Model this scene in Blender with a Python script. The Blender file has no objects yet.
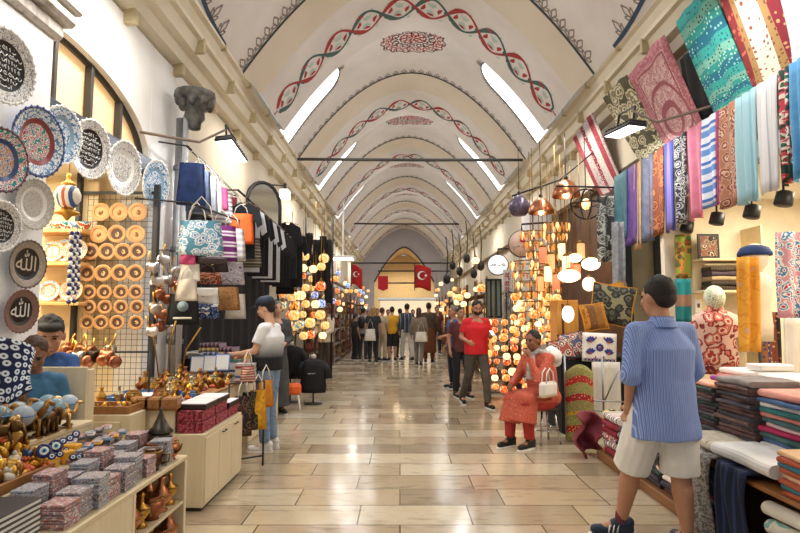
import bpy, math, random
from mathutils import Vector, Matrix, Euler
PI=math.pi
random.seed(7)
SC=bpy.context.scene
COL=SC.collection
# ---------------------------------------------------------------- camera maths (800x533 frame)
FPX=560.0; TH=math.atan(48.5/FPX); CT,ST=math.cos(TH),math.sin(TH); EYE=1.55
def _ray(px,py):
    u=(px-400)/FPX; v=(266.5-py)/FPX
    return (u,CT-v*ST,ST+v*CT)
def atY(px,py,Y):
    r=_ray(px,py); t=Y/r[1]; return Vector((r[0]*t,Y,EYE+r[2]*t))
def atX(px,py,X):
    r=_ray(px,py); t=X/r[0]; return Vector((X,r[1]*t,EYE+r[2]*t))
def atz(px,py,z):
    r=_ray(px,py); t=(z-EYE)/r[2]; return Vector((r[0]*t,r[1]*t,z))
# ---------------------------------------------------------------- colours and materials
def lin(c):
    c=c/255.0
    return c/12.92 if c<=0.04045 else ((c+0.055)/1.055)**2.4
def col(c):
    if isinstance(c,str):
        c=(int(c[0:2],16),int(c[2:4],16),int(c[4:6],16))
    return (lin(c[0]),lin(c[1]),lin(c[2]),1.0)
MATS={}
def _new(name):
    m=bpy.data.materials.new(name); m.use_nodes=True
    nt=m.node_tree; b=nt.nodes['Principled BSDF']
    return m,nt,b
def _coord(nt,kind,scale=(1,1,1)):
    tc=nt.nodes.new('ShaderNodeTexCoord'); mp=nt.nodes.new('ShaderNodeMapping')
    nt.links.new(tc.outputs[kind],mp.inputs['Vector'])
    mp.inputs['Scale'].default_value=scale
    return mp.outputs['Vector']
def _ramp(nt,fac,stops,const=False):
    r=nt.nodes.new('ShaderNodeValToRGB'); cr=r.color_ramp
    cr.interpolation='CONSTANT' if const else 'LINEAR'
    while len(cr.elements)<len(stops): cr.elements.new(0.5)
    for e,(p,c) in zip(cr.elements,stops):
        e.position=p; e.color=col(c)
    nt.links.new(fac,r.inputs['Fac'])
    return r.outputs['Color']
def _math(nt,op,a,b=None):
    n=nt.nodes.new('ShaderNodeMath'); n.operation=op
    for i,v in enumerate((a,b)):
        if v is None: continue
        if isinstance(v,(int,float)): n.inputs[i].default_value=v
        else: nt.links.new(v,n.inputs[i])
    return n.outputs[0]
def _noise(nt,vec,scale,detail=3,rough=0.5):
    n=nt.nodes.new('ShaderNodeTexNoise'); n.inputs['Scale'].default_value=scale
    n.inputs['Detail'].default_value=detail; n.inputs['Roughness'].default_value=rough
    nt.links.new(vec,n.inputs['Vector']); return n.outputs['Fac']
def _mix(nt,fac,a,b,mode='MIX'):
    n=nt.nodes.new('ShaderNodeMix'); n.data_type='RGBA'; n.blend_type=mode
    for s,v in ((n.inputs[0],fac),(n.inputs[6],a),(n.inputs[7],b)):
        if isinstance(v,(int,float)): s.default_value=v
        elif isinstance(v,tuple): s.default_value=v
        else: nt.links.new(v,s)
    return n.outputs[2]
def _bump(nt,b,h,strength,dist=0.01):
    n=nt.nodes.new('ShaderNodeBump'); n.inputs['Strength'].default_value=strength
    n.inputs['Distance'].default_value=dist
    nt.links.new(h,n.inputs['Height']); nt.links.new(n.outputs[0],b.inputs['Normal'])
def pm(c,rough=0.6,metal=0.0,var=0.08,scale=8.0,bump=0.0,coat=0.0):
    """procedural painted / plain material with slight mottling"""
    key=('pm',str(c),rough,metal,var,scale,bump,coat)
    if key in MATS: return MATS[key]
    m,nt,b=_new('paint_%s'%(c if isinstance(c,str) else '%02x%02x%02x'%tuple(c)))
    b.inputs['Roughness'].default_value=rough; b.inputs['Metallic'].default_value=metal
    b.inputs['Coat Weight'].default_value=coat
    v=_coord(nt,'Object'); f=_noise(nt,v,scale,3)
    base=col(c)
    lo=tuple(x*(1-var*2) for x in base[:3])+(1,); hi=tuple(min(1,x*(1+var*1.5)) for x in base[:3])+(1,)
    nt.links.new(_mix(nt,f,lo,hi),b.inputs['Base Color'])
    if bump: _bump(nt,b,_noise(nt,v,scale*6,4),bump)
    MATS[key]=m; return m
def glass(c='ffffff',rough=0.05,trans=0.9):
    key=('glass',c,rough,trans)
    if key in MATS: return MATS[key]
    m,nt,b=_new('glass_'+c); b.inputs['Base Color'].default_value=col(c)
    b.inputs['Transmission Weight'].default_value=trans; b.inputs['Roughness'].default_value=rough
    b.inputs['IOR'].default_value=1.3
    MATS[key]=m; return m
def glow(c,strength,base='ffffff'):
    key=('glow',c,strength)
    if key in MATS: return MATS[key]
    m,nt,b=_new('glow_'+c); b.inputs['Base Color'].default_value=col(base)
    b.inputs['Emission Color'].default_value=col(c); b.inputs['Emission Strength'].default_value=strength
    MATS[key]=m; return m
def stripes(cols,period=0.1,axis=0,kind='UV',rough=0.85,wob=0.0,bump=0.25,metal=0.0):
    """hard stripes: cols = list of colours or (width,colour)"""
    key=('st',str(cols),period,axis,kind,rough,wob,metal)
    if key in MATS: return MATS[key]
    m,nt,b=_new('striped_cloth'); b.inputs['Roughness'].default_value=rough; b.inputs['Metallic'].default_value=metal
    v=_coord(nt,kind); s=nt.nodes.new('ShaderNodeSeparateXYZ'); nt.links.new(v,s.inputs[0])
    x=s.outputs[axis]
    if wob: x=_math(nt,'ADD',x,_math(nt,'MULTIPLY',_noise(nt,v,9),wob))
    f=_math(nt,'FRACT',_math(nt,'DIVIDE',_math(nt,'ADD',x,50*period),period))
    ws=[(c if isinstance(c,tuple) and len(c)==2 else (1,c)) for c in cols]
    tot=sum(w for w,_ in ws); p=0; st=[]
    for w,c in ws: st.append((p,c)); p+=w/tot
    c=_ramp(nt,f,st,True)
    nt.links.new(c,b.inputs['Base Color'])
    _bump(nt,b,_noise(nt,v,160,2),bump,0.003)
    MATS[key]=m; return m
def floral(cols,scale=20,kind='UV',rough=0.85,stretch=(1,1,1),pos=(0,.22,.34,.5,.62)):
    """cells of blossoms: rings of colour around scattered centres"""
    key=('fl',str(cols),scale,kind,stretch,pos,rough)
    if key in MATS: return MATS[key]
    m,nt,b=_new('figured_cloth'); b.inputs['Roughness'].default_value=rough
    v=_coord(nt,kind,stretch)
    vo=nt.nodes.new('ShaderNodeTexVoronoi'); vo.inputs['Scale'].default_value=scale
    n=nt.nodes.new('ShaderNodeTexNoise'); n.inputs['Scale'].default_value=scale*1.2
    nt.links.new(v,n.inputs['Vector'])
    mx=_mix(nt,0.03,v,n.outputs['Color']); nt.links.new(mx,vo.inputs['Vector'])
    d=_math(nt,'ADD',vo.outputs['Distance'],_math(nt,'MULTIPLY',_math(nt,'SUBTRACT',_noise(nt,v,scale*2.5,2),.5),.35))
    c=_ramp(nt,d,list(zip(pos,cols)),True)
    nt.links.new(c,b.inputs['Base Color']); _bump(nt,b,_noise(nt,v,160,2),.2,0.003)
    MATS[key]=m; return m
def eyes(base,white,scale=20,kind='UV',r0=.1,r1=.3,rnd=.35,rough=.8):
    key=('ey',base,white,scale,kind,r0,r1)
    if key in MATS: return MATS[key]
    m,nt,b=_new('ringed_cloth'); b.inputs['Roughness'].default_value=rough
    vo=nt.nodes.new('ShaderNodeTexVoronoi'); vo.inputs['Scale'].default_value=scale; vo.inputs['Randomness'].default_value=rnd
    vo.voronoi_dimensions='2D'
    nt.links.new(_coord(nt,kind),vo.inputs['Vector'])
    nt.links.new(_ramp(nt,vo.outputs['Distance'],[(0,base),(r0,white),(r1,base)],True),b.inputs['Base Color'])
    MATS[key]=m; return m
def mottled(cols,scale=30,kind='Object',rough=0.7,metal=0.0,detail=3,const=False):
    key=('mo',str(cols),scale,kind,rough,metal,const)
    if key in MATS: return MATS[key]
    m,nt,b=_new('mottled'); b.inputs['Roughness'].default_value=rough; b.inputs['Metallic'].default_value=metal
    v=_coord(nt,kind); f=_noise(nt,v,scale,detail,.6)
    k=len(cols); st=[(0.3+0.4*i/max(1,k-1) if not const else (0 if i==0 else .36+.3*(i-1)/max(1,k-1)),c) for i,c in enumerate(cols)]
    nt.links.new(_ramp(nt,f,st,const),b.inputs['Base Color'])
    MATS[key]=m; return m
def wood(c1,c2,scale=3,rough=0.5,axis='x',kind='Object'):
    key=('wd',c1,c2,scale,rough,axis)
    if key in MATS: return MATS[key]
    m,nt,b=_new('wood'); b.inputs['Roughness'].default_value=rough
    v=_coord(nt,kind,{'x':(1,9,9),'y':(9,1,9),'z':(9,9,1)}[axis])
    nt.links.new(_ramp(nt,_noise(nt,v,scale,5,.65),[(.3,c1),(.7,c2)]),b.inputs['Base Color'])
    MATS[key]=m; return m
def metal(c,rough=0.3,var=0.15):
    return pm(c,rough,1.0,var,12)
# ---------------------------------------------------------------- mesh builder
I4=Matrix.Identity(4)
def T(x=0,y=0,z=0): return Matrix.Translation((x,y,z))
def R(a=0,b=0,c=0): return Euler((a,b,c)).to_matrix().to_4x4()
def S(x=1,y=None,z=None):
    if y is None: y=z=x
    return Matrix.Diagonal((x,y,z,1))
class MB:
    def __init__(s): s.v=[];s.f=[];s.m=[];s.sm=[];s.uv={};s.M=I4;s.k=0
    def at(s,M): s.M=M; return s
    def mat(s,k): s.k=k; return s
    def add(s,vs,fs,smooth=False,uvs=None):
        o=len(s.v); M=s.M
        s.v.extend([tuple(M@Vector(p)) for p in vs])
        if uvs:
            for i,u in enumerate(uvs): s.uv[o+i]=u
        for f in fs:
            s.f.append(tuple(i+o for i in f)); s.m.append(s.k); s.sm.append(smooth)
        return s
    def box(s,x0,x1,y0,y1,z0,z1,c=0.0):
        if c<=0:
            vs=[(x,y,z) for x in (x0,x1) for y in (y0,y1) for z in (z0,z1)]
            fs=[(0,1,3,2),(4,6,7,5),(0,4,5,1),(2,3,7,6),(0,2,6,4),(1,5,7,3)]
            return s.add(vs,fs)
        c=min(c,abs(x1-x0)*.49,abs(y1-y0)*.49,abs(z1-z0)*.49)
        L=((x0,x1),(y0,y1),(z0,z1)); vs=[]; idx={}
        for i in (0,1):
            for j in (0,1):
                for k in (0,1):
                    for a in range(3):
                        p=[L[0][i],L[1][j],L[2][k]]
                        for b_ in range(3):
                            if b_!=a: p[b_]+= c if (i,j,k)[b_]==0 else -c
                        idx[(i,j,k,a)]=len(vs); vs.append(tuple(p))
        fs=[]
        for a in range(3):
            o=[b_ for b_ in range(3) if b_!=a]
            for e in (0,1):
                q=[]
                for (p1,p2) in ((0,0),(1,0),(1,1),(0,1)):
                    t=[0,0,0]; t[a]=e; t[o[0]]=p1; t[o[1]]=p2; q.append(idx[(*t,a)])
                fs.append(tuple(q))
        for a in range(3):
            o=[b_ for b_ in range(3) if b_!=a]
            for p1 in (0,1):
                for p2 in (0,1):
                    t0=[0,0,0];t0[o[0]]=p1;t0[o[1]]=p2;t1=list(t0);t1[a]=1
                    fs.append((idx[(*t0,o[0])],idx[(*t1,o[0])],idx[(*t1,o[1])],idx[(*t0,o[1])]))
        for i in (0,1):
            for j in (0,1):
                for k in (0,1): fs.append(tuple(idx[(i,j,k,a)] for a in range(3)))
        return s.add(vs,fs)
    def lathe(s,prof,seg=16,smooth=True,a0=0.0,cap=True):
        vs=[];fs=[];n=len(prof)
        for (r,z) in prof:
            for i in range(seg):
                a=a0+2*PI*i/seg; vs.append((r*math.cos(a),r*math.sin(a),z))
        for j in range(n-1):
            for i in range(seg):
                i2=(i+1)%seg; fs.append((j*seg+i,j*seg+i2,(j+1)*seg+i2,(j+1)*seg+i))
        if cap and prof[0][0]>1e-4: fs.append(tuple(range(seg-1,-1,-1)))
        if cap and prof[-1][0]>1e-4: fs.append(tuple((n-1)*seg+i for i in range(seg)))
        return s.add(vs,fs,smooth)
    def cyl(s,r,z0,z1,seg=16): 
        c=min(r,abs(z1-z0))*.12
        return s.lathe([(r-c,z0),(r,z0+c),(r,z1-c),(r-c,z1)],seg,smooth=seg>8)
    def tube(s,pts,r,seg=8,smooth=True,flat=1.0,closed=False):
        pts=[Vector(p) for p in pts]; n=len(pts)
        rs=r if isinstance(r,(list,tuple)) else [r]*n
        up=Vector((0,0,1)); vs=[];fs=[]; prev=None
        for j,p in enumerate(pts):
            if closed: t=pts[(j+1)%n]-pts[j-1]
            else: t=(pts[min(j+1,n-1)]-pts[max(j-1,0)])
            if t.length<1e-9: t=Vector((0,0,1))
            t.normalize()
            if prev is None:
                a=t.cross(up)
                if a.length<1e-3: a=t.cross(Vector((1,0,0)))
            else: a=prev-t*prev.dot(t)
            if a.length<1e-6: a=t.orthogonal()
            a.normalize(); prev=a; b=t.cross(a)
            for i in range(seg):
                g=2*PI*i/seg; vs.append(tuple(p+a*(rs[j]*math.cos(g))+b*(rs[j]*flat*math.sin(g))))
        for j in range(n if closed else n-1):
            j2=(j+1)%n
            for i in range(seg):
                i2=(i+1)%seg; fs.append((j*seg+i,j*seg+i2,j2*seg+i2,j2*seg+i))
        if not closed:
            fs.append(tuple(range(seg-1,-1,-1))); fs.append(tuple((n-1)*seg+i for i in range(seg)))
        return s.add(vs,fs,smooth)
    def ell(s,c,r,seg=12,rings=8,M=None):
        if not isinstance(r,(tuple,list)): r=(r,r,r)
        vs=[];fs=[]
        for j in range(rings+1):
            t=PI*j/rings
            for i in range(seg):
                a=2*PI*i/seg
                p=Vector((r[0]*math.sin(t)*math.cos(a),r[1]*math.sin(t)*math.sin(a),-r[2]*math.cos(t)))
                if M is not None: p=M@p
                vs.append((c[0]+p[0],c[1]+p[1],c[2]+p[2]))
        for j in range(rings):
            for i in range(seg):
                i2=(i+1)%seg; fs.append((j*seg+i,j*seg+i2,(j+1)*seg+i2,(j+1)*seg+i))
        return s.add(vs,fs,True)
    def prism(s,poly,h0,h1,smooth=False):
        n=len(poly); vs=[(x,y,h0) for x,y in poly]+[(x,y,h1) for x,y in poly]
        fs=[tuple(range(n-1,-1,-1)),tuple(range(n,2*n))]+[(i,(i+1)%n,(i+1)%n+n,i+n) for i in range(n)]
        return s.add(vs,fs,smooth)
    def sheet(s,fn,nu,nv,th=0.006,smooth=True,uvs=(1,1)):
        """cloth: fn(u,v)->point, u,v in 0..1, closed sheet with thickness"""
        P=[[Vector(fn(i/nu,j/nv)) for i in range(nu+1)] for j in range(nv+1)]
        vs=[];uv=[]
        N=[]
        for j in range(nv+1):
            row=[]
            for i in range(nu+1):
                du=P[j][min(i+1,nu)]-P[j][max(i-1,0)]; dv=P[min(j+1,nv)][i]-P[max(j-1,0)][i]
                n=du.cross(dv)
                row.append(n.normalized() if n.length>1e-12 else Vector((0,0,1)))
            N.append(row)
        for sd in (0.5,-0.5):
            for j in range(nv+1):
                for i in range(nu+1):
                    vs.append(tuple(P[j][i]+N[j][i]*th*sd)); uv.append((i/nu*uvs[0],j/nv*uvs[1]))
        W=nu+1; K=W*(nv+1); fs=[]
        for j in range(nv):
            for i in range(nu):
                a=j*W+i; fs.append((a,a+1,a+W+1,a+W)); fs.append((K+a,K+a+W,K+a+W+1,K+a+1))
        for i in range(nu):
            fs.append((i,K+i,K+i+1,i+1)); a=nv*W+i; fs.append((a,a+1,K+a+1,K+a))
        for j in range(nv):
            a=j*W; fs.append((a,a+W,K+a+W,K+a)); a=j*W+nu; fs.append((a,K+a,K+a+W,a+W))
        return s.add(vs,fs,smooth,uv)
    def disc(s,r,z=0,seg=20):
        return s.add([(r*math.cos(2*PI*i/seg),r*math.sin(2*PI*i/seg),z) for i in range(seg)],[tuple(range(seg))])
    def ring(s,r0,r1,z,seg=24):
        vs=[(r*math.cos(2*PI*i/seg),r*math.sin(2*PI*i/seg),z) for r in (r0,r1) for i in range(seg)]
        return s.add(vs,[(i,(i+1)%seg,(i+1)%seg+seg,i+seg) for i in range(seg)])
    def mesh(s,name,mats):
        me=bpy.data.meshes.new(name); me.from_pydata(s.v,[],s.f)
        if not isinstance(mats,(list,tuple)): mats=[mats]
        for m in mats: me.materials.append(m)
        me.polygons.foreach_set('material_index',[min(k,len(mats)-1) for k in s.m])
        me.polygons.foreach_set('use_smooth',s.sm)
        if s.uv:
            ul=me.uv_layers.new(name='UVMap')
            vi=[0]*len(me.loops); me.loops.foreach_get('vertex_index',vi)
            flat=[]
            for i in vi:
                u=s.uv.get(i)
                if u is None: p=s.v[i]; u=(p[0]+p[1],p[2])
                flat.extend(u)
            ul.data.foreach_set('uv',flat)
        me.update(); return me
    def build(s,name,mats,parent=None,M=None):
        return link(name,s.mesh(name,mats),parent,M)
def link(name,me,parent=None,M=None):
    o=bpy.data.objects.new(name,me); COL.objects.link(o)
    if parent is not None: o.parent=parent
    if M is not None: o.matrix_local=M
    return o
def tag(o,label=None,cat=None,group=None,kind=None):
    if label: o['label']=label
    if cat: o['category']=cat
    if group: o['group']=group
    if kind: o['kind']=kind
    return o
def thing(name,label,cat,loc=(0,0,0),rot=(0,0,0),group=None,scale=1.0):
    o=bpy.data.objects.new(name,None); COL.objects.link(o); o.empty_display_size=.1
    o.location=loc; o.rotation_euler=rot if isinstance(rot,(tuple,list)) else (0,0,rot)
    if scale!=1.0: o.scale=(scale,)*3
    return tag(o,label,cat,group)
def solo(name,mb,mats,label,cat,loc=(0,0,0),rot=(0,0,0),group=None,kind=None):
    o=mb.build(name,mats); o.location=loc; o.rotation_euler=rot if isinstance(rot,(tuple,list)) else (0,0,rot)
    return tag(o,label,cat,group,kind)
def struct(name,mb,mats):
    return tag(mb.build(name,mats),kind='structure')
def dup(root,loc=None,rot=None,label=None,group=None,scale=None,swap=None):
    """copy a thing and its parts; swap = {part name: material} gives a copy its own colours"""
    def rec(o,parent):
        c=o.copy(); COL.objects.link(c); c.parent=parent
        if swap:
            base=o.name.split('.')[0]
            if base in swap and c.data: 
                c.material_slots[0].link='OBJECT'; c.material_slots[0].material=swap[base]
        for ch in KIDS(o): rec(ch,c)
        return c
    r=rec(root,None)
    if loc is not None: r.location=loc
    if rot is not None: r.rotation_euler=rot if isinstance(rot,(tuple,list)) else (0,0,rot)
    if scale is not None: r.scale=scale if isinstance(scale,(tuple,list)) else (scale,)*3
    if label: r['label']=label
    if group: r['group']=group
    return r
def KIDS(o): return list(o.children)
_TXT={}
_TMP=bpy.data.scenes.new('workshop')
def _dg():
    with bpy.context.temp_override(scene=_TMP,view_layer=_TMP.view_layers[0]):
        return bpy.context.evaluated_depsgraph_get()
def text(name,s,size,m,parent,M,depth=0.002):
    key=(s,size,depth)
    if key not in _TXT:
        cu=bpy.data.curves.new('txt','FONT'); cu.body=s; cu.size=size; cu.align_x='CENTER'; cu.align_y='CENTER'
        cu.extrude=depth; cu.resolution_u=3
        ob=bpy.data.objects.new('txt',cu); _TMP.collection.objects.link(ob)
        dg=_dg()
        _TXT[key]=bpy.data.meshes.new_from_object(ob.evaluated_get(dg))
        bpy.data.objects.remove(ob)
    me=_TXT[key].copy(); me.materials.clear(); me.materials.append(m)
    return link(name,me,parent,M)
def remesh(mb,voxel,smooth=4,mats=None,name='body',fac=0.5):
    me=mb.mesh(name,mats or [])
    ob=bpy.data.objects.new(name,me); _TMP.collection.objects.link(ob)
    a=ob.modifiers.new('r','REMESH'); a.mode='VOXEL'; a.voxel_size=voxel; a.use_smooth_shade=True
    b=ob.modifiers.new('s','SMOOTH'); b.iterations=smooth; b.factor=fac
    dg=_dg()
    out=bpy.data.meshes.new_from_object(ob.evaluated_get(dg))
    bpy.data.objects.remove(ob)
    if mats:
        out.materials.clear()
        for m in (mats if isinstance(mats,(list,tuple)) else [mats]): out.materials.append(m)
    return out
def align(d,p=(0,0,0),up=(0,0,1)):
    """matrix whose local +z looks along d, local +y near up"""
    z=Vector(d).normalized(); y=Vector(up); y=y-z*y.dot(z)
    if y.length<1e-5: y=Vector((0,1,0))-z*z.y
    y.normalize(); x=y.cross(z)
    M=Matrix((x,y,z)).transposed().to_4x4(); M.translation=Vector(p); return M
# ================================================================ THE SETTING
CX,HW,ZA,ZF=0.27,2.64,7.22,5.15
def arch(u): return ZA-(ZA-ZF)*abs(u)**1.92
_N=400; _S=[0.0]
for i in range(_N):
    a,b=i/_N,(i+1)/_N; _S.append(_S[-1]+math.hypot(HW*(b-a),arch(b)-arch(a)))
SMAX=_S[-1]
def u_of_s(s):
    t=abs(s); lo,hi=0,_N
    if t>=SMAX: return math.copysign(1.0,s)
    while hi-lo>1:
        m=(lo+hi)//2
        if _S[m]<=t: lo=m
        else: hi=m
    return math.copysign((lo+(t-_S[lo])/(_S[hi]-_S[lo]))/_N,s)
ZS=[3.4,8.1,12.7,17.5,22.6,27.6,32.6]; YEND=36.6; RIB=0.2
def drop(y):
    for z in ZS:
        if z<=y<z+.55: return RIB*(y-z)/.55
        if z+.55<=y<=z+2.3: return RIB
        if z+2.3<y<z+2.36: return RIB*(1-(y-z-2.3)/.06)
    return 0.0
def VS(s,y,off=0.0):
    u=u_of_s(s); e=1e-3; x=CX+HW*u; z=arch(u)
    du=0.004; z2=arch(min(1,abs(u)+du)); z1=arch(max(0,abs(u)-du))
    sl=(z2-z1)/(HW*(min(1,abs(u)+du)-max(0,abs(u)-du))) if abs(u)>.003 else 0
    sl*=(1 if u>=0 else -1)
    n=Vector((sl,0,-1)).normalized()   # inward, downward
    d=drop(y)+off
    return Vector((x,y,z))+n*d
M_VAULT=mottled(['d8d3cc','e0dbd5','e6e2dc'],1.1,rough=.9)
M_RIBFACE=mottled(['d8ccb8','e0d5c4'],1.0,rough=.85)
vb=MB(); ys=[-3.0]
for a,b in zip([-3]+ZS,ZS+[YEND]):
    if a>0: ys+= [a+.55,a+.7,a+2.29,a+2.3,a+2.36]
    ys+=[b-.3,b]
ys=sorted(set(round(y,3) for y in ys)); NS=56
rows=[[VS(-SMAX+2*SMAX*i/NS,y) for i in range(NS+1)] for y in ys]
W=NS+1
vs=[tuple(p) for r in rows for p in r]
fs0=[];fs1=[]
for j in range(len(ys)-1):
    mid=(ys[j]+ys[j+1])/2
    L=fs1 if any(z<mid<z+.55 for z in ZS) else fs0
    for i in range(NS): L.append((j*W+i,j*W+i+1,(j+1)*W+i+1,(j+1)*W+i))
vb.add(vs,fs0,True); vb.k=1; vb.add(vs,fs1,True)
struct('ceiling',vb,[M_VAULT,M_RIBFACE])
# painted ornament (thin paint relief lying on the plaster)
def ribbon(mb,pts,w,off=0.004):
    """pts (s,y); w width number or list"""
    n=len(pts); ws=w if isinstance(w,list) else [w]*n; vs=[]
    for j,(s,y) in enumerate(pts):
        a=pts[max(j-1,0)];b=pts[min(j+1,n-1)]; t=Vector((b[0]-a[0],b[1]-a[1]))
        if t.length<1e-9: t=Vector((1,0))
        t.normalize(); nx,ny=-t.y*ws[j]/2,t.x*ws[j]/2
        vs.append(tuple(VS(s+nx,y+ny,off))); vs.append(tuple(VS(s-nx,y-ny,off)))
    mb.add(vs,[(2*j,2*j+1,2*j+3,2*j+2) for j in range(n-1)])
def leaf(mb,s,y,L,w,ang,off=0.005):
    pts=[(s+L*t*math.cos(ang)+.12*L*math.sin(PI*t)*-math.sin(ang),y+L*t*math.sin(ang)+.12*L*math.sin(PI*t)*math.cos(ang)) for t in [0,.25,.5,.75,1]]
    ribbon(mb,pts,[w*.15,w*.8,w,w*.6,w*.05],off)
M_RED=pm('a8322e',.8); M_GRN=pm('46605c',.8); M_PALE=pm('b4cbc0',.8); M_GREY=pm('8f837b',.8); M_DKL=pm('3d4a4a',.8); M_BROWN=pm('4e2c28',.8)
def guilloche(Z0,n):
    mb=MB(); yc=Z0+1.45; A=.31; lam=.68
    L=SMAX-.12; N=int(2*L/.045)
    for k,(ph,m) in enumerate(((0,0),(PI,1))):
        mb.k=m; pts=[];w=[]
        for i in range(N+1):
            s=-L+2*L*i/N; f=PI*s/lam+ph
            pts.append((s,yc+A*math.sin(f))); w.append(.055+.065*abs(math.sin(f*1.0+.7))**4)
        ribbon(mb,pts,w)
    nn=int(L/lam)
    for i in range(-nn-1,nn+1):
        sc=(i+.5)*lam
        if abs(sc)>L: continue
        mb.k=2
        for dy in (-1,1):
            for da in (-.5,0,.5): leaf(mb,sc,yc+dy*.03,.17,.07,dy*PI/2+da,.002)
            for da in (-.8,.8): leaf(mb,sc+.2*da,yc+dy*.33,.12,.06,-dy*PI/2+da,.002)
        mb.k=0
        for dx in (-1,1):
            leaf(mb,sc+dx*.22,yc-.06*dx,.2,.085,PI/2*dx+.35,.006)
            leaf(mb,sc+dx*.06,yc+dx*.22,.17,.075,dx*PI+.3,.006)
        mb.k=1
        for dx in (-1,1): leaf(mb,sc+dx*.27,yc+.06,.14,.05,-PI/2*dx,.006)
    for s0 in (-1,1):
        mb.k=0; leaf(mb,s0*(L+.0),yc,.24,.05,(0 if s0>0 else PI),.006)
    return mb
def fringe(mb,path,h,step,off=.004):
    """little three-lobed finials along a path [(s,y,nx,ny)]"""
    for (s,y,nx,ny) in path:
        a=math.atan2(ny,nx)
        for da,l,w in ((0,h,.3),(.75,h*.62,.26),(-.75,h*.62,.26)):
            tip=(s+math.cos(a+da)*l,y+math.sin(a+da)*l)
            mid1=(s+math.cos(a+da+.35)*l*.6,y+math.sin(a+da+.35)*l*.6)
            mid2=(s+math.cos(a+da-.35)*l*.6,y+math.sin(a+da-.35)*l*.6)
            ribbon(mb,[(s,y),mid1,tip],h*.11,off); ribbon(mb,[(s,y),mid2,tip],h*.11,off)
def medallion(Z0):
    mb=MB(); yc=Z0+2.95
    for j,(rx,ry,k) in enumerate(((.56,.50,24),(.38,.32,16),(.19,.15,9))):
        mb.k=0 if j!=1 else 1
        for i in range(k):
            a=2*PI*i/k; s=rx*math.cos(a); y=yc+ry*math.sin(a)*(1 if math.sin(a)<0 else 1)
            pts=[]
            for t in range(9):
                g=a+t*.75; r=.066*(1-t/11); pts.append((s+r*math.cos(g)*1.3,y+r*math.sin(g)*1.2))
            ribbon(mb,pts,.028)
        for i in range(0,k,2):
            a=2*PI*(i+.5)/k; mb.k=(i//2)%2
            leaf(mb,rx*1.05*math.cos(a),yc+ry*1.05*math.sin(a),.11,.04,a,.005)
    for (rx,ry,k) in ((.66,.60,1),(.46,.40,0),(.27,.22,1)):
        mb.k=k; ribbon(mb,[(rx*(1+.05*math.cos(14*2*PI*i/84))*math.cos(2*PI*i/84),yc+ry*(1+.05*math.cos(14*2*PI*i/84))*math.sin(2*PI*i/84)) for i in range(85)],.022)
    mb.k=0
    for i in range(6):
        a=2*PI*i/6; leaf(mb,.02*math.cos(a),yc+.02*math.sin(a),.12,.05,a,.006)
    return mb
WIN=[]   # slit windows: (sign, y centre)
tn=1
for qi,Z0 in enumerate(ZS):
    if qi==0: continue
    struct('trim_%d'%tn,guilloche(Z0,qi),[M_RED,M_GRN,M_PALE]); tn+=1
    mb=MB(); 
    ribbon(mb,[(-SMAX+2*SMAX*i/60,Z0-.0) for i in range(61)],.05,.006)
    mb.k=1; n=int(2*SMAX/.2)
    fringe(mb,[(-SMAX+.1+i*.2,Z0-.03,0,-1) for i in range(n)],.17 if qi>1 else .26,.2)
    struct('trim_%d'%tn,mb,[M_DKL,M_GREY]); tn+=1
    if qi<6:
        struct('trim_%d'%tn,medallion(Z0),[M_RED,M_BROWN]); tn+=1
# lunette line in the nearest bay, right and left
for sg in (1,-1):
    mb=MB(); pts=[(sg*(SMAX-.02-1.0*(1-math.cos(t/12*PI/2))),7.3-2.6*math.sin(t/12*PI/2)) for t in range(13)]
    ribbon(mb,pts,.06,.006); mb.k=1
    pth=[]
    for j in range(1,12):
        a,b=pts[j-1],pts[j+1] if j<12 else pts[j]
        t=Vector((b[0]-a[0],b[1]-a[1])).normalized(); n=Vector((-t.y,t.x)); 
        if n.x*sg>0: n=-n
        pth.append((pts[j][0],pts[j][1],n.x,n.y))
    fringe(mb,pth,.24,.2)
    struct('trim_%d'%tn,mb,[pm('33475c',.8),M_GREY]); tn+=1
# slit windows
M_DAY=glow('f4f6fa',1.7); M_WF=pm('4a4643',.7)
def slit(sg,y0,s_lo,s_hi,wid,n,lean=0.0):
    """s from foot to tip; a daylight slit with a rounded head and a thin dark raised rim"""
    K=20; Lp=[];Rp=[]
    for i in range(K+1):
        t=math.sin(i/K*PI/2); s=s_lo+(s_hi-s_lo)*t; yy=y0+lean*t
        d=(1-t)*(abs(s_lo-s_hi)); w=wid/2*(1 if d>wid/2 else math.sqrt(max(0,1-(1-d/(wid/2))**2)))
        w=max(w,.004)
        Lp.append((s,yy-w)); Rp.append((s,yy+w))
    g=MB(); g.add([tuple(VS(sg*a,b,.006)) for p in zip(Lp,Rp) for a,b in p],[(2*j,2*j+1,2*j+3,2*j+2) for j in range(K)])
    loop=Lp+Rp[::-1]
    f=MB(); f.tube([VS(sg*a,b,.008) for a,b in loop],.016,6)
    f.k=1; pth=[]
    for j in range(1,K-4):
        pth.append((sg*Lp[j][0],Lp[j][1]-.02,0,-1)); pth.append((sg*Rp[j][0],Rp[j][1]+.02,0,1))
    for a in (-.6,0,.6): pth.append((sg*(Lp[-1][0]-.02),Lp[-1][1],-sg*math.cos(a),math.sin(a)))
    fringe(f,pth,.12 if n<4 else .1,.1)
    r=thing_struct('window_%d'%n)
    g.build('pane',M_DAY,r); f.build('window_frame',[M_WF,M_GREY],r)
def thing_struct(name):
    o=bpy.data.objects.new(name,None); COL.objects.link(o); o['kind']='structure'; return o
wn=1
for qi,Z0 in enumerate(ZS[1:6]):
    for sg in (-1,1):
        slit(sg,Z0+3.0,SMAX-.02,1.55 if sg>0 else 1.7,.92,wn,-.1); wn+=1
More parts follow.
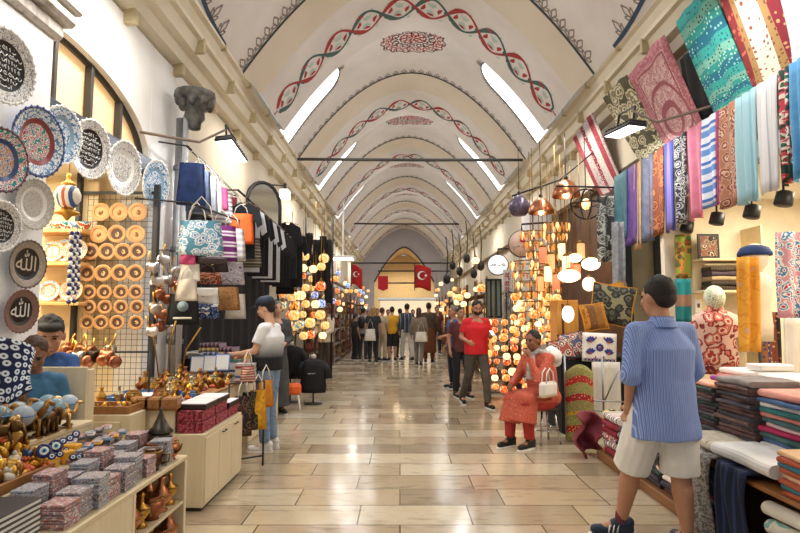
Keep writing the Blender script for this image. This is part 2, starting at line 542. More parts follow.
# tie rods across the vault
for i,(y,z,xa,xb) in enumerate(((atY(315,160,12.3).y,atY(400,160,12.3).z,-2.3,2.75),(23.5,atY(400,224,23.5).z,-2.4,2.95))):
    mb=MB(); mb.tube([(xa,y,z+.02),(0.2,y,z),(xb,y,z)],.035,8); struct('trim_%d'%tn,mb,pm('3c3a36',.6)); tn+=1
# end wall with pointed arch passage
YE=YEND
mb=MB(); 
n=24
outer=[(CX+HW*u,arch(abs(u))+.25) for u in [-1+2*i/n for i in range(n+1)]]
acx,ahw,az0,az1=0.27,1.95,3.7,6.0
inner=[(acx+ahw*u,az1-(az1-az0)*abs(u)**1.6) for u in [-1+2*i/n for i in range(n+1)]]
mb.add([(x,YE,z) for x,z in outer]+[(x,YE,z) for x,z in inner],[(i,i+1,n+2+i,n+1+i) for i in range(n)])
for sg,xx in ((-1,-3.4),(1,3.9)):
    xi=acx+sg*ahw; mb.add([(xx,YE,0),(xi,YE,0),(xi,YE,az0),(xx,YE,6.2),(acx+sg*HW,YE,ZF+.25)],[(0,1,2,4,3)])
struct('wall_back',mb,pm('c9c7d0',.9,0,.04,2))
mb=MB(); mb.tube([(x,YE-.03,z) for x,z in inner],.05,6); struct('trim_%d'%tn,mb,pm('4b4a55',.7)); tn+=1
mb=MB(); mb.sheet(lambda u,v:(acx-ahw*1.2+2.4*ahw*u, YE+.4+5*v, az0+ (az1-az0)*(1-abs(2*u-1)**1.7)+.1),20,4,.05)
struct('ceiling_passage',mb,mottled(['e4cda8','ecd9b8'],1,rough=.9))
mb=MB(); mb.box(-2.6,3.1,YE+5.2,YE+5.4,0,6,.02); struct('wall_far',mb,pm('e9d2a8',.9))
# floor of stone slabs
m,nt,b=_new('stone_slabs'); v=_coord(nt,'Object')
br=nt.nodes.new('ShaderNodeTexBrick'); br.offset=.37; br.offset_frequency=2; br.squash=1.22; br.squash_frequency=3
br.inputs['Scale'].default_value=1.0; br.inputs['Brick Width'].default_value=.86; br.inputs['Row Height'].default_value=.43
br.inputs['Mortar Size'].default_value=.006; br.inputs['Mortar Smooth'].default_value=.2; br.inputs['Bias'].default_value=0
br.inputs['Color1'].default_value=(0,0,0,1); br.inputs['Color2'].default_value=(1,1,1,1); br.inputs['Mortar'].default_value=(.5,.5,.5,1)
nt.links.new(v,br.inputs['Vector'])
tone=_ramp(nt,br.outputs['Color'],[(0,'8f8069'),(.25,'b0a084'),(.45,'c4b79e'),(.6,'a5927a'),(.8,'b9a98c'),(1,'cdc4b0')])
n1=_noise(nt,_coord(nt,'Object',(1.0,3.2,1)),2.6,6,.65)
vein=_ramp(nt,n1,[(.3,'8f7a5c'),(.48,'ffffff'),(.7,'f2e6cf')])
c=_mix(nt,.55,tone,vein,'MULTIPLY')
n2=_noise(nt,v,26,4,.7); c=_mix(nt,_math(nt,'MULTIPLY',_math(nt,'GREATER_THAN',n2,.66),.5),c,col('6f5a40'))
c=_mix(nt,br.outputs['Fac'],c,col('54452f'))
nt.links.new(c,b.inputs['Base Color'])
rr=_ramp(nt,_noise(nt,v,3.5,4),[(.3,'585858'),(.7,'828282')]); nt.links.new(rr,b.inputs['Roughness'])
hh=_math(nt,'SUBTRACT',_math(nt,'MULTIPLY',_noise(nt,v,5,3),.6),br.outputs['Fac'])
_bump(nt,b,hh,.25,.006)
mb=MB(); mb.add([(-6.5,-3,0),(7,-3,0),(7,42,0),(-6.5,42,0)],[(0,1,2,3)]); FLOOR=struct('floor',mb,m)
# ---- walls and cornices
M_WHITE=mottled(['dcdad6','e8e6e2','efeeea'],.8,rough=.85)
M_CREAM=mottled(['ddd2b8','e2d9c2','e8e0cc'],1.5,rough=.7)
M_PLAS=mottled(['c9bda6','d3c8b2'],.9,rough=.85)
XL,XR=-2.8,3.35
def cornice(name,sg,base):
    """boxed cornice run: base = inner x of upper lip, sg -1 left / +1 right (outwards)"""
    global tn
    X=lambda d: base+sg*d
    prof=[(0,5.24),(0,5.13),(.06,5.11),(.10,5.02),(.10,4.96),(.16,4.95),(.20,4.80),(.30,4.78),(.34,4.66),(.50,4.62),(.52,4.5),(.9,4.44),(.9,5.24)]
    mb=MB(); pts=[(X(d),z) for d,z in prof]; n=len(pts)
    Y0,Y1=-3,YEND-.02
    mb.add([(x,Y0,z) for x,z in pts]+[(x,Y1,z) for x,z in pts],[(i,(i+1)%n,(i+1)%n+n,i+n) for i in range(n)]+[tuple(range(n)),tuple(range(2*n-1,n-1,-1))])
    mb.k=1
    y=4.2
    while y<YEND-1:          # joint straps and small corbels
        mb.box(min(X(.08),X(.21)),max(X(.08),X(.21)),y,y+.05,4.79,4.99,.01)
        mb.box(min(X(.33),X(.62)),max(X(.33),X(.62)),y-.02,y+.07,4.5,4.66,.015)
        mb.box(min(X(-.012),X(.1)),max(X(-.012),X(.1)),y+.55,y+.6,5.1,5.25,.008)
        y+=1.25
    struct(name,mb,[M_CREAM,pm('c4b58f',.7)])
cornice('trim_%d'%tn,-1,-2.35); tn+=1
cornice('trim_%d'%tn,1,2.92); tn+=1
# left wall: near pier, arched shop front, second pier, long wall above the further shops
M_PIER=mottled(['f0f0f0','f8f8f8','fdfdfd'],.8,rough=.8)
mb=MB(); mb.box(-3.4,-2.6,2.0,4.06,0,3.62,.02); struct('wall_left_pier',mb,M_PIER)
mb=MB(); 
mb.box(-3.35,-2.56,1.9,4.12,3.62,3.75,.03); mb.box(-3.35,-2.5,1.85,4.18,3.75,3.86,.03); mb.box(-3.35,-2.47,1.9,4.2,3.86,4.02,.02)
struct('trim_%d'%tn,mb,mottled(['b9b3aa','d8d2c9','8e887f'],6,rough=.8)); tn+=1
# wall with arch window (opening above transom), built as strips round the half-ellipse
WY0,WY1,WZ=2.9,6.12,3.25; wyc,wry,wrz=4.55,1.57,.66
mb=MB()
K=28
el=[(wyc+wry*math.cos(PI-PI*i/K),WZ+wrz*math.sin(PI*i/K)) for i in range(K+1)]
for xx in (XL,):
    vs=[(xx,y,z) for y,z in el]+[(xx,y,4.6) for y,z in el]
    mb.add(vs,[(i,i+1,K+2+i,K+1+i) for i in range(K)])
mb.add([(XL,y,z) for y,z in el]+[(XL-.25,y,z) for y,z in el],[(i,i+1,K+2+i,K+1+i) for i in range(K)],True)
mb.box(XL-.3,XL,-3,el[0][0],0,4.6); mb.box(XL-.3,XL,el[-1][0],7.15,0,4.6,.01)
struct('wall_left',mb,M_WHITE)
mb=MB(); mb.box(XL-.3,XL,7.15,YEND,3.0,4.6); mb.box(XL-.9,XL-.6,7.15,YEND,0,3.0)
struct('wall_left_far',mb,M_PLAS)
w=thing_struct('window_%d'%wn); wn+=1
g=MB(); g.add([(XL-.14,y,z) for y,z in el],[tuple(range(K+1))]); g.build('pane',glow('efbf7e',.62,'e8c9a0'),w)
f=MB(); f.tube([(XL-.1,y,z) for y,z in el],.035,6)
for yy in (3.3,3.9,4.5,5.05,5.6): 
    zz=WZ+wrz*math.sqrt(max(0,1-((yy-wyc)/wry)**2)); f.box(XL-.13,XL-.06,yy-.022,yy+.022,WZ,zz,.004)
f.build('window_frame',pm('3b3832',.5),w)
mb=MB(); mb.box(XL-.02,XL+.05,4.06,6.14,WZ-.17,WZ+.02,.01); mb.box(XL-.02,XL+.09,4.06,6.14,WZ-.2,WZ-.16,.01)
struct('trim_%d'%tn,mb,pm('303a48',.5)); tn+=1
# shop 1 interior
M_SHOPW=pm('ecd9b4',.85)
mb=MB(); mb.box(-5.2,-5.1,2.2,6.3,0,3.3); mb.box(-5.2,-2.85,6.2,6.3,0,3.2); mb.box(-5.2,-3.4,2.1,2.2,0,3.2)
struct('wall_shop_left',mb,M_SHOPW)
mb=MB(); mb.box(-5.2,-2.85,2.1,6.3,3.08,3.14); struct('ceiling_shop_left',mb,pm('f2ead8',.9))
# right wall
mb=MB(); mb.box(XR,XR+.25,6.9,YEND,3.75,4.6); mb.box(XR+.2,XR+.5,12.5,YEND,0,3.75); mb.box(XR-.02,XR+.25,-3,6.9,3.3,4.6)
struct('wall_right',mb,M_PLAS)
mb=MB(); mb.box(2.85,3.35,12.2,13.0,0,3.9,.02); struct('wall_right_pier',mb,M_WHITE)
# right textile shop interior (open recess)
mb=MB(); mb.box(5.6,5.7,2.0,7.0,0,3.2); mb.box(3.3,5.7,6.95,7.05,0,3.2); mb.box(3.4,5.7,1.9,2.0,0,3.2)
struct('wall_shop_right',mb,pm('f0e4cc',.85))
mb=MB(); mb.box(3.46,5.7,2.0,7.05,3.0,3.06); struct('ceiling_shop_right',mb,pm('f4efe2',.9))
# ================================================================ GOODS: shared shapes
ORD=['first','second','third','fourth','fifth','sixth','seventh','eighth','ninth','tenth','eleventh','twelfth','thirteenth','fourteenth','fifteenth','sixteenth','seventeenth','eighteenth']
COPPER=metal('c0805e',.3); COPPER2=metal('9a6248',.35); BRASS=metal('c79a4a',.3); BRASS2=metal('8a6a34',.4); SILVER=metal('c4c4c4',.3)
BLACKM=pm('1d1d1f',.45); IRON=pm('2a2826',.5,.3); WHITEP=pm('f0efec',.6); BLACKC=mottled(['101013','1a1a1e'],9,rough=.85)
PLYW=wood('d6c6a4','e0d2b4',2.2,.55,'z'); PLYW2=wood('cdbb95','dccda9',2.2,.55,'y'); WOODM=wood('8a5c30','a87444',3,.45,'y')
def plate_mesh(part,mats,seg=40,ridge=.03):
    """unit-diameter dish lying in XY, face +z"""
    mb=MB()
    prof=[(0.0,0.0),(.25,.0),(.27,.004)]
    mb.k=0; mb.lathe([(0.001,.006),(.26,.006)],seg,cap=False)
    mb.k=1; mb.lathe([(.26,.006),(.30,.018),(.33,.03)],seg,cap=False)
    mb.k=2; mb.lathe([(.33,.03),(.38,.045),(.465,.06)],seg,cap=False)
    mb.k=3; mb.lathe([(.465,.06),(.485,.068),(.5,.062),(.49,.045),(.33,.01),(.25,-.02),(0.001,-.02)],seg,cap=False)
    for i in range(28):
        a=2*PI*i/28; mb.ell((.487*math.cos(a),.487*math.sin(a),.064),(.03,.03,.012),6,4)
    return mb.mesh(part,mats)
def script_lines(w,h,rows,m,parent,z,curved=True,name='calligraphy'):
    """rows of flowing script strokes, own strokes (no copied text)"""
    mb=MB(); rnd=random.Random(rows*7+3)
    for r in range(rows):
        y=h*(.5-(r+.5)/rows); hw=w/2*math.sqrt(max(.1,1-(2*y/h*.86)**2)) if curved else w/2
        x=-hw
        while x<hw-.02:
            L=.03+rnd.random()*.06; k=rnd.randint(0,3); rh=h/rows
            if k==0: pts=[(x,y-rh*.2),(x+L*.5,y-rh*.32),(x+L,y-rh*.1)]
            elif k==1: pts=[(x,y+rh*.35),(x+L*.15,y),(x+L*.2,y-rh*.3)]; L*=.5
            elif k==2: pts=[(x+L,y+rh*.1),(x+L*.5,y+rh*.25),(x+L*.2,y),(x+L*.5,y-rh*.2),(x+L*1.1,y-rh*.2)]
            else: pts=[(x,y+rh*.1),(x+L*.3,y-rh*.25),(x+L*.7,y-rh*.25),(x+L,y+rh*.2)]
            mb.tube([(a,b,z) for a,b in pts],rh*.09,4,flat=.4)
            if rnd.random()<.5: mb.ell((x+L*.5,y+rh*.38,z),(rh*.07,rh*.07,.003),5,3)
            x+=L+.012
    return mb.build(name,m,parent)
IZ1=floral(['1f4f8c','f2f2ee','b8423a','eef0ee','2f8a86'],16,'Object',.25)
IZ2=floral(['2d5fa0','cfe0ea','f4f4f0','a9c4d8','5b86b4'],22,'Object',.25)
IZ3=floral(['3c3c44','f0efe9','bdbab4','f4f3ef','8f8f96'],26,'Object',.25)
IZ4=floral(['b33d34','e8e2d6','2c5f96','f0ece2','c98a4a'],20,'Object',.25)
CERW=pm('f2f1ec',.2); CERK=pm('17171b',.3); 
def wall_plate(label,c,diam,kind,d=(1,-.32,-.1),group=None):
    r=thing('wall_plate',label,'plate'); r.matrix_world=align(d,c)@S(diam)
    KM={'black':[CERK,CERK,IZ3,CERW],'iznik':[IZ1,pm('8b3a3a',.3),IZ2,pm('3c4f86',.3)],'white':[IZ3,CERW,IZ3,CERW],'blue':[IZ2,pm('8fb2cc',.3),IZ2,CERW],
        'red':[IZ4,pm('2b4a7a',.3),IZ1,pm('5c3f46',.3)],'silver':[CERK,CERK,mottled(['6a635c','b9b1a6','8a8178'],30,metal=.6,rough=.4),metal('7a736b',.4)],
        'brown':[pm('1c1412',.3),pm('1c1412',.3),mottled(['5a3d36','8f6c60','6f4d44'],26),pm('7d5a50',.4)],'relief':[mottled(['8e8a84','d8d6d0','b0aca6'],24),CERW,mottled(['9a958d','dedbd5'],30),pm('b8b4ac',.4)]}
    link('dish',plate_mesh('dish',KM[kind]),r)
    if kind=='black': script_lines(.54,.56,7,CERW,r,.022)
    if kind in('silver','brown'):
        t=text('calligraphy','\uFDF2',.44,CERW if kind=='brown' else pm('d8cdb8',.3),r,T(0,0,.012))
    return r
PX=-2.56
for (px,py,hh,kind,lab,dd) in (
    (0,66,78,'black','large black and white calligraphy plate at the top left, cut by the frame edge',(1,-.12,-.06)),
    (33,142,72,'iznik','blue and red flowered plate on the white pier, below the large calligraphy plate',(1,-.12,-.06)),
    (-3,160,66,'red','red and green flowered plate cut by the left frame edge',(1,-.12,-.06)),
    (30,204,52,'relief','grey relief plate standing off the pier above the silver rimmed calligraphy plate',(1,-.12,-.06)),
    (-4,226,52,'black','dark plate cut by the left frame edge beside the grey relief plate',(1,-.12,-.06)),
    (23,264,49,'silver','black plate with gold calligraphy and a silver rim on the white pier',(1,-.12,-.06)),
    (17,311,44,'brown','lowest plate on the white pier, brown rim and white calligraphy',(1,-.12,-.06))):
    X=PX
    c=atX(px,py,X); wall_plate(lab,c+Vector((.02,0,0)),hh*c.y/560,kind,dd)
for (px,py,hh,kind,lab) in (
    (59,135,60,'blue','pale blue flowered plate half hidden behind the pier, leftmost on the dark rail'),
    (88,149,61,'black','black and white calligraphy plate hanging from the dark rail under the arch window'),
    (122,168,56,'white','white plate with grey flowers hanging in the middle of the dark rail'),
    (154,184,50,'blue','rightmost plate on the dark rail, white with fine blue pattern')):
    c=atX(px,py,XL+.13); wall_plate(lab,c,hh*c.y/560,kind,(1,-.12,-.1))
# --- shelf of ceramics at the back of the first shop
sh=thing('wall_shelf','wooden wall shelf unit with painted ceramics behind the white pier','shelf',(0,0,0))
SY=5.75
def xr(px,Y): return (px-400)/560*Y
mb=MB(); mb.box(xr(25,SY),xr(80,SY),SY+.26,SY+.29,1.2,3.0,.004); mb.build('back_panel',pm('f0dcb4',.7),sh)
shz=[atY(60,y,SY).z for y in (229,262,302)]
for z in shz:
    mb=MB(); mb.box(xr(25,SY),xr(80,SY),SY-.02,SY+.26,z-.035,z,.005); mb.build('shelf_board',pm('e8b878',.5),sh)
CER=[IZ4,IZ1,IZ2,floral(['2f8a5a','e2a13a','b33d34','f0e2c2','2c5f96'],14,'Object',.25)]
cnt=0
for ri,(row,z) in enumerate((([(46,17),(57,19),(69,18)],shz[1]),([(44,17),(55,15),(67,17)],shz[2]))):
    for k,(px,h) in enumerate(row):
        dm=h/560*SY*1.35
        o=thing('ceramic_plate','painted ceramic plate leaning on the %s shelf board behind the pier, %s from the left'%(('upper','lower')[ri],ORD[k]),'plate',group='painted ceramics on the shop shelf')
        o.matrix_world=align((.1,-1,.25),(xr(px,SY),SY+.08+.03*(k%2),z+dm*.5))@S(dm)
        link('dish',plate_mesh('dish',[CER[(k+ri)%4],pm('c98a4a',.3),CER[(k+ri+1)%4],pm('d8a458',.3)],24),o); cnt+=1
# small bowls on the top board
for k,px in enumerate((46,56,66,75)):
    mb=MB(); mb.lathe([(.02,0),(.035,.01),(.06,.05),(.075,.085),(.07,.085),(.05,.045),(.01,.02)],20)
    solo('ceramic_bowl',mb,CER[k%4],'small painted bowl on the top shelf board, %s from the left'%ORD[k],'bowl',(xr(px,SY),SY+.1,shz[0]),group='painted bowls on the top shelf board')
# --- hanging painted egg lantern
c=atY(68,197,4.75); hl=thing('hanging_lantern','egg shaped red and white striped lantern with gold fittings hanging beside the pier','lantern',c,scale=.78)
mb=MB(); mb.lathe([(.05,-.13),(.09,-.10),(.125,-.03),(.13,.03),(.10,.10),(.055,.13)],24); mb.build('globe',stripes(['c4593a','f2e8da','3a5f94','f2e8da'],.5,0,'Generated',.3),hl)
mb=MB(); mb.lathe([(.0,.27),(.02,.26),(.03,.22),(.015,.2),(.045,.17),(.07,.145),(.06,.125)],16); mb.tube([(0,0,.26),(0,0,.75)],.006,6); mb.build('top_fitting',BRASS,hl)
mb=MB(); mb.lathe([(.055,-.12),(.07,-.14),(.12,-.165),(.13,-.19),(.05,-.21),(.02,-.25),(.001,-.27)],16); mb.build('base_fitting',BRASS,hl)
# --- bead strands
def strand(label,c,n,r,ms):
    mb=MB()
    for i in range(n):
        mb.k=i%2; mb.ell((random.uniform(-.004,.004),0,-i*r*1.9),(r,r,r),8,6)
    mb.k=0; mb.tube([(0,0,.06),(0,0,-n*r*1.9)],.003,4)
    return solo('bead_strand',mb,ms,label,'bead strand',c,group='evil eye bead strands')
for k in range(4):
    c=atY(72+2.6*k,233+ (k%2)*4,4.9+.03*k); strand('strand of navy and white beads by the wire grid, %s from the left'%ORD[k],c,17-(k%2)*3,.02,[pm('1c2f6a',.25),CERW])
# --- wire grid with wooden plates
GY=5.95; gx0,gx1=xr(84,GY),xr(150,GY); gz0,gz1=.75,atY(120,194,GY).z
gr=thing('display_grid','tall wire display grid of carved wooden plates in a dark frame','display grid',(0,0,0))
mb=MB(); 
for i in range(13): x=gx0+(gx1-gx0)*i/12; mb.tube([(x,GY,gz0),(x,GY,gz1)],.003,5)
k=int((gz1-gz0)/.06)
for i in range(k+1): z=gz0+i*.06; mb.tube([(gx0,GY+.004,z),(gx1,GY+.004,z)],.003,5)
mb.build('wire_mesh',pm('77736c',.4,.5),gr)
mb=MB(); mb.box(gx1+.01,gx1+.07,GY-.03,GY+.03,.5,gz1+.1,.006); mb.box(gx0-.12,gx0-.07,GY-.03,GY+.03,.5,gz1+.5,.006); mb.box(gx0-.1,gx1+.05,GY+.0,GY+.03,gz1,gz1+.03,.004); mb.build('frame',pm('23262b',.5),gr)
WOODP=mottled(['c9905a','dcab74','d39e66'],9,rough=.5); WOODD=mottled(['4a3020','5f4030'],9,rough=.5); WOODR=pm('b8804c',.5)
def wooden_plate(center):
    r=thing('wooden_plate','x','plate',group='carved wooden plates on the wire grid')
    mb=MB(); mb.k=0; mb.lathe([(0.001,.01),(.31,.01)],28,cap=False); mb.k=1; mb.lathe([(.31,.01),(.325,.035),(.34,.05),(.40,.04),(.44,.05),(.48,.04),(.5,.02),(.48,-.01),(.001,-.01)],28,cap=False)
    mb.build('dish',[center,WOODP],r)
    g=MB(); g.ring(.335,.35,.052,28); g.ring(.42,.435,.05,28)
    for i in range(20):
        a=2*PI*i/20; g.ell((.39*math.cos(a),.39*math.sin(a),.05),(.022,.022,.01),6,4)
    g.build('carved_ring',WOODR,r)
    s=MB(); rnd=random.Random(5)
    for i in range(7):
        a=rnd.random()*6.28; b=rnd.random()*.1; pts=[(b*math.cos(a)+.1*math.cos(a+t)*(.4+.1*t),b*math.sin(a)+.12*math.sin(a+t*1.1)*(.6+.1*t),.02) for t in (0,.8,1.6,2.4)]
        s.tube(pts,.02,5,flat=.5)
    s.build('calligraphy',pm('e6c89a',.4) if center is WOODD else pm('8a5530',.5),r)
    return r
wpD=wooden_plate(WOODD); wpL=wooden_plate(WOODP); firstD=firstL=True
rows=[(212,(101,119,138),18.5,0),(234,(99,117,136),18,1),(251.5,(90.5,107,123,138),17,2),(273,(87,103,120,135.5),17,2),(292,(89,104.5,121,136),14.5,2),(307,(89,105,121,137),14,2),(322.5,(87,101,117,136),14.5,2)]
for ri,(py,xs,dp,kd) in enumerate(rows):
    for k,px in enumerate(xs):
        c=atY(px,py,GY-.05); dm=dp/560*GY
        src=wpD if (kd==2 or (kd==1 and k==1)) else wpL
        lab='carved wooden plate on the wire grid, %s row down, %s from left'%(ORD[ri],ORD[k])
        if (src is wpD and firstD) or (src is wpL and firstL):
            o=src; o['label']=lab
            if src is wpD: firstD=False
            else: firstL=False
        else: o=dup(src,label=lab)
        Mx=align((.12,-1,0),c)@R(0,0,.5*(k-1))@S(dm); o.matrix_world=Mx
# --- silver drain pipe with brackets and capital
c=atX(180,200,XL+.12); pp=thing('drain_pipe','silver grey drain pipe running down the pier','pipe',(c.x,c.y,0))
mb=MB(); mb.tube([(0,0,0),(0,0,3.95)],.075,16); mb.build('pipe',metal('b9bcc0',.45),pp)
mb=MB(); mb.tube([(.09,-.12,0),(.09,-.12,3.95)],.035,12); mb.build('side_conduit',pm('c9cbcd',.5,.4),pp)
for z in (1.2,2.3,3.3):
    mb=MB(); mb.lathe([(.08,z),(.092,z+.01),(.092,z+.06),(.08,z+.07)],16); mb.build('clamp',metal('8c8f93',.5),pp)
c=atX(195,106,XL+.3); mb=MB(); mb.M=S(.72)
mb.lathe([(.05,-.42),(.1,-.4),(.11,-.3),(.17,-.22),(.16,-.1),(.26,-.02),(.24,.06),(.34,.12),(.33,.22),(.2,.24)],14)
for i in range(9):
    a=i*.7; mb.ell((.25*math.cos(a),.25*math.sin(a),.02+.03*(i%3)),(.08,.08,.11),8,6)
solo('pipe_funnel',mb,mottled(['2c2a28','55524e','77746e'],9,rough=.6),'dark grey wrapped funnel head above the silver drain pipe','drain funnel',c)
# rod sticking across to the flood lamp
def flood(label,c,sx,d,arm):
    r=thing('flood_lamp',label,'flood lamp'); r.matrix_world=align(d,c,(1,0,0))
    mb=MB(); mb.box(-sx/2,sx/2,-.11,.11,-.05,0,.015); 
    for i in range(9): mb.box(-sx/2+.03+i*(sx-.06)/8-.004,-sx/2+.03+i*(sx-.06)/8+.004,-.1,.1,-.075,-.05)
    mb.build('housing',BLACKM,r)
    mb=MB(); mb.box(-sx/2+.015,sx/2-.015,-.095,.095,0,.006,.002); mb.build('lens',glow('fbfdff',5),r)
    mb=MB(); mb.tube([(-sx*.3,0,-.02),(-sx*.3,0,-.26),(sx*.3,0,-.26),(sx*.3,0,-.02)],.013,6); mb.build('bracket',IRON,r)
    mb=MB(); q=r.matrix_world.inverted()
    mb.tube([q@Vector(p) for p in arm],.016,6); mb.build('arm',pm('7c6a5e',.6),r)
    return r
c=atX(232,152,-2.1); c2=atX(228,131,-2.1); e=atX(140,132,XL)
flood('flat flood lamp above the hanging bags on the left',c,.7,(.12,-.12,-1),[(c2.x,c2.y-.1,c2.z-.02),(-2.3,c2.y-.4,e.z+.01),(XL,e.y,e.z)])
# ================================================================ LEFT STALLS
def copper_cezve(m=COPPER,hm=BRASS):
    r=thing('coffee_pot','x','coffee pot')
    mb=MB(); mb.lathe([(.001,0),(.045,0),(.055,.01),(.058,.03),(.042,.07),(.04,.085),(.05,.10),(.046,.10),(.036,.085),(.038,.07),(.05,.03),(.001,.01)],20); mb.build('pot_body',m,r)
    mb=MB(); mb.tube([(.04,0,.085),(.08,0,.10),(.145,0,.12)],[.007,.007,.009],8); mb.build('handle',hm,r)
    return r
def vase(kind=0,m=BRASS,m2=None):
    r=thing('brass_vase','x','vase'); P=[
     [(.001,0),(.03,0),(.032,.008),(.015,.02),(.04,.05),(.045,.075),(.02,.11),(.012,.14),(.022,.16),(.018,.16),(.008,.14)],
     [(.001,0),(.035,0),(.03,.01),(.05,.03),(.055,.06),(.045,.085),(.035,.095),(.04,.10),(.03,.10),(.0,.09)],
     [(.001,0),(.028,0),(.02,.015),(.012,.03),(.035,.06),(.035,.08),(.01,.1),(.008,.13),(.014,.135),(.002,.15)]][kind]
    mb=MB(); mb.lathe(P,18); mb.build('vase_body',m,r)
    mb=MB(); mb.lathe([(P[5][0]+.001,P[5][1]-.004),(P[5][0]+.004,P[5][1]),(P[5][0]+.001,P[5][1]+.004)],18)
    if kind==1: mb.tube([(.05,0,.07),(.085,0,.075),(.08,0,.04),(.05,0,.03)],.005,6); mb.tube([(-.05,0,.04),(-.085,0,.06),(-.1,0,.09)],[.009,.006,.004],6)
    mb.build('band' if kind!=1 else 'spout_and_handle',m2 or BRASS2,r); return r
def figurine(kind,m):
    """small cast animal: 0 horse, 1 camel, 2 elephant"""
    mb=MB(); k=kind
    mb.ell((0,0,.075),(.05,.022,.026),10,7)
    for sx in (-1,1):
        for sy in (-1,1): mb.tube([(sx*.035,sy*.012,.07),(sx*.038,sy*.013,.035),(sx*.036,sy*.013,0)],[.011,.007,.008],6)
    if k==0: mb.tube([(.035,0,.08),(.06,0,.115),(.065,0,.135)],[.017,.012,.011],7); mb.tube([(.06,0,.137),(.09,0,.118)],[.011,.007],7); mb.tube([(-.045,0,.085),(-.065,0,.06),(-.066,0,.03)],[.008,.01,.004],6)
    if k==1: mb.ell((-.012,0,.1),(.018,.014,.022),8,6); mb.ell((.02,0,.1),(.015,.013,.02),8,6); mb.tube([(.04,0,.07),(.065,0,.075),(.075,0,.12)],[.014,.01,.009],7); mb.tube([(.07,0,.122),(.1,0,.115)],[.01,.007],7)
    if k==2: mb.ell((.055,0,.09),(.026,.022,.026),8,6); mb.tube([(.075,0,.085),(.09,0,.055),(.085,0,.02)],[.01,.008,.005],7); mb.ell((.05,.024,.09),(.016,.006,.022),7,5); mb.ell((.05,-.024,.09),(.016,.006,.022),7,5)
    mb.box(-.055,.055,-.022,.022,-.006,.0,.002)
    return mb
EYEN=[pm('16255e',.15),CERW,pm('6fb4e0',.2),pm('101018',.2)]
def evil_eye(label,c,r,d,group):
    mb=MB(); mb.k=0; mb.lathe([(.001,-.2),(.7,-.17),(1,0),(.95,.1),(.55,.16)],22,cap=False); mb.k=1; mb.lathe([(.55,.16),(.52,.18),(.32,.2)],22,cap=False); mb.k=2; mb.lathe([(.32,.2),(.16,.215)],22,cap=False); mb.k=3; mb.lathe([(.16,.215),(.001,.22)],22,cap=False)
    o=solo('evil_eye_charm',mb,EYEN,label,'evil eye charm',group=group); o.matrix_world=align(d,c)@S(r); return o
# --- first stall: low stepped unit
st=thing('display_stall','cream stepped stall unit with open shelves of copper pots underneath','stall',(0,0,0))
X0=-1.45; YA,YB=1.6,3.92
mb=MB(); mb.box(-2.28,X0,YA,YB,.57,.6,.006); mb.build('front_top',PLYW2,st)
mb=MB(); mb.box(-2.28,-1.80,YA,YB-.1,.70,.73,.006); mb.box(-1.82,-1.80,YA,YB-.1,.6,.70); mb.build('middle_step',PLYW2,st)
mb=MB(); mb.box(-2.28,-2.0,YA,YB-.2,.84,.87,.006); mb.box(-2.02,-2.0,YA,YB-.2,.73,.84); mb.build('upper_step',PLYW2,st)
mb=MB(); mb.box(-2.28,X0,YB-.035,YB,0,.57,.004); mb.build('end_panel',PLYW,st)
mb=MB(); mb.box(-2.0,X0-.005,3.16,3.19,0.04,.57,.003); mb.build('divider',PLYW,st)
mb=MB(); mb.box(X0-.03,X0-.008,YA,3.16,.04,.57,.003); mb.build('front_panel',PLYW,st)
mb=MB(); mb.box(-2.0,X0-.005,3.19,YB-.035,.29,.31,.003); mb.build('inner_shelf',PLYW2,st)
mb=MB(); mb.box(-2.0,X0-.01,3.19,YB-.035,.04,.06,.003); mb.box(-2.02,-2.0,3.19,YB-.035,.04,.57); mb.build('carcass_back',PLYW,st)
# pots inside the open shelves
def vas_or_cez(kind):
    return copper_cezve(COPPER,BRASS) if kind==3 else vase(kind,(COPPER,COPPER2,BRASS)[kind%3])
protos=[vase(0,COPPER),vase(1,COPPER2),vase(2,BRASS),copper_cezve()]
used=set()
def put(k,loc,rz,lab,group,sc=1.0,name=None,swap=None):
    src=protos[k]
    if k not in used and not swap: used.add(k); o=src; o.location=loc; o.rotation_euler=(0,0,rz); o.scale=(sc,)*3; o['label']=lab; o['group']=group
    else: o=dup(src,loc,rz,lab,group,sc,swap)
    return o
for lv,z in ((0,.31),(1,.06)):
    n=0
    for i in range(5):
        for j in range(2):
            k=(i*2+j+lv)%3; put(k,(X0-.07-.14*j,3.27+i*.135,z),random.random()*6,'%s pot, %s along, %s row of the %s shelf under the stall'%(('copper','dark copper','brass')[k],ORD[i],('front','back')[j],('upper','lower')[lv]),'copper and brass pots under the stepped stall',1.15+.2*(j==0))
# front row, from the camera end: striped books, packs, card stacks, teapots, vase
CARD=[mottled(['4c4a52','8d8a92','b06a5c','c9c6c8'],60,'Object',.35,const=True),mottled(['5d6068','a0a4ae','7a5c5c','d4d2d2'],70,'Object',.35,const=True),mottled(['3f4a5a','909ab0','b8b4b0','6a5048'],65,'Object',.35,const=True)]
def magnet_stack(m,h,w=.13,d=.09,label='',loc=(0,0,0),rz=0,group='stacks of souvenir magnets'):
    mb=MB(); n=int(h/.014)
    for i in range(n): 
        a=random.uniform(-.004,.004); mb.box(-d/2+a,d/2+a,-w/2-a,w/2-a,i*.014,i*.014+.012,.002)
    return solo('magnet_stack',mb,m,label,'souvenir magnets',loc,rz,group)
for i in range(9):
    magnet_stack(CARD[i%3],.12+.02*(i%3),.125,.12,'wrapped souvenir magnet stack on the stall front edge, %s from the camera'%ORD[i],(-1.54-.015*(i%2),2.62+.135*i,.6),.05*(i%3),'front row of magnet stacks')
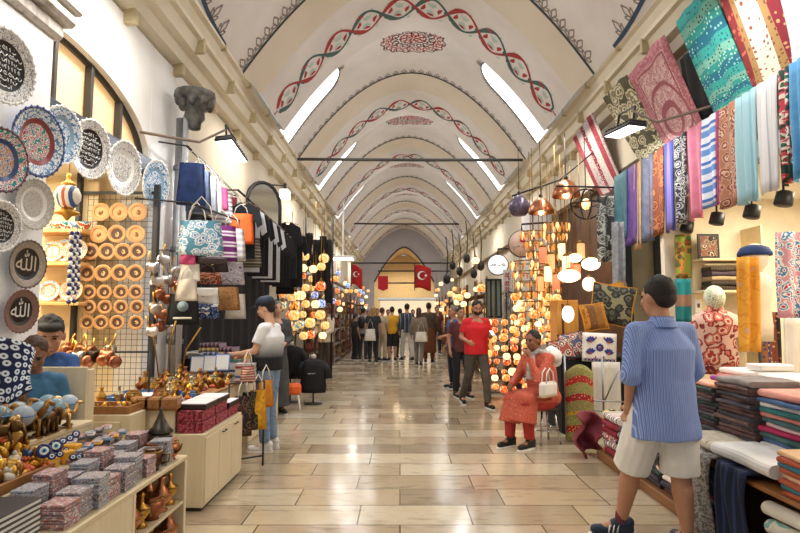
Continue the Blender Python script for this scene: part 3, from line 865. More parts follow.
for i in range(9):
    magnet_stack(CARD[(i+1)%3],.15+.025*(i%3),.13,.10,'wrapped souvenir magnet stack against the middle step, %s from the camera'%ORD[i],(-1.70,2.50+.15*i,.6),.03,'back row of magnet stacks')
PAGE=pm('e8e6e0',.6)
for i in range(8):
    mb=MB(); mb.k=0; mb.box(-.1,.1,-.14,.14,0,.004,.001); mb.box(-.1,.1,-.14,.14,.018,.022,.001); mb.k=1; mb.box(-.097,.095,-.136,.136,.004,.018)
    solo('souvenir_book',mb,[pm('2c2c34',.35),PAGE],'black and white book in the nearest stack on the stall, %s from the bottom'%ORD[i],'book',(-1.62,2.32,.6+i*.0225),random.uniform(-.05,.05),'books stacked at the near end of the stepped stall')
# teapots and the tall dark kettle at the far end of the front row
TEALM=pm('2e4a48',.3,.3); DARKC=metal('5a4030',.4)
for i,(px,py,k,m,sc) in enumerate(((128,462,1,DARKC,1.3),(137,456,1,COPPER2,1.35),(143,449,1,COPPER,1.3))):
    c=atz(px,py,.6); o=put(k,(-1.53-.05*(i%2),3.86-.13*(2-i)-.06,.6),i*1.3,('dark bronze','dark copper','bright copper')[i]+' little teapot on the stall front beside the tall kettle','small teapots on the stall front',sc,swap={'vase_body':m})
kt=thing('tall_kettle','tall dark kettle with a pointed cone lid at the far end of the stepped stall','kettle',(-1.60,3.82,.6),(0,0,2.6),scale=1.05)
mb=MB(); mb.lathe([(.001,0),(.055,0),(.06,.01),(.045,.02),(.075,.06),(.085,.1),(.07,.15),(.05,.165)],22); mb.build('kettle_body',mottled(['22302c','4a4a38','6b3a2a'],20,rough=.3,metal=.5),kt)
mb=MB(); mb.lathe([(.075,.16),(.08,.168),(.05,.2),(.025,.25),(.01,.29),(.014,.305),(.001,.32)],22); mb.build('lid',metal('4e4a44',.4),kt)
mb=MB(); mb.tube([(.07,0,.06),(.11,0,.09),(.12,0,.14),(.14,0,.15)],[.014,.01,.008,.007],8); mb.build('spout',DARKC,kt)
mb=MB(); mb.tube([(-.06,0,.14),(-.11,0,.15),(-.12,0,.1),(-.075,0,.06)],.008,8); mb.build('handle',DARKC,kt)
YEL=pm('e0a21e',.5)
mb=MB(); mb.box(-.06,.06,-.16,.16,0,.035,.004); solo('yellow_box',mb,YEL,'flat yellow box lying under the small teapots','box',(-1.74,3.70,.602))
mb=MB(); mb.box(-.02,.02,-.05,.05,0,.16,.004); solo('yellow_box',mb,YEL,'upright yellow box behind the tall dark kettle','box',(-1.74,3.87,.6))
# middle step: eyes, yellow packs, grey trays
for i,(px,py,r) in enumerate(((44,451,.038),(56,446,.036),(52,456,.02),(60,454,.018),(66,450,.016),(63,441,.02),(70,438,.02),(76,434,.022),(73,457,.02),(79,457,.02),(86,456,.022))):
    c=atX(px,py,-1.83-.008*i) if py<452 else atX(px,py,-1.79)
    evil_eye('%s blue glass evil eye charm on the middle step, %s from the camera'%(('large' if r>.03 else 'small'),ORD[min(i,10)]),c,r,(.7,-1,.5),'evil eye charms on the middle step')
for i in range(6):
    mb=MB(); mb.box(-.035,.035,-.045,.045,0,.06+.01*(i%3),.006); solo('yellow_packet',mb,YEL if i%3 else pm('e8b84a',.5),'yellow souvenir packet on the middle step, %s from the camera'%ORD[i],'packet',(-1.87-.02*(i%2),2.8+.1*i,.73),.3*i,'yellow packets on the middle step')
for i in range(12):
    magnet_stack(CARD[i%3],.03+.014*(i%3),.08,.1,'low pile of small magnets on the middle step, %s row, %s along'%(('front','back')[i%2],ORD[i//2]),(-1.86-.09*(i%2),3.2+.1*(i//2),.73),.1,'low magnet piles on the middle step')
for i in range(10):
    mb=MB(); mb.box(-.03,.03,-.06,.06,0,.012,.003); mb.k=1; mb.box(-.02,.02,-.05,.05,.012,.018,.002)
    solo('pen_case',mb,[pm(('4a7aa8','c8c8c8','e0a21e','3a3a44')[i%4],.4),CARD[i%3]],'flat pen case at the far end of the middle step, %s along'%ORD[i],'case',(-1.84-.1*(i%2),3.38+.1*(i//2),.775+.03*(i%2)),.4,'flat cases on the middle step')
# upper step: cast animals and glass ornaments
FIGM=[metal('9a7440',.35),metal('6a4e30',.4),metal('c8a468',.3)]
fm={}
for i in range(18):
    k=i%3; m=FIGM[(i//2)%3]; key=(k,(i//2)%3)
    if key not in fm: fm[key]=figurine(k,m).mesh('cast_figure',m)
    o=link('cast_figure',fm[key]); tag(o,'cast metal %s on the upper step, %s row, %s from the camera'%(('horse','camel','elephant')[k],('front','back')[i%2],ORD[i//2]),'figurine','cast metal animals on the upper step')
    o.location=(-2.06-.13*(i%2)+.02*(i%3),2.35+.135*(i//2),.876); o.rotation_euler=(0,0,.6+.5*(i%4)); sc=1.2+.35*(i%2)+.2*(i%3==0); o.scale=(sc,)*3
GLB=glass('b9dcec',.08,.6)
for i in range(8):
    c=(-2.06-.13*(i%2),3.12+.14*(i//2),.87)
    r=thing('glass_ornament','pale blue glass ball ornament on the upper step, %s along'%ORD[i],'ornament',c,0,'pale blue glass ornaments on the upper step')
    mb=MB(); mb.ell((0,0,.13),.058,14,10); mb.build('ball',GLB if i%3 else glass('d8e8f4',.08,.5),r)
    mb=MB(); mb.lathe([(.001,0),(.03,0),(.032,.006),(.008,.02),(.008,.07),(.02,.078)],12); mb.build('foot',BRASS2,r)
    mb=MB(); mb.ell((.0,0,.135),(.03,.03,.012),10,6); mb.lathe([(.058,.128),(.061,.131),(.058,.134)],16); mb.build('inset',pm(('3c6fb0','5a9cc0','2f4f8c')[i%3],.3),r)
# gold trinket spill
TR=[]
def trinket(k,m):
    mb=MB()
    if k==0: mb.lathe([(.001,0),(.012,.0),(.006,.008),(.014,.02),(.01,.034),(.003,.042)],8)
    elif k==1: mb.ell((0,0,.012),(.016,.016,.013),8,6); mb.lathe([(.004,.024),(.007,.03),(.002,.036)],6)
    elif k==2:
        for i in range(5): mb.ell((.012*math.cos(i*1.257),.012*math.sin(i*1.257),.008),(.008,.008,.006),6,4)
        mb.ell((0,0,.011),.006,6,4)
    else: mb.box(-.012,.012,-.008,.008,0,.022,.003); mb.ell((0,0,.026),(.008,.006,.006),6,4)
    return mb.mesh('trinket',m)
GM=[metal('d0a040',.3),metal('b07828',.35),pm('d86a3a',.4),pm('e8c060',.35),metal('8a6030',.4),pm('c8c0b0',.4),pm('8a2a2a',.4),pm('3a5f94',.4)]
for i in range(24): TR.append(trinket(i%4,GM[i%8]))
def spill(n,area_fn,lab,group,sc=(1,1.8)):
    for i in range(n):
        o=link('trinket',TR[random.randrange(24)]); p=area_fn(); o.location=p; o.rotation_euler=(random.uniform(-.3,.3),random.uniform(-.3,.3),random.random()*6); s=random.uniform(*sc); o.scale=(s,)*3
        tag(o,lab,'trinket',group)
_occ=[]
def scat(x0,x1,y0,y1,zf,md=.026):
    def f():
        for t in range(60):
            x=random.uniform(x0,x1); y=random.uniform(y0,y1)
            if all((x-a)**2+(y-b)**2>md*md for a,b in _occ): break
        _occ.append((x,y)); return (x,y,zf(x,y))
    return f
tr=thing('trinket_tray','slanting wooden tray full of small gold trinkets at the near end of the stall','tray',(0,0,0))
def slope(x,y): return .75+( -1.81-x)*.6
mb=MB(); mb.add([(-1.82,1.9,slope(-1.82,0)),(-1.82,3.02,slope(-1.82,0)),(-2.0,3.02,slope(-2.0,0)),(-2.0,1.9,slope(-2.0,0)),(-1.82,1.9,slope(-1.82,0)-.012),(-1.82,3.02,slope(-1.82,0)-.012),(-2.0,3.02,slope(-2.0,0)-.012),(-2.0,1.9,slope(-2.0,0)-.012)],[(0,1,2,3),(7,6,5,4),(0,4,5,1),(1,5,6,2),(2,6,7,3),(3,7,4,0)]); mb.build('tray_board',PLYW2,tr)
mb=MB(); mb.box(-1.83,-1.81,1.9,3.02,.732,.78,.002); mb.build('tray_rim',WOODM,tr)
spill(110,scat(-1.99,-1.84,2.1,3.0,lambda x,y:slope(x,y)),'small gold coloured trinket in the slanting tray of the stepped stall','gold trinkets in the slanting tray',(1.1,1.9))
_occ.clear()
spill(40,scat(-2.26,-2.03,2.25,3.1,lambda x,y:.87,.045),'small dark gold trinket among the figures on the upper step','trinkets on the upper step',(1.8,3.2))
_occ.clear()
spill(25,scat(-1.64,-1.59,2.45,3.6,lambda x,y:.6,.03),'small trinket lying between the magnet stacks','trinkets between the magnet stacks',(1.2,2.2))
# board, navy cloth
c=atY(63,385,3.97); bd=thing('plywood_counter','pale plywood counter box standing between the stepped stall and the boy','counter',(0,0,0))
x0,x1=xr(37,3.97),xr(91,3.97); zt=atY(80,367,3.97).z
mb=MB(); mb.box(x0,x1,3.97,3.99,.6,zt,.004); mb.build('front_board',PLYW,bd)
mb=MB(); mb.box(x0,x0+.025,3.99,4.08,.6,zt-.02,.004); mb.build('side_board',PLYW,bd); mb=MB(); mb.box(x1-.025,x1,3.99,4.08,.6,zt-.02,.004); mb.build('side_board',PLYW,bd)
mb=MB(); mb.box(x0,x1,3.97,4.08,.0,.6,.004); mb.build('base_board',PLYW,bd)
# navy evil-eye cloth on a stand
EYEC=eyes('14204a','e4ecf4',30,'UV',.12,.36)
cl=thing('patterned_scarf','navy scarf with white evil eye rings draped over a stand at the left frame edge','scarf',(0,0,0))
def f(u,v):
    Y=2.78; px=-6+40*u; top=352-16*math.sin(PI*min(1,max(0,u)))**.7; bot=384+ 18*math.sin(PI*(u*.8+.1)); py=top+(bot-top)*v
    p=atY(px,py,Y); p.y+=.03*math.sin(u*9+v*3)-.09*math.sin(PI*u); return p
mb=MB(); mb.sheet(f,20,14,.008,True,(.24,.26)); mb.build('cloth',EYEC,cl)
c=atY(14,352,2.82)
mb=MB(); mb.tube([(-2.12,2.9,.87),(-2.12,2.9,1.2),(-2.05,2.88,c.z-.06),(c.x,2.84,c.z-.03)],.012,8); mb.build('stand_pole',IRON,cl)
mb=MB(); mb.at(T(-2.12,2.9,.87)).lathe([(.001,0),(.09,0),(.09,.012),(.02,.02)],20); mb.build('stand_base',IRON,cl)

# --- second counter: cream cabinet
YC0,YC1=4.57,5.62; XC=-1.56; ZC=.6
cb=thing('cabinet_counter','cream panelled cabinet counter with red boxes on its top','cabinet',(0,0,0))
mb=MB(); mb.box(-2.6,XC,YC0,YC1,.03,ZC,.006); mb.build('cabinet_body',PLYW,cb)
for i in range(3):
    y0=YC0+.015+i*.345; mb=MB(); mb.box(XC,XC+.012,y0,y0+.335,.06,ZC-.03,.003); d=mb.build('door',PLYW,cb)
    if i>0: 
        h=MB(); h.tube([(XC+.012,y0+.05,ZC-.06),(XC+.03,y0+.05,ZC-.06),(XC+.03,y0+.14,ZC-.06),(XC+.012,y0+.14,ZC-.06)],.005,6); h.build('handle',IRON,d)
mb=MB(); mb.box(-2.55,XC-.02,YC0+.02,YC1,0,.03); mb.build('plinth',BLACKM,cb)
bx=thing('back_cabinet','taller cream cabinet standing behind the stepped stall, under the wooden tray','cabinet',(0,0,0))
mb=MB(); mb.box(-2.65,-2.03,4.6-.3,4.56,0,.80,.006); mb.build('cabinet_body',PLYW,bx); mb=MB(); mb.box(-2.6,-2.1,4.285,4.3,.1,.75,.004); mb.build('door',PLYW,bx)
# upper counter riser
rs=thing('counter_riser','wooden display platform running behind the red boxes, crowded with brassware','display platform',(0,0,0))
mb=MB(); mb.box(-2.6,-1.82,4.62,6.9,.601,.78,.006); mb.build('platform_body',PLYW,rs); mb=MB(); mb.box(-2.62,-1.80,4.6,6.92,.78,.8,.004); mb.build('platform_top',WOODM,rs)
RDB=floral(['7d1628','8f1c30','c06070','7d1628','6d1020'],40,'Object',.6)
for i,(x,y,z,sy) in enumerate(((-1.69,4.76,.6,.32),(-1.69,5.10,.6,.32),(-1.69,5.44,.6,.3),(-1.70,4.77,.69,.32),(-1.70,5.11,.69,.32))):
    r=thing('red_box','dark red gift box on the cabinet counter, %s layer, %s from the camera'%(('lower' if z<.65 else 'upper'),ORD[i if i<3 else i-3]),'gift box',(x,y,z),0,'dark red gift boxes on the counter')
    mb=MB(); mb.box(-.1,.1,-sy/2,sy/2,0,.065,.004); mb.build('box_body',RDB,r); mb=MB(); mb.box(-.104,.104,-sy/2-.004,sy/2+.004,.06,.088,.004); mb.build('lid',RDB,r)
for i,(y,z) in enumerate(((4.8,.779),(5.13,.779),(5.44,.69))):
    r=thing('flat_case','dark flat case with a white top lying on the red boxes, %s from the camera'%ORD[i],'case',(-1.70,y,z),0)
    mb=MB(); mb.box(-.12,.12,-.16,.16,0,.045,.004); mb.build('case_body',pm('2a1a1e',.4),r); mb=MB(); mb.box(-.115,.115,-.15,.15,.045,.05,.002); mb.build('white_sheet',pm('e4e2e4',.4),r)
for i in range(3):
    r=thing('wooden_drawer_box','small wooden drawer box under the tray, %s from the left'%ORD[i],'box',(xr((140,153,167)[i]+10,4.66)-.0,4.66-.06,.8 if i==9 else .8),0,'wooden drawer boxes')
    mb=MB(); mb.box(-.075,.075,-.05,.05,0,.09,.004); mb.build('box_body',WOODM,r)
    mb=MB(); mb.box(-.068,.068,-.056,-.05,.01,.08,.003); f_=mb.build('drawer',WOODM,r); k_=MB(); k_.ell((0,-.062,.045),.008,8,6); k_.build('knob',BRASS2,f_)
def tray(name,label,loc,sx,sy,h,m,rz=0):
    r=thing(name,label,'tray',loc,rz); mb=MB(); mb.box(-sx/2,sx/2,-sy/2,sy/2,0,.008); mb.build('tray_base',m,r)
    mb=MB(); 
    for a in (-1,1): mb.box(a*sx/2-.006,a*sx/2+.006,-sy/2,sy/2,0,h,.003); mb.box(-sx/2,sx/2,a*sy/2-.006,a*sy/2+.006,0,h,.003)
    mb.build('tray_rim',m,r); return r
tray('wooden_tray','long wooden tray of brass trinkets on the back cabinet',(-2.36,4.44,.801),.6,.24,.06,WOODM)
tray('blue_tray','blue edged tray lined with white behind the wooden tray',(-2.34,5.1,.8),.42,.5,.05,pm('2f68a0',.4))
mb=MB(); mb.box(-.19,.19,-.23,.23,0,.02,.004); solo('white_cloth',mb,pm('dfe6ec',.8),'white folded cloth lining the blue edged tray','cloth',(-2.34,5.1,.812))
_occ.clear(); spill(30,scat(-2.62,-2.1,4.35,4.52,lambda x,y:.81,.028),'small brass trinket in the long wooden tray','brass trinkets in the wooden tray',(1.3,2.2))
_occ.clear(); spill(75,scat(-2.1,-1.85,4.68,6.5,lambda x,y:.8,.03),'small brass trinket on the wooden display platform','brass trinkets on the display platform',(1.4,2.6))
k=0
for i in range(13):
    for j in range(4):
        x=-2.5+.15*j+random.uniform(-.02,.02); y=4.75+i*.14+random.uniform(-.02,.02)
        if j in(0,1,2) and 4.84<y<5.36 and x>-2.57 and x<-2.1: continue
        kk=(i+j*2)%3
        put(kk,(x,y,.8),random.random()*6,'brass %s on the display platform, row %s, %s from the wall'%(('vase','teapot','lamp')[kk],('one two three four five six seven eight nine ten eleven twelve thirteen'.split())[i],ORD[j]),'brassware on the display platform',random.uniform(.9,1.3),swap={'vase_body':(BRASS,metal('b4b09a',.3),metal('a88048',.35),COPPER2)[(i*3+j)%4]})
# brass lamps with long handles crossing (upright utensils)
for i,(px,py) in enumerate(((160,350),(170,345),(181,352))):
    c=atY(px,py,5.6); mb=MB(); mb.tube([(0,0,-.3),(.05*(i-1),0,.0),(.14*(i-1)+.05,0,.22)],[.006,.008,.01],8); mb.ell((0,0,-.31),(.035,.035,.02),10,6)
    solo('brass_ladle',mb,BRASS2,'long handled brass ladle propped up on the platform, %s from the left'%ORD[i],'ladle',(c.x,c.y,c.z+.02),group='brass ladles')
# copper pots lying / hanging on the grid foot
for i in range(12):
    px=66+i*4.6; py=352+5*(i%3); c=atY(px,py,5.2-.05*(i%3))
    o=put(3,c,random.random()*6,'coffee pot hung at the foot of the wire grid, %s from the left'%ORD[i],'copper coffee pots at the foot of the grid',1.0,swap={'pot_body':(COPPER,COPPER2,metal('3a3230',.4),COPPER,SILVER)[i%5]})
    o.rotation_euler=(random.uniform(-.9,-.3),random.uniform(-1.6,-.8),random.uniform(-.6,.6))
rl=thing('hanging_rail','black iron rail from which the copper pots hang at the grid foot','rail',(0,0,0)); mb=MB(); a=atY(64,352,5.3); b_=atY(150,352,5.3); mb.tube([a,b_],.01,6); mb.tube([(b_.x,5.3,.8),b_],.01,6); mb.tube([(a.x,5.3,.0),a],.01,6); mb.build('bar',IRON,rl)
# cluster of copper pots on the pier (165,300)
pcx=-2.5
for i,(px,py) in enumerate(((158,268),(168,262),(177,272),(162,282),(172,280),(180,288),(160,295),(170,300),(178,304),(157,310),(166,314),(174,318),(163,326),(172,330),(158,332))):
    c=atX(px,py,pcx+.04*(i%3)); m=(SILVER,metal('d8d0c8',.35),COPPER,COPPER,COPPER2)[(i+ (0 if i<5 else 2))%5] if i>4 else (SILVER,metal('d8d4d0',.4))[i%2]
    o=put(3,c,0,('steel' if i<5 else 'copper')+ ' pot in the bunch on the white pier, %s down'%(('first second third fourth fifth sixth seventh eighth ninth tenth eleventh twelfth thirteenth fourteenth fifteenth'.split())[i]),'metal pots bunched on the white pier',1.05,swap={'pot_body':m})
    o.rotation_euler=(random.uniform(-.5,.5),random.uniform(-1.7,-1.0),random.uniform(-1,1))
hk=thing('pot_hook_rail','thin vertical wire rail holding the bunch of metal pots on the pier','rail',(0,0,0)); mb=MB()
for px in (160,170,178):
    a=atX(px,250,pcx-.02); mb.tube([(a.x,a.y,a.z),(a.x,a.y,1.25)],.005,5)
mb.tube([atX(156,250,pcx-.02),atX(182,250,pcx-.02)],.006,5); mb.tube([atX(180,250,pcx-.02),atX(180,250,XL+.02)],.006,5)
mb.build('wires',IRON,hk)
# ================================================================ LEFT: bags, clothes, books
def folded(w,d,h,m_i=0,seg=6):
    """folded textile: rounded front fold on +x, slightly sagging; w along y, d along x"""
    mb=MB(); prof=[]
    for i in range(seg+1):
        a=-PI/2+PI*i/seg; prof.append((d/2-h/2+h/2*math.cos(a),h/2+h/2*math.sin(a)))
    prof+= [(-d/2,h),(-d/2,0)]
    n=len(prof); K=6; vs=[]
    ph=random.random()*6
    for j in range(K+1):
        y=-w/2+w*j/K; dz=.004*math.sin(ph+j*1.3); dx=.006*math.sin(ph*2+j)
        for (x,z) in prof: vs.append((x+dx,y,max(0,z+dz*(z/h))))
    fs=[(j*n+i,j*n+(i+1)%n,(j+1)*n+(i+1)%n,(j+1)*n+i) for j in range(K) for i in range(n)]
    fs+=[tuple(range(n-1,-1,-1)),tuple(K*n+i for i in range(n))]
    return mb.add(vs,fs,False)
def pile(x,y,z,n,w,d,h,mats,labf,group,rz=0,name='folded_textile',cat='folded textile',jit=.012):
    for i in range(n):
        o=solo(name,folded(w*random.uniform(.94,1.02),d*random.uniform(.94,1.02),h*.97),mats[i%len(mats)],labf(i),cat,(x+random.uniform(-jit,jit),y+random.uniform(-jit,jit),z+i*h),rz+random.uniform(-.04,.04),group)
def book(w,d,h,m,lab,loc,rot=0,group=None):
    mb=MB(); mb.k=0; mb.box(-d/2,d/2,-w/2,w/2,0,h*.14,.0008); mb.box(-d/2,d/2,-w/2,w/2,h*.86,h,.0008); mb.box(-d/2,-d/2+.003,-w/2,w/2,0,h); mb.k=1; mb.box(-d/2+.004,d/2-.004,-w/2+.004,w/2-.004,h*.14,h*.86)
    return solo('book',mb,[m,PAGE],lab,'book',loc,rot,group)
def hang_bag(w,h,m,strap,lab,c,rz=0,kind='tote_bag',cat='bag',dep=.09,group=None,flap=False,strapm=None,slen=None):
    """bag hanging by two strap loops; origin at bag top centre"""
    r=thing(kind,lab,cat,c,rz,group); mb=MB()
    def f(u,v,sg):
        x=(u-.5)*w*(1-.08*math.cos(PI*v)); z=-h*v; b=dep/2*math.sin(PI*min(1,max(0,u)))**.6*(.35+.65*math.sin(PI*min(1,.15+v*.8)))
        return (x,sg*b+.01*math.sin(7*u+5*v),z)
    K=8; vs=[]; uv=[]
    for sg in (-1,1):
        for j in range(K+1):
            for i in range(K+1): vs.append(f(i/K,j/K,sg)); uv.append((i/K*w,j/K*h))
    W=K+1; B=W*W; fs=[]
    for j in range(K):
        for i in range(K):
            a=j*W+i; fs.append((a,a+1,a+W+1,a+W)); fs.append((B+a,B+a+W,B+a+W+1,B+a+1))
    for i in range(K): fs.append((K*W+i,K*W+i+1,B+K*W+i+1,B+K*W+i))
    for j in range(K): fs.append((j*W,(j+1)*W,B+(j+1)*W,B+j*W)); fs.append((j*W+K,B+j*W+K,B+(j+1)*W+K,(j+1)*W+K))
    mb.add(vs,fs,True,uv); mb.build('bag_body',m,r)
    s=MB(); L=slen or h*.55
    for sg in (-1,1): s.tube([(-w*.28,sg*dep*.1,-.01),(-w*.2,sg*dep*.1,L*.6),(0,0,L),(w*.2,sg*dep*.1,L*.6),(w*.28,sg*dep*.1,-.01)],.01,6,flat=.5)
    s.build('strap',strapm or strap,r)
    if flap:
        g=MB(); g.sheet(lambda u,v:((u-.5)*w*.98,-dep*.55-.004*v,-h*.55*v*(1-.25*abs(2*u-1)**2)),8,6,.006,True,(w,h)); q=g.build('flap',m,r)
        k=MB(); k.box(-.015,.015,-dep*.55-.02,-dep*.55-.008,-h*.56,-h*.48,.004); k.build('clasp',BRASS,q)
    return r
def tee(w,h,m,lab,c,rz=0,group=None,hanger=True,mark=None,name='t_shirt',cat='t-shirt'):
    r=thing(name,lab,cat,c,rz,group)
    o=[(-.11,0),(-.5,-.1),(-.62,-.38),(-.45,-.44),(-.37,-.33),(-.38,-1.0),(.38,-1.0),(.37,-.33),(.45,-.44),(.62,-.38),(.5,-.1),(.11,0),(.06,-.05),(-.06,-.05)]
    o=[(x*w*.8,z*h) for x,z in o]
    mb=MB(); 
    mb.at(R(PI/2,0,0)).prism(o,-.022,.022); mb.build('cloth',m,r)
    if hanger:
        g=MB(); g.tube([(-.17*w/.5,0,-.055),(0,0,.0),(.17*w/.5,0,-.055)],.008,6); g.tube([(0,0,0),(0,0,.05),(.02,0,.075),(.0,0,.095),(-.02,0,.075)],.004,6); g.build('hanger',pm('9a7a54',.5),r)
    if mark: text('print',mark,h*.055,WHITEP,r,T(0,-.0245,-h*.42)@R(PI/2,0,0),.0008)
    return r
DARKCURT=mottled(['121214','1c1b1e'],4,rough=.9)
# backdrop cloth wall & rail of the bag shop
mb=MB(); mb.sheet(lambda u,v:(-2.86+.03*math.sin(u*60),7.25+5.0*u,.3+3.2*v),80,4,.01); solo('dark_curtain',mb,DARKCURT,'black curtain hung behind the bags and shirts on the left','curtain')
def rail(lab,a,b,hooks=0):
    r=thing('hanging_rail',lab,'rail'); mb=MB(); mb.tube([a,b],.014,8); mb.build('bar',IRON,r); 
    for p in (a,b): g=MB(); p=Vector(p); g.tube([p,(XL+.02 if p.x<0 else XR,p.y,p.z+.05)],.01,6); g.build('wall_arm',IRON,r)
    return r
CANV=mottled(['d8d2c4','e6e2d8'],20,rough=.9); NAVYC=mottled(['1c2c52','26407a'],8,rough=.85); GREYC=mottled(['8a8d94','a8aab0'],14,rough=.85)
FLB=floral(['3c78b4','eef2f4','8ab4d4','eaf0f4','5a9ab8'],14,'UV'); PURS=stripes([(3,'7a2a78'),(1,'efeaf0'),(1,'a85aa4'),(1,'efeaf0')],.13,1,'UV'); ORG=mottled(['e0581c','ee6e2c'],10,rough=.8)
OLV=stripes([(2,'4c4a40'),(1,'8a8472'),(2,'5c5648'),(1,'b0a890')],.09,1,'UV'); PNK=mottled(['b03a68','c8507c'],12,rough=.8)
Xb=-2.45
rail('black rail carrying the upper row of bags on the left wall',atX(187,146,Xb),atX(238,196,Xb))
ups=[(191,150,'navy',NAVYC,.3,.5),(198,158,'grey blue',mottled(['4a5878','6a7890'],9,rough=.85),.28,.5),(205,164,'light grey',GREYC,.28,.48),(211,170,'white canvas',CANV,.26,.42),(217,176,'pink',PNK,.26,.3),(222,181,'grey striped',stripes(['9a9aa0','e8e6e2'],.06,1,'UV'),.26,.44),(227,186,'dark red',mottled(['7a1c30','962a40'],9,rough=.85),.26,.32),(232,191,'pale green',mottled(['9ab4a4','b8ccc0'],9,rough=.85),.26,.36),(236,195,'rose',PNK,.24,.28)]
for i,(px,py,nm,m,w,h) in enumerate(ups):
    c=atX(px,py,Xb); hang_bag(w,h,m,CANV,'%s cloth bag hanging on the upper left rail, %s from the pier'%(nm,ORD[i]),(c.x+.02,c.y,c.z-.16),.35,dep=.12,group='cloth bags on the upper rail',slen=.15)
Xt=-2.2
rail('black rail carrying the tote bags below the flood lamp',atX(190,203,Xt),atX(243,222,Xt))
for i,(px,py,nm,m,w,h,sl) in enumerate(((201,221,'white tote bag with blue flower print',FLB,.44,.36,.26),(197,224,'white canvas tote bag',CANV,.36,.3,.24),(222,226,'purple and white striped tote bag',PURS,.36,.44,.2),(232,229,'white tote bag with grey stripes',stripes(['ece8e4','c8c4c8'],.08,1,'UV'),.34,.42,.2),(241,214,'bright orange cloth bag',ORG,.34,.42,.14),(246,238,'olive and grey striped woven bag',OLV,.42,.42,.12))):
    c=atX(px,py,Xt+.12*(i==0)-.06*(i==1)); hang_bag(w,h,m,CANV,nm+' hanging on the left below the flood lamp',c,.2,dep=.14,slen=sl)
small=[(188,251,.15,.14,'small pink pouch',PNK,Xt),(190,264,.2,.18,'white fringed pouch',CANV,Xt),(187,279,.2,.22,'pale beige string bag',mottled(['cfc4b0','e0d8c8'],14,rough=.9),Xt+.05)]
for (px,py,w,h,nm,m,X) in small: hang_bag(w,h,m,CANV,nm+' hanging beside the pier under the tote bags',atX(px,py,X),.2,'pouch','pouch',.05,None,slen=.12)
for (px,py,w,h,nm,m,fl) in ((213,258,.34,.17,'dark brown leather handbag hanging under the tote bags',mottled(['2a1c16','3a2820'],8,rough=.5),True),
    (207,273,.32,.13,'rust red patterned purse above the white purse',floral(['7a2c1c','a04a30','c8a080','702818','8a3a28'],20,'UV'),True),
    (204,288,.32,.19,'white clutch purse with a brass clasp',mottled(['dedcd8','eceae6'],9,rough=.6),True),
    (204,304,.32,.17,'navy blue patterned purse below the white clutch',floral(['1c2c52','7a8cb4','26407a','101c3c','d8dce8'],16,'UV'),True),
    (230,262,.36,.3,'pale grey round patterned cloth bag beside the purses',floral(['8a7090','d8d6dc','bcb8c4','e4e2e6','c8c4d0'],9,'UV'),False),
    (226,287,.34,.3,'tan woven basket bag below the pale grey bag',mottled(['8a5c34','b88850','6a4424'],30,rough=.9),False),
    (236,294,.26,.34,'white canvas shopper next to the tan basket bag',CANV,False),
    (184,294,.3,.32,'black backpack with a round emblem under the pouches',BLACKC,False)):
    c=atX(px,py,Xt-.05); o=hang_bag(w,h,m,pm('3a3030',.7),nm,c,.25,'handbag' if fl else 'cloth_bag','bag',.1,None,fl,slen=.1)
    if 'backpack' in nm:
        o.name='backpack'; g=MB(); g.at(T(0,-.06,-.13)@R(PI/2,0,0)); g.lathe([(.001,.0),(.05,0),(.055,.006)],20); g.build('emblem',pm('8aa0a8',.5),o); g=MB(); g.box(-.09,.09,-.075,-.06,-.26,-.24,.004); g.build('light_stripe',CANV,o)
# hat & arched mirror
am=thing('arched_mirror','round topped mirror in a dark frame leaning behind the shirt rail','mirror'); c=atX(264,190,-2.55); 
mb=MB(); pts=[(0,-.25,-.6),(0,-.25,0)]+[(0,-.25*math.cos(a*PI/10),.28*math.sin(a*PI/10)) for a in range(1,10)]+[(0,.25,0),(0,.25,-.6)]
am.location=(c.x,c.y,c.z-.28); am.rotation_euler=(0,0,-.7); am.scale=(1.5,)*3
mb.tube(pts,.025,8); mb.build('frame',BLACKM,am); g=MB(); g.prism([(p[1],p[2]) for p in pts],-.004,.004); o=g.build('mirror_glass',metal('d8dde2',.08,.02),am,Matrix(((0,0,1,0),(1,0,0,0),(0,1,0,0),(0,0,0,1))))
# t-shirt rack
rk=thing('shirt_rail','black iron rail with black and white t-shirts on it','rail'); mb=MB(); a=atX(238,190,-2.2); b=atX(284,231,-2.12); mb.tube([a,b],.015,8); mb.build('bar',IRON,rk)
mb=MB(); mb.tube([a,(-2.8,a.y,a.z)],.012,6); mb.build('wall_arm',IRON,rk); mb=MB(); mb.tube([b,(-2.8,b.y,b.z)],.012,6); mb.build('wall_arm',IRON,rk)
BLK=BLACKC; WHT=mottled(['d8dade','e6e8ec'],7,rough=.85)
for i in range(10):
    t=(i+1.3)/11; p=a.lerp(b,t); m=(BLK,WHT,BLK,BLK,WHT,BLK,WHT,BLK,BLK,BLK)[i]
    tee(.5,.95 if i>0 else .8,m,'%s t-shirt on the left iron rail, %s from the camera'%('white' if m is WHT else 'black',ORD[i]),(p.x,p.y,p.z-.09),.15,'black and white t-shirts on the left rail')
for i,(px,py) in enumerate(((288,222),(294,232),(286,240))):
    c=atY(px,py,11.2+.3*i); tee(.62,1.15,BLACKC,'long black jacket hanging beyond the t-shirts, %s from the camera'%ORD[i],c,0,'black jackets hanging beyond the t-shirts',name='jacket',cat='jacket')
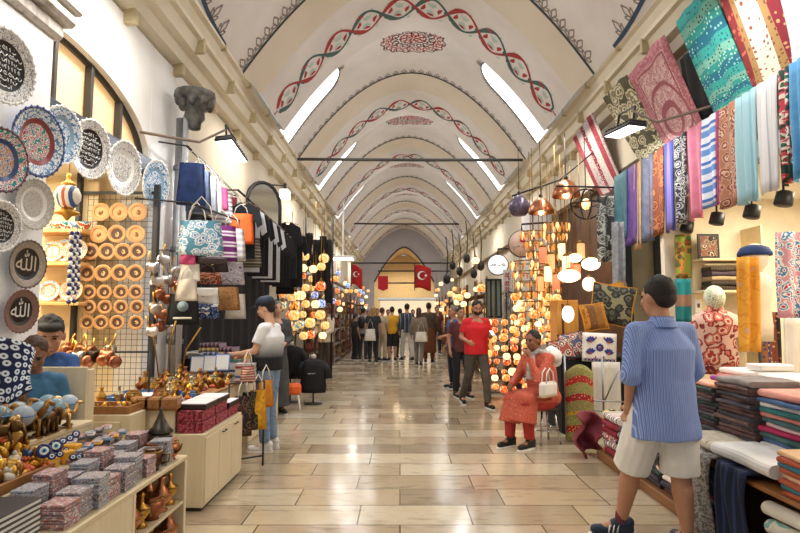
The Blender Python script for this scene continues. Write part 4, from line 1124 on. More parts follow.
# counter with textiles and books
c3=thing('book_counter','wooden counter stacked with books and knitwear behind the brassware','counter',(0,0,0))
mb=MB(); mb.box(-2.75,-1.84,6.95,8.6,.0,.78,.01); mb.build('counter_body',PLYW,c3); mb=MB(); mb.box(-2.77,-1.82,6.93,8.62,.78,.81,.005); mb.build('counter_top',WOODM,c3)
KN=[stripes(['8a8478','b8b0a0','5c6070','d0c8b8'],.05,0,'Object'),stripes(['3c4468','6a70a0','b8b4b0'],.07,1,'Object'),stripes(['d0a840','8a7a50','c8c0a8'],.06,1,'Object'),stripes(['6a2c40','9a8a90','4a3c50'],.05,1,'Object')]
for k,(px,zz,n) in enumerate(((196,.81,5),(209,.81,7),(222,.81,6),(234,.81,5))):
    c=atY(px,340,7.15); pile(c.x,7.3+.0*k,.81,n,.26,.3,.055,[KN[(k+j)%4] for j in range(4)],lambda i,k=k:'striped knitted wrap, pile %s from the pier, %s from the bottom'%(ORD[k],ORD[i]),'striped knitwear piles on the book counter',-PI/2,'knitted_wrap','knitted wrap')
BK=[pm(x,.5) for x in ('3a5a94','c8ccd4','8a2c34','2c3c5c','d8c8a0','4a7a74')]
for i in range(9):
    c=atY(184+3.2*i,352,6.85); book(.16,.22,.024,(pm('1c1c22',.4),pm('e8e4e8',.5),pm('b43c50',.5))[i%3],'thin upright book in the striped row on the platform, %s from the left'%ORD[i],(c.x,6.82,.92),(0,PI/2+.12,PI/2),'thin upright books on the platform')
fr=[]
for i,(px,py) in enumerate(((197,372),(210,371),(222,370))):
    c=atY(px,py,6.4); r=thing('framed_booklet','white booklet in a blue frame standing on the platform, %s from the left'%ORD[i],'booklet',(c.x,6.4,c.z-.01),(-.25,0,.1)); mb=MB(); mb.box(-.08,.08,-.01,.01,0,.19,.004); mb.build('blue_frame',pm('6a8cd0',.4),r); mb=MB(); mb.box(-.068,.068,-.013,-.009,.014,.176,.001); mb.build('white_page',pm('e8ecf0',.5),r)
for s_,(px,Y,n,lab) in enumerate(((220,6.62,9,'left'),(233,6.5,9,'middle'),(246,6.35,8,'right'))):
    c=atY(px,370,Y)
    for i in range(n): book(.2,.15,.026,[BK[(i*2+s_)%6],pm('c8c0c4',.5)][i%2],'book in the %s stack on the platform beside the man, %s from the bottom'%(lab,ORD[i]),(c.x,Y,.80+i*.0265),PI/2+random.uniform(-.1,.1),'books stacked beside the man with the cap')
for i in range(6):
    c=atY(254,372,6.3); pass
pile(-1.93,6.72,.80,8,.26,.2,.024,[pm('d8dce4',.8),mottled(['a8c0d0','e0e8ee'],12,rough=.9),pm('2a2c38',.8),pm('c05a5a',.8)],lambda i:'thin folded cloth in front of the man with the cap, %s from the bottom'%ORD[i],'folded cloths in front of the man',0)
# bags hung on the counter end
ends=[(243,414,.22,.5,'dark brown patterned rug bag',floral(['2a1a1c','5c3038','1c1416','7a5a40','2a1c20'],16,'UV')),(250,410,.2,.48,'dark green patterned rug bag',floral(['1c241c','3c4434','141814','6a5a30','241c1c'],16,'UV')),(258,408,.22,.5,'mustard yellow bag with black zigzag pattern',floral(['2a2018','d89a1c','e0a828','dca020','c88c14'],12,'UV')),(248,384,.18,.2,'small pink kilim purse',stripes(['a05048','c8a090','8a3c3c','d8c0a8'],.05,1,'UV')),(266,398,.2,.36,'amber orange cloth bag beside the jeans',mottled(['c87820','e09a30'],9,rough=.8))]
for i,(px,py,w,h,nm,m) in enumerate(ends):
    c=atY(px,py-18,5.76+.06*(i%3)+.3*(i==4)); hang_bag(w*.8,h*.8,m,CANV,nm+' hanging at the end of the cabinet counter',c,.5,'patterned_bag','bag',.06,slen=.16)
er=thing('bag_rack','low iron rack at the end of the cabinet counter holding the patterned bags','rack'); mb=MB(); 
for (x,y) in ((-1.72,5.72),(-1.42,5.95)): mb.tube([(x,y,0),(x,y,.86)],.01,6)
mb.tube([(-1.72,5.72,.86),(-1.42,5.95,.86)],.01,6); mb.tube([(-1.72,5.72,.1),(-1.42,5.95,.1)],.01,6); mb.build('frame',IRON,er)
# torso display shirts and stool
def torso_stand(lab,c,zc,m,mark=None):
    r=thing('shirt_stand',lab,'shirt display',(c.x,c.y,0)); 
    mb=MB(); mb.lathe([(.001,0),(.16,0),(.16,.02),(.02,.035)],20); mb.tube([(0,0,.02),(0,0,zc+.62)],.014,8); mb.build('stand',IRON,r)
    mb=MB(); mb.ell((0,0,zc+.62),(.05,.05,.05),10,8); mb.build('neck_cap',mottled(['b4b0aa','d0ccc8'],9),r)
    mb=MB(); mb.at(T(0,0,zc)); mb.lathe([(.2,0),(.21,.1),(.19,.3),(.21,.45),(.17,.54),(.07,.58)],20); 
    for v in range(len(mb.v)): x,y,z=mb.v[v]; mb.v[v]=(x*1.12,y*.6,z)
    for sg in (-1,1): mb.tube([(sg*.15,0,.49),(sg*.235,0,.38),(sg*.26,0,.24)],[.08,.07,.068],10)
    mb.build('shirt',m,r)
    if mark: q=script_lines(.16,.03,1,WHITEP,r,0,False,'print'); q.matrix_local=T(0,-.142,zc+.34)@R(PI/2,0,0)
    return r
torso_stand('black shirt on a display stand behind the orange stool',atz(290,402,0),.42*1,BLACKC)
t=torso_stand('black t-shirt with a small white print on a low stand at the walkway edge',atz(313,404,0),.2,BLACKC,'ISTANBUL')
c=atz(289,410,0); so=thing('stool','low stool with an orange seat and white legs in front of the black shirt','stool',(c.x,c.y,0),.2)
mb=MB(); mb.box(-.19,.19,-.17,.17,.26,.42,.03); mb.build('seat',ORG,so)
for sx in (-1,1):
    for sy in (-1,1): mb=MB(); mb.tube([(sx*.14,sy*.12,.27),(sx*.18,sy*.15,0)],[.016,.012],8); mb.build('leg',WHITEP,so)
# mosaic lamps, far left
GLOB={}
def mosaic(c1,c2,st):
    key=('mos',c1,c2)
    if key in MATS: return MATS[key]
    m,nt,b=_new('mosaic_glass'); v=_coord(nt,'Object'); vo=nt.nodes.new('ShaderNodeTexVoronoi'); vo.inputs['Scale'].default_value=22; nt.links.new(v,vo.inputs['Vector'])
    s=nt.nodes.new('ShaderNodeSeparateXYZ'); nt.links.new(vo.outputs['Color'],s.inputs[0]); cc=_ramp(nt,s.outputs[0],[(0,c1),(.4,c2),(.75,'fff0d0')],True)
    nt.links.new(cc,b.inputs['Base Color']); nt.links.new(cc,b.inputs['Emission Color']); b.inputs['Emission Strength'].default_value=st; b.inputs['Roughness'].default_value=.2
    MATS[key]=m; return m
MOS=[mosaic('ffb040','ffd890',.75),mosaic('ff7a20','ffb860',.7),mosaic('d84020','ff9040',.7),mosaic('6080e0','b0d0ff',.6),mosaic('fff0c0','ffe0a0',1.1),mosaic('40a0a0','ffd080',.6)]
LM={}
def mosaic_lamp(c,r_,k,lab,group,chain=.5,X=None):
    r=thing('mosaic_lamp',lab,'lamp',c,0,group,scale=r_/.1)
    if 'g' not in LM:
        g=MB(); g.lathe([(.03,-.085),(.07,-.072),(.095,-.03),(.1,0),(.092,.04),(.065,.075),(.035,.09)],16); 
        LM['g']=g.mesh('globe',MOS[0]); g=MB(); g.lathe([(.001,.17),(.012,.165),(.015,.13),(.03,.115),(.045,.09),(.035,.08)],12); g.tube([(0,0,.165),(0,0,1.1)],.005,5); LM['c']=g.mesh('cap_and_chain',BRASS2)
        g=MB(); g.lathe([(.035,-.08),(.03,-.095),(.012,-.11),(.014,-.13),(.001,-.16)],12); LM['b']=g.mesh('finial',BRASS2)
    o=link('globe',LM['g'],r); 
    if k: o.material_slots[0].link='OBJECT'; o.material_slots[0].material=MOS[k]
    link('cap_and_chain',LM['c'],r); link('finial',LM['b'],r); return r
rnd=random.Random(11); n=0
for row in range(9):
    for colm in range(5):
        px=283+colm*10+rnd.uniform(-3,3); py=258+row*9.5+rnd.uniform(-2,2)
        Y=12.2+1.4*rnd.random()+(.6 if colm>2 else 0)
        c=atY(px,py,Y); c.x=max(c.x,-2.62); k=rnd.choice([0,0,1,1,4,2,5,0,3 if row>3 else 4])
        mosaic_lamp(c,rnd.uniform(.085,.13),k,'lit mosaic lamp of the far left display, %s row, %s across'%(ORD[row],ORD[colm]),'mosaic lamps of the far left display'); n+=1
lf=thing('lamp_rack','dark iron rack holding the far left mosaic lamps','rack'); mb=MB()
for px in (278,305,332):
    c=atY(px,300,13.9); mb.tube([(c.x,13.9,0),(c.x,13.9,4.0)],.025,6)
for py in (240,255,275,300,325): a=atY(275,py,13.95);b=atY(335,py,13.95); mb.tube([a,b],.015,6)
mb.build('frame',IRON,lf)
for i,(px,py,h) in enumerate(((303,236,1.0),(309,233,.8),(316,240,1.1),(323,236,1.3),(298,246,.7),(328,240,1.5))):
    c=atY(px,py,13.2); mb=MB(); mb.sheet(lambda u,v:((u-.5)*.16+.015*math.sin(v*9),.03*math.sin(u*9),-h*v),6,8,.02); solo('black_scarf',mb,BLACKC,'black scarf hanging above the far left lamps, %s along'%ORD[i],'scarf',c,group='black scarves above the far left lamps')
# long fluorescent strip above shirts
mb=MB(); a=atX(268,185,-2.35)
# ---- far left goods beyond the lamps
FARM=[mottled(['3a2c24','6a5040','2c2420'],5,rough=.8),mottled(['5a3030','8a4a3a','3a2a28'],5,rough=.8),mottled(['6a6a70','9a948c','4a4648'],5,rough=.8),mottled(['a87840','6a4a2c','c89a5a'],6,rough=.7)]
k=0
for i in range(10):
    Y=15+i*2.0; r=thing('market_rack','crowded goods rack along the far left arcade, %s from the lamp display'%ORD[i],'rack',(-2.35,Y,0))
    mb=MB()
    for z in (.1,.6,1.1,1.6,2.1): mb.box(-.3,.25,-.85,.85,z-.03,z,.01)
    for sy in (-.85,.85): mb.box(-.3,-.25,sy-.02,sy+.02,0,2.4,.004); mb.box(.2,.25,sy-.02,sy+.02,0,2.4,.004)
    mb.build('frame',FARM[i%4],r)
    for z in (.1,.6,1.1,1.6):
        g=MB()
        for j in range(7): h=random.uniform(.18,.38); y=-.72+.24*j; g.lathe([(.001,0),(.06,0),(.09,h*.4),(.05,h*.75),(.03,h)],8) if False else g.at(T(.02,y,z)).lathe([(.06,0),(.10,h*.4),(.06,h*.75),(.03,h)],8)
        g.build('goods',FARM[(i+int(z*2))%4],r)['kind']='stuff'
    for j in range(3):
        px_=(-2.1+rnd.uniform(-.15,.25),Y-.5+.5*j+rnd.uniform(-.2,.2),rnd.uniform(1.7,3.0)); mosaic_lamp(px_,.1,(i+j)%5,'small lit lamp over the far left arcade, %s rack, %s along'%(ORD[i],ORD[j]),'lamps over the far left arcade')
# ================================================================ RIGHT: draped cloths, scarves, textile stall
XS=3.3
def drape(name,lab,tl,tr,bl,br,m,uv,bulge=.25,cat='cloth',n=16,X0=2.98,X1=None):
    X1=XS if X1 is None else X1
    a=atX(*tl,X0);b=atX(*tr,X0);c=atX(*bl,X1);d=atX(*br,X1)
    def f(u,v):
        p=a.lerp(b,u).lerp(c.lerp(d,u),v); s=math.sin(PI*v)
        return p+Vector((bulge*.35*s+.012*math.sin(u*14+v*2),0.0,-bulge*s+.01*math.sin(u*11)))
    mb=MB(); mb.sheet(f,14,n,.01,True,uv); return solo(name,mb,m,lab,cat)
PINK=floral(['9a5058','dcb4b0','c08a88','d8aaa6','b87478'],26,'UV'); 
def bordered(name,border,inner,w,h,bw):
    """cloth with a border, using metric UV"""
    m,nt,b=_new(name); b.inputs['Roughness'].default_value=.85
    v=_coord(nt,'UV'); s=nt.nodes.new('ShaderNodeSeparateXYZ'); nt.links.new(v,s.inputs[0])
    dx=_math(nt,'MINIMUM',s.outputs[0],_math(nt,'SUBTRACT',w,s.outputs[0])); dy=_math(nt,'MINIMUM',s.outputs[1],_math(nt,'SUBTRACT',h,s.outputs[1]))
    d=_math(nt,'MINIMUM',dx,dy); e=_math(nt,'LESS_THAN',d,bw); e2=_math(nt,'LESS_THAN',_math(nt,'ABSOLUTE',_math(nt,'SUBTRACT',d,bw*1.25)),bw*.12)
    vo=nt.nodes.new('ShaderNodeTexVoronoi'); vo.inputs['Scale'].default_value=30; nt.links.new(v,vo.inputs['Vector'])
    ci=_ramp(nt,vo.outputs['Distance'],[(0,inner[0]),(.25,inner[1]),(.4,inner[2]),(.55,inner[1])],True)
    cb=_ramp(nt,_noise(nt,v,30),[(.4,border[0]),(.6,border[1])])
    # central ring medallion
    rx=_math(nt,'DIVIDE',_math(nt,'SUBTRACT',s.outputs[0],w/2),w*.2); ry=_math(nt,'DIVIDE',_math(nt,'SUBTRACT',s.outputs[1],h*.5),h*.16)
    rr=_math(nt,'ADD',_math(nt,'MULTIPLY',rx,rx),_math(nt,'MULTIPLY',ry,ry)); g=_math(nt,'LESS_THAN',_math(nt,'ABSOLUTE',_math(nt,'SUBTRACT',rr,1)),.35)
    g2=_math(nt,'LESS_THAN',_math(nt,'ABSOLUTE',_math(nt,'SUBTRACT',rr,3.6)),.35)
    c=_mix(nt,_math(nt,'MAXIMUM',g,g2),ci,col(border[1])); c=_mix(nt,e,c,cb); c=_mix(nt,e2,c,col(border[1])); nt.links.new(c,b.inputs['Base Color']); return m
def bands(name,cols,w,axis=0,spot=None,sc=30,noise=.5):
    """striped cloth where every band also carries small figures"""
    m,nt,b=_new(name); b.inputs['Roughness'].default_value=.85
    v=_coord(nt,'UV'); s=nt.nodes.new('ShaderNodeSeparateXYZ'); nt.links.new(v,s.inputs[0])
    f=_math(nt,'FRACT',_math(nt,'DIVIDE',s.outputs[axis],w)); tot=sum(q for q,_,_ in cols); p=0;A=[];B=[]
    for q,c1,c2 in cols: A.append((p,c1));B.append((p,c2)); p+=q/tot
    ca=_ramp(nt,f,A,True); cb=_ramp(nt,f,B,True)
    vo=nt.nodes.new('ShaderNodeTexVoronoi'); vo.inputs['Scale'].default_value=sc; vo.inputs['Randomness'].default_value=noise; nt.links.new(v,vo.inputs['Vector'])
    k=_math(nt,'LESS_THAN',vo.outputs['Distance'],.3); nt.links.new(_mix(nt,k,ca,cb),b.inputs['Base Color']); return m
drape('draped_rug','maroon and pale striped rug draped from the right cornice, farthest of the draped textiles',(573,138),(592,112),(602,198),(622,180),bands('redwhite',[(3,'8a2a36','a84850'),(5,'b4a8a4','8a3a44'),(2,'7a202c','c8b8b0'),(5,'beb2ae','a09490')],.42),(.55,1.6),.3,'rug')
drape('draped_cloth','green and cream damask cloth draped from the right cornice behind the flood lamp',(603,98),(626,74),(652,172),(676,152),floral(['6a6444','d6ceb0','857e5c','cfc6a4','55503a'],9,'UV'),(.6,1.6),.3)
drape('draped_cloth','pink cloth with an oval medallion draped from the right cornice',(628,76),(663,34),(674,154),(706,128),bordered('pinkcloth',('c4848a','a05a62'),('b87a7c','d8b4b0','a86468'),.8,1.6,.09),(.8,1.6),.28)
drape('draped_cloth','black sheet added as the dark gap between the pink and the teal draped cloths',(680,60),(700,40),(686,142),(722,118),BLACKC,(.4,1.2),.1,X0=3.1,X1=3.36)  # black sheet added to stand for the dark gap between two drapes
TEAL=bands('tealcloth',[(4,'3aa6a0','1c6a80'),(3,'7ab8a8','3a4a48'),(3,'2f9690','bfe0d0'),(4,'1f6f88','8fd0c8')],.42,1,sc=22)
drape('draped_cloth','teal and turquoise patterned cloth draped from the right cornice',(676,22),(708,-20),(716,120),(756,96),TEAL,(.7,1.9),.3)
CRG=bands('creamred',[(2,'8a2c30','c86a58'),(2,'b08a58','8a5a38'),(5,'eee4d4','9a5a4a'),(2,'b08a58','7a4a34'),(3,'8a2434','d0a070')],.78,0,sc=14)
drape('draped_cloth','cream, gold and dark red banded cloth draped from the right cornice',(712,-22),(752,-70),(752,98),(806,66),CRG,(.78,1.9),.3)
drape('draped_cloth','pale blue and white cloth draped at the top right corner',(760,-75),(800,-115),(790,80),(850,40),mottled(['c0ccd4','e4eaee','a8b8c4'],9,'UV',rough=.8),(.8,1.9),.25)
# rail and scarf row
r=thing('scarf_rail','long iron rail along the right shop front carrying the row of hanging scarves','rail'); mb=MB(); a=atX(610,190,XS); b=atX(860,22,XS); zt=a.z
mb.tube([(XS,a.y,3.62),(XS,3.5,3.62)],.016,8); mb.build('bar',IRON,r)
mb=MB(); 
for y in (3.6,5.2,6.8,8.4): mb.tube([(XS,y,3.62),(3.4,y,3.8)],.012,6)
mb.build('wall_arm',IRON,r)
SCF=[(622,12,196,240,'grey teal',mottled(['3a6470','507a84'],9,'UV',rough=.8)),(632,11,188,245,'purple',mottled(['5c3c7c','72509a'],9,'UV',rough=.8)),(639,6,186,250,'tan',mottled(['b08a5c','c8a070'],9,'UV',rough=.8)),
 (647,14,180,242,'slate grey',mottled(['5c6478','787e92'],9,'UV',rough=.8)),(658,13,170,236,'rust and brown',floral(['a0582c','6a3420','b87040','7c4028','8a4a30'],9,'UV')),(669,11,160,232,'violet blue striped',stripes([(3,'4a4c98'),(1,'8a7cc0')],.16,0,'UV')),
 (680,14,152,226,'black and white damask',floral(['26262c','c4c2bc','3c3c42','b0aeaa','2c2c30'],14,'UV')),(695,16,142,220,'pink',mottled(['cc7088','dc88a0'],6,'UV',rough=.8)),(710,13,130,208,'blue and white striped',stripes([(2,'e4eaf4'),(1,'4a78c4'),(1,'dfe6f2'),(2,'6a98d8')],.2,1,'UV')),
 (717,5,128,206,'magenta edged',mottled(['9a2a6a','c05a90'],12,'UV',rough=.8)),(729,17,118,208,'brown paisley',floral(['a4644a','d8bca8','8a4a3a','c89a80','b07a60'],12,'UV')),(747,20,104,204,'pale aqua',stripes([(5,'a4ccd8'),(1,'c8e4ea'),(3,'8cbccc')],.12,0,'UV')),
 (768,20,92,194,'light grey and white',stripes([(4,'d4d6da'),(1,'b4b8c0'),(3,'e6e6e8')],.1,0,'UV')),(784,11,84,186,'red and green flowered',floral(['a82a3c','2c6a4a','e4dcd0','c84a5a','1c3c34'],14,'UV')),(796,14,76,182,'bright blue',mottled(['4a90c4','6aaad8'],5,'UV',rough=.8)),(818,28,60,176,'navy',NAVYC)]
for i,(px,w,t,bt,nm,m) in enumerate(SCF):
    a=atX(px-w/2,t+ (w/2)*.6,XS-.03);b=atX(px+w/2,t-(w/2)*.6,XS-.03); zb=atX(px,bt,XS-.03).z; y0,y1=sorted((a.y,b.y)); zt=3.62
    sx=random.uniform(3,7)
    def f(u,v,y0=y0,y1=y1,zb=zb,sx=sx): return (XS-.03-.025*math.sin(u*sx*2+v)*(.4+v)-.02*v, y0+(y1-y0)*u+.01*math.sin(v*5), 3.64+(zb-3.64)*v-.01*math.sin(u*9)*v)
    g=MB(); g.sheet(f,16,10,.012,True,(y1-y0,3.64-zb)); solo('hanging_scarf',g,m,nm+' scarf in the row hanging along the right shop front','scarf')
# downlights under the scarf row
for i,(px,py) in enumerate(((687,227),(717,219),(752,212),(784,199))):
    c=atX(px,py,XS+.14); r=thing('spot_lamp','black spotlight under the scarf row, %s from the man'%ORD[i],'spot lamp',c,group='black spotlights of the textile shop')
    mb=MB(); mb.at(R(0,.25,0)); mb.lathe([(.05,.07),(.07,.06),(.075,-.05),(.068,-.06)],20); mb.build('housing',BLACKM,r)
    mb=MB(); mb.at(R(0,.25,0)).lathe([(.001,-.058),(.064,-.058)],20,cap=False); mb.build('lens',glow('fff4e0',9),r)
    mb=MB(); mb.tube([(0,0,.06),(0,0,max(.1,2.99-c.z))],.01,6); mb.build('stem',BLACKM,r)
# right flood lamp
c=atX(624,132,2.75); c2=atX(632,112,2.75); e=atX(712,106,3.3)
flood('flat flood lamp on an iron arm before the draped cloths on the right',c,.8,(-.12,.15,-1),[(c2.x,c2.y,c2.z+.02),(c2.x+.2,c2.y-.2,e.z),(e.x,e.y,e.z)])
# ---- shop interior right
fx=lambda px,Y:(px-400)/560*Y
mb=MB(); mb.box(fx(691,6.8),fx(704,6.8),6.75,6.9,0,3.0,.01); struct('trim_%d'%tn,mb,pm('ecdcb8',.7)); tn+=1
o=thing('wall_switch','white wall switch on the cream post in the textile shop','switch',atY(698,306,6.745)); mb=MB(); mb.box(-.04,.04,-.012,0,-.08,.08,.004); mb.build('plate',WHITEP,o); mb=MB(); mb.box(-.015,.015,-.018,-.012,-.02,.03,.002); mb.build('rocker',pm('555050',.5),o)
for i,px in enumerate((627,660)):
    mb=MB(); mb.box(fx(px-4,8.6),fx(px+5,8.6),8.55,8.65,0,3.0,.01); struct('trim_%d'%tn,mb,pm('2a2d2e',.5)); tn+=1
mb=MB(); mb.box(fx(631,8.7),fx(655,8.7),8.68,8.72,0,2.9,.003); struct('door_1',mb,mottled(['c8b890','a89a78'],2,rough=.4))
def flat_hang(name,lab,x0,x1,y0,y1,Y,m,uv,cat,wav=.015):
    a=atY(x0,y0,Y);b=atY(x1,y1,Y)
    g=MB(); g.sheet(lambda u,v:(a.x+(b.x-a.x)*u,Y+wav*math.sin(u*11+v*2)+.01*v,a.z+(b.z-a.z)*v),14,10,.012,True,uv); return solo(name,g,m,lab,cat)
flat_hang('hanging_textile','green and red leaf patterned textile over a teal one, hanging behind the man',675,692,235,278,6.72,floral(['6a8a2c','b03a24','3c6a34','c87a3c','8aa040'],10,'UV'),(.24,.6),'textile')
flat_hang('hanging_textile','teal textile with a brown band hanging behind the man below the leaf pattern',675,692,279,322,6.7,stripes([(4,'1c8088'),(3,'8a6a58'),(4,'147078')],.6,1,'UV'),(.24,.6),'textile')
cb=thing('shop_shelf','cream shelf unit with folded dark textiles in the textile shop','shelf',(0,0,0))
Ys=6.5; 
for (py) in (258,290,330): z=atY(720,py,Ys).z; mb=MB(); mb.box(fx(704,Ys),fx(764,Ys),Ys,Ys+.4,z-.03,z,.004); mb.build('shelf_board',pm('e0cda4',.6),cb)
mb=MB(); mb.box(fx(764,Ys),fx(766,Ys),Ys,Ys+.4,0,2.6,.003); mb.build('side_board',pm('e0cda4',.6),cb)
z0=atY(720,290,Ys).z
DK=[stripes(['3a3028','5a4a3c'],.03,1,'Object'),mottled(['2c2824','4a4038'],9,rough=.85),mottled(['a08a68','c0a880'],9,rough=.85),mottled(['38303c','5a4c54'],9,rough=.85)]
pile(fx(720,6.65),6.62,z0,5,.34,.22,.055,DK,lambda i:'folded textile on the shop shelf, left pile, %s from the bottom'%ORD[i],'folded textiles on the shop shelf',-PI/2)
pile(fx(744,6.65),6.62,z0,5,.34,.22,.055,DK[1:],lambda i:'folded textile on the shop shelf, right pile, %s from the bottom'%ORD[i],'folded textiles on the shop shelf',-PI/2)
# framed picture box on top shelf
c=atY(707,246,6.6); o=thing('picture_frame','small dark framed picture on the top shelf of the textile shop','picture',(c.x+.02,c.y,atY(720,258,Ys).z)); mb=MB(); mb.box(-.13,.13,0,.02,0,.3,.006); mb.build('frame',BLACKM,o); mb=MB(); mb.box(-.1,.1,-.004,0,.03,.27,.001); mb.build('picture',floral(['6a4a3c','d8c8b0','3c3430','a08a70','8a5a4a'],14,'Object'),o)
# mannequins
def mannequin(lab,c,topz,body,head,hs=.1,extra=None,w=.2):
    r=thing('mannequin',lab,'mannequin',(c.x,c.y,0)); h=topz
    mb=MB(); mb.lathe([(.001,0),(.17,0),(.17,.02),(.02,.04)],20); mb.tube([(0,0,.03),(0,0,h-.75)],.015,8); mb.build('stand',IRON,r)
    mb=MB(); mb.at(S(1,.65,1)).lathe([(w*.8,h-.85),(w*.85,h-.7),(w*.75,h-.5),(w*1.0,h-.35),(w*.9,h-.24),(w*.35,h-.18),(w*.28,h-.12)],22); mb.build('garment',body,r)
    mb=MB(); mb.ell((0,0,h-.05),(hs*.85,hs,hs*1.1),16,12); mb.tube([(0,0,h-.2),(0,0,h-.08)],.05,10); mb.build('head',head,r); return r
c=atY(716,330,6.0); m_=mannequin('mannequin in a red and white flowered wrap with a pale green headscarf',c,atY(716,293,6.0).z,floral(['b83a34','e8d4c4','d87a6a','8a2c2c','e4c0b0'],11,'Object'),floral(['e8ead8','a4b88a','dfe4cc','c4d0a8','f0f0e4'],16,'Object'),.12,w=.26)
c=atY(757,300,5.4); m_=mannequin('pale mannequin bust wearing a navy cap and a long mustard scarf',c,atY(762,258,5.4).z+.05,pm('e8dcc8',.6),pm('efe4d4',.5),.13,w=.16)
mb=MB(); h=atY(762,258,5.4).z; mb.at(T(0,0,h+.02)).lathe([(.15,0),(.15,.03),(.12,.08),(.06,.105),(.001,.11)],20); mb.build('cap',NAVYC,m_)
MUST=floral(['c8a080','dc9a2c','e0a234','d8922a','e2a63c'],8,'UV')
flat_hang('mustard_scarf','long mustard yellow scarf with small grey motifs worn by the mannequin bust',737,762,257,352,5.2,MUST,(.28,.95),'scarf',.03)
flat_hang('flowered_tunic','white tunic with dense colourful flowers hanging at the right frame edge',776,812,232,318,4.7,floral(['c83c5c','f2eee6','4c86b4','f2ece4','d89ca8'],16,'UV'),(.4,.8),'tunic',.03)
flat_hang('rug','brown and blue striped rug hanging low behind the mustard scarf',758,783,312,386,5.6,bands('rug1',[(2,'a06a44','3c4a78'),(1,'2c3c6c','c8a070'),(2,'8a4a34','d8b890'),(1,'1c1c24','a06a44')],.3,0,sc=20),(.3,.9),'rug')
flat_hang('white_cloth','white cloth hanging at the right frame edge below the flowered tunic',784,812,318,392,4.9,mottled(['e0d8cc','eee8de'],5,'UV',rough=.85),(.3,.8),'cloth')
# ---- textile stall: low front platform and higher back counter
YS0,YS1=2.4,6.25
st=thing('textile_stall','dark wooden two level textile stall running beside the man in shorts','stall',(0,0,0))
mb=MB(); mb.box(2.14,2.9,YS0,YS1,.0,.09,.01); mb.build('base_board',wood('6a4628','9a6a40',2,.6,'y'),st)
mb=MB(); mb.box(2.42,3.3,YS0,5.2,.09,.56,.01); mb.build('back_counter',wood('4a3424','6a4a30',2,.6,'y'),st)
mb=MB(); mb.box(2.40,3.32,YS0,5.22,.56,.59,.004); mb.build('counter_top',WOODM,st)
DST=[stripes(['2c2a30','4c4850'],.03,1,'Object'),mottled(['4a3434','6a4a48'],9,rough=.85),mottled(['3c3a44','5a5862'],9,rough=.85),mottled(['2c3c3c','445a58'],9,rough=.85),mottled(['54403c','7a605a'],9,rough=.85)]
CST=[mottled([a,b],9,rough=.85) for a,b in (('d4786a','e49a88'),('2c6a6c','3c8284'),('ece4dc','f8f2ea'),('3c5a84','54749c'),('30504c','48706a'),('a81c4c','c83468'),('e8c4c4','f4d8d8'),('3a5a5a','507474'))]
def side_pile(y,n,h,mats,lab,x=2.62,z=.59,w=.42,d=.36,group='folded textiles on the back counter'):
    pile(x,y,z,n,w,d,h,mats,lambda i:'textile in %s, %s from the bottom'%(lab,ORD[i]),group,PI,jit=.018)
side_pile(4.62,14,.0276,[DST[0],DST[3],DST[2],DST[1]],'the dark pile nearest the man',w=.40)
side_pile(4.18,15,.030,[DST[2],DST[4],DST[0],DST[1],DST[4]],'the brown grey middle pile on the back counter',w=.42)
side_pile(3.72,12,.0333,CST,'the coral and teal pile near the right edge',w=.46,x=2.66)
side_pile(3.24,12,.0333,CST[3:]+CST[:3],'the pile just cut by the right frame edge',w=.42,x=2.66)
side_pile(5.02,11,.0286,[CST[6],DST[0],CST[3]],'the pile hidden mostly by the man',w=.34)
def side_top(x,y,z,w,d,h,m,lab): solo('folded_textile',folded(w,d,h),m,lab,'folded textile',(x,y,z),PI,'textiles lying on top of the dark piles')
side_top(2.63,4.62,.978,.38,.36,.035,mottled(['e09a7c','ecb09a'],7,rough=.85),'peach folded cloth on top of the dark pile nearest the man')
side_top(2.63,5.02,.906,.33,.34,.035,mottled(['e8b4b8','f0c8c8'],7,rough=.85),'pale pink folded cloth on the pile hidden mostly by the man')
side_top(2.62,4.18,1.041,.41,.36,.045,mottled(['7a7474','968e8c'],7,rough=.85),'grey folded cloth on top of the middle pile')
side_top(2.66,3.72,.991,.45,.36,.05,mottled(['e08a7a','eca898'],7,rough=.85),'coral folded cloth topmost on the coral and teal pile')
side_top(3.05,3.7,1.086,.5,.36,.05,mottled(['d8b430','e4c650'],7,rough=.85),'mustard yellow folded cloth topmost near the right frame edge')
pile(3.05,4.3,.59,9,.5,.36,.055,[CST[6],DST[0],CST[0],CST[2],DST[1]],lambda i:'folded textile in the second row behind the middle pile, %s from the bottom'%ORD[i],'second row of textile piles',PI)
pile(3.05,4.9,.59,9,.5,.36,.055,[CST[2],CST[6],DST[3],CST[0]],lambda i:'folded textile in the second row behind the dark pile, %s from the bottom'%ORD[i],'second row of textile piles',PI)
pile(3.05,3.7,.59,9,.5,.36,.055,[CST[1],DST[0],CST[3],CST[5]],lambda i:'folded textile in the second row behind the coral pile, %s from the bottom'%ORD[i],'second row of textile piles',PI)
c=atz(745,372,1.09); 
mb=MB(); mb.box(-.14,.14,-.1,.1,0,.05,.006); solo('white_box',mb,WHITEP,'white carton box standing on the back textile piles','box',(3.1,4.75,1.09))
solo('purple_scarf',folded(.2,.2,.04),mottled(['8a2a90','a84cb0'],9,rough=.8),'crumpled purple scarf on the piles under the man\'s hand','scarf',(2.68,4.62,1.014),PI)
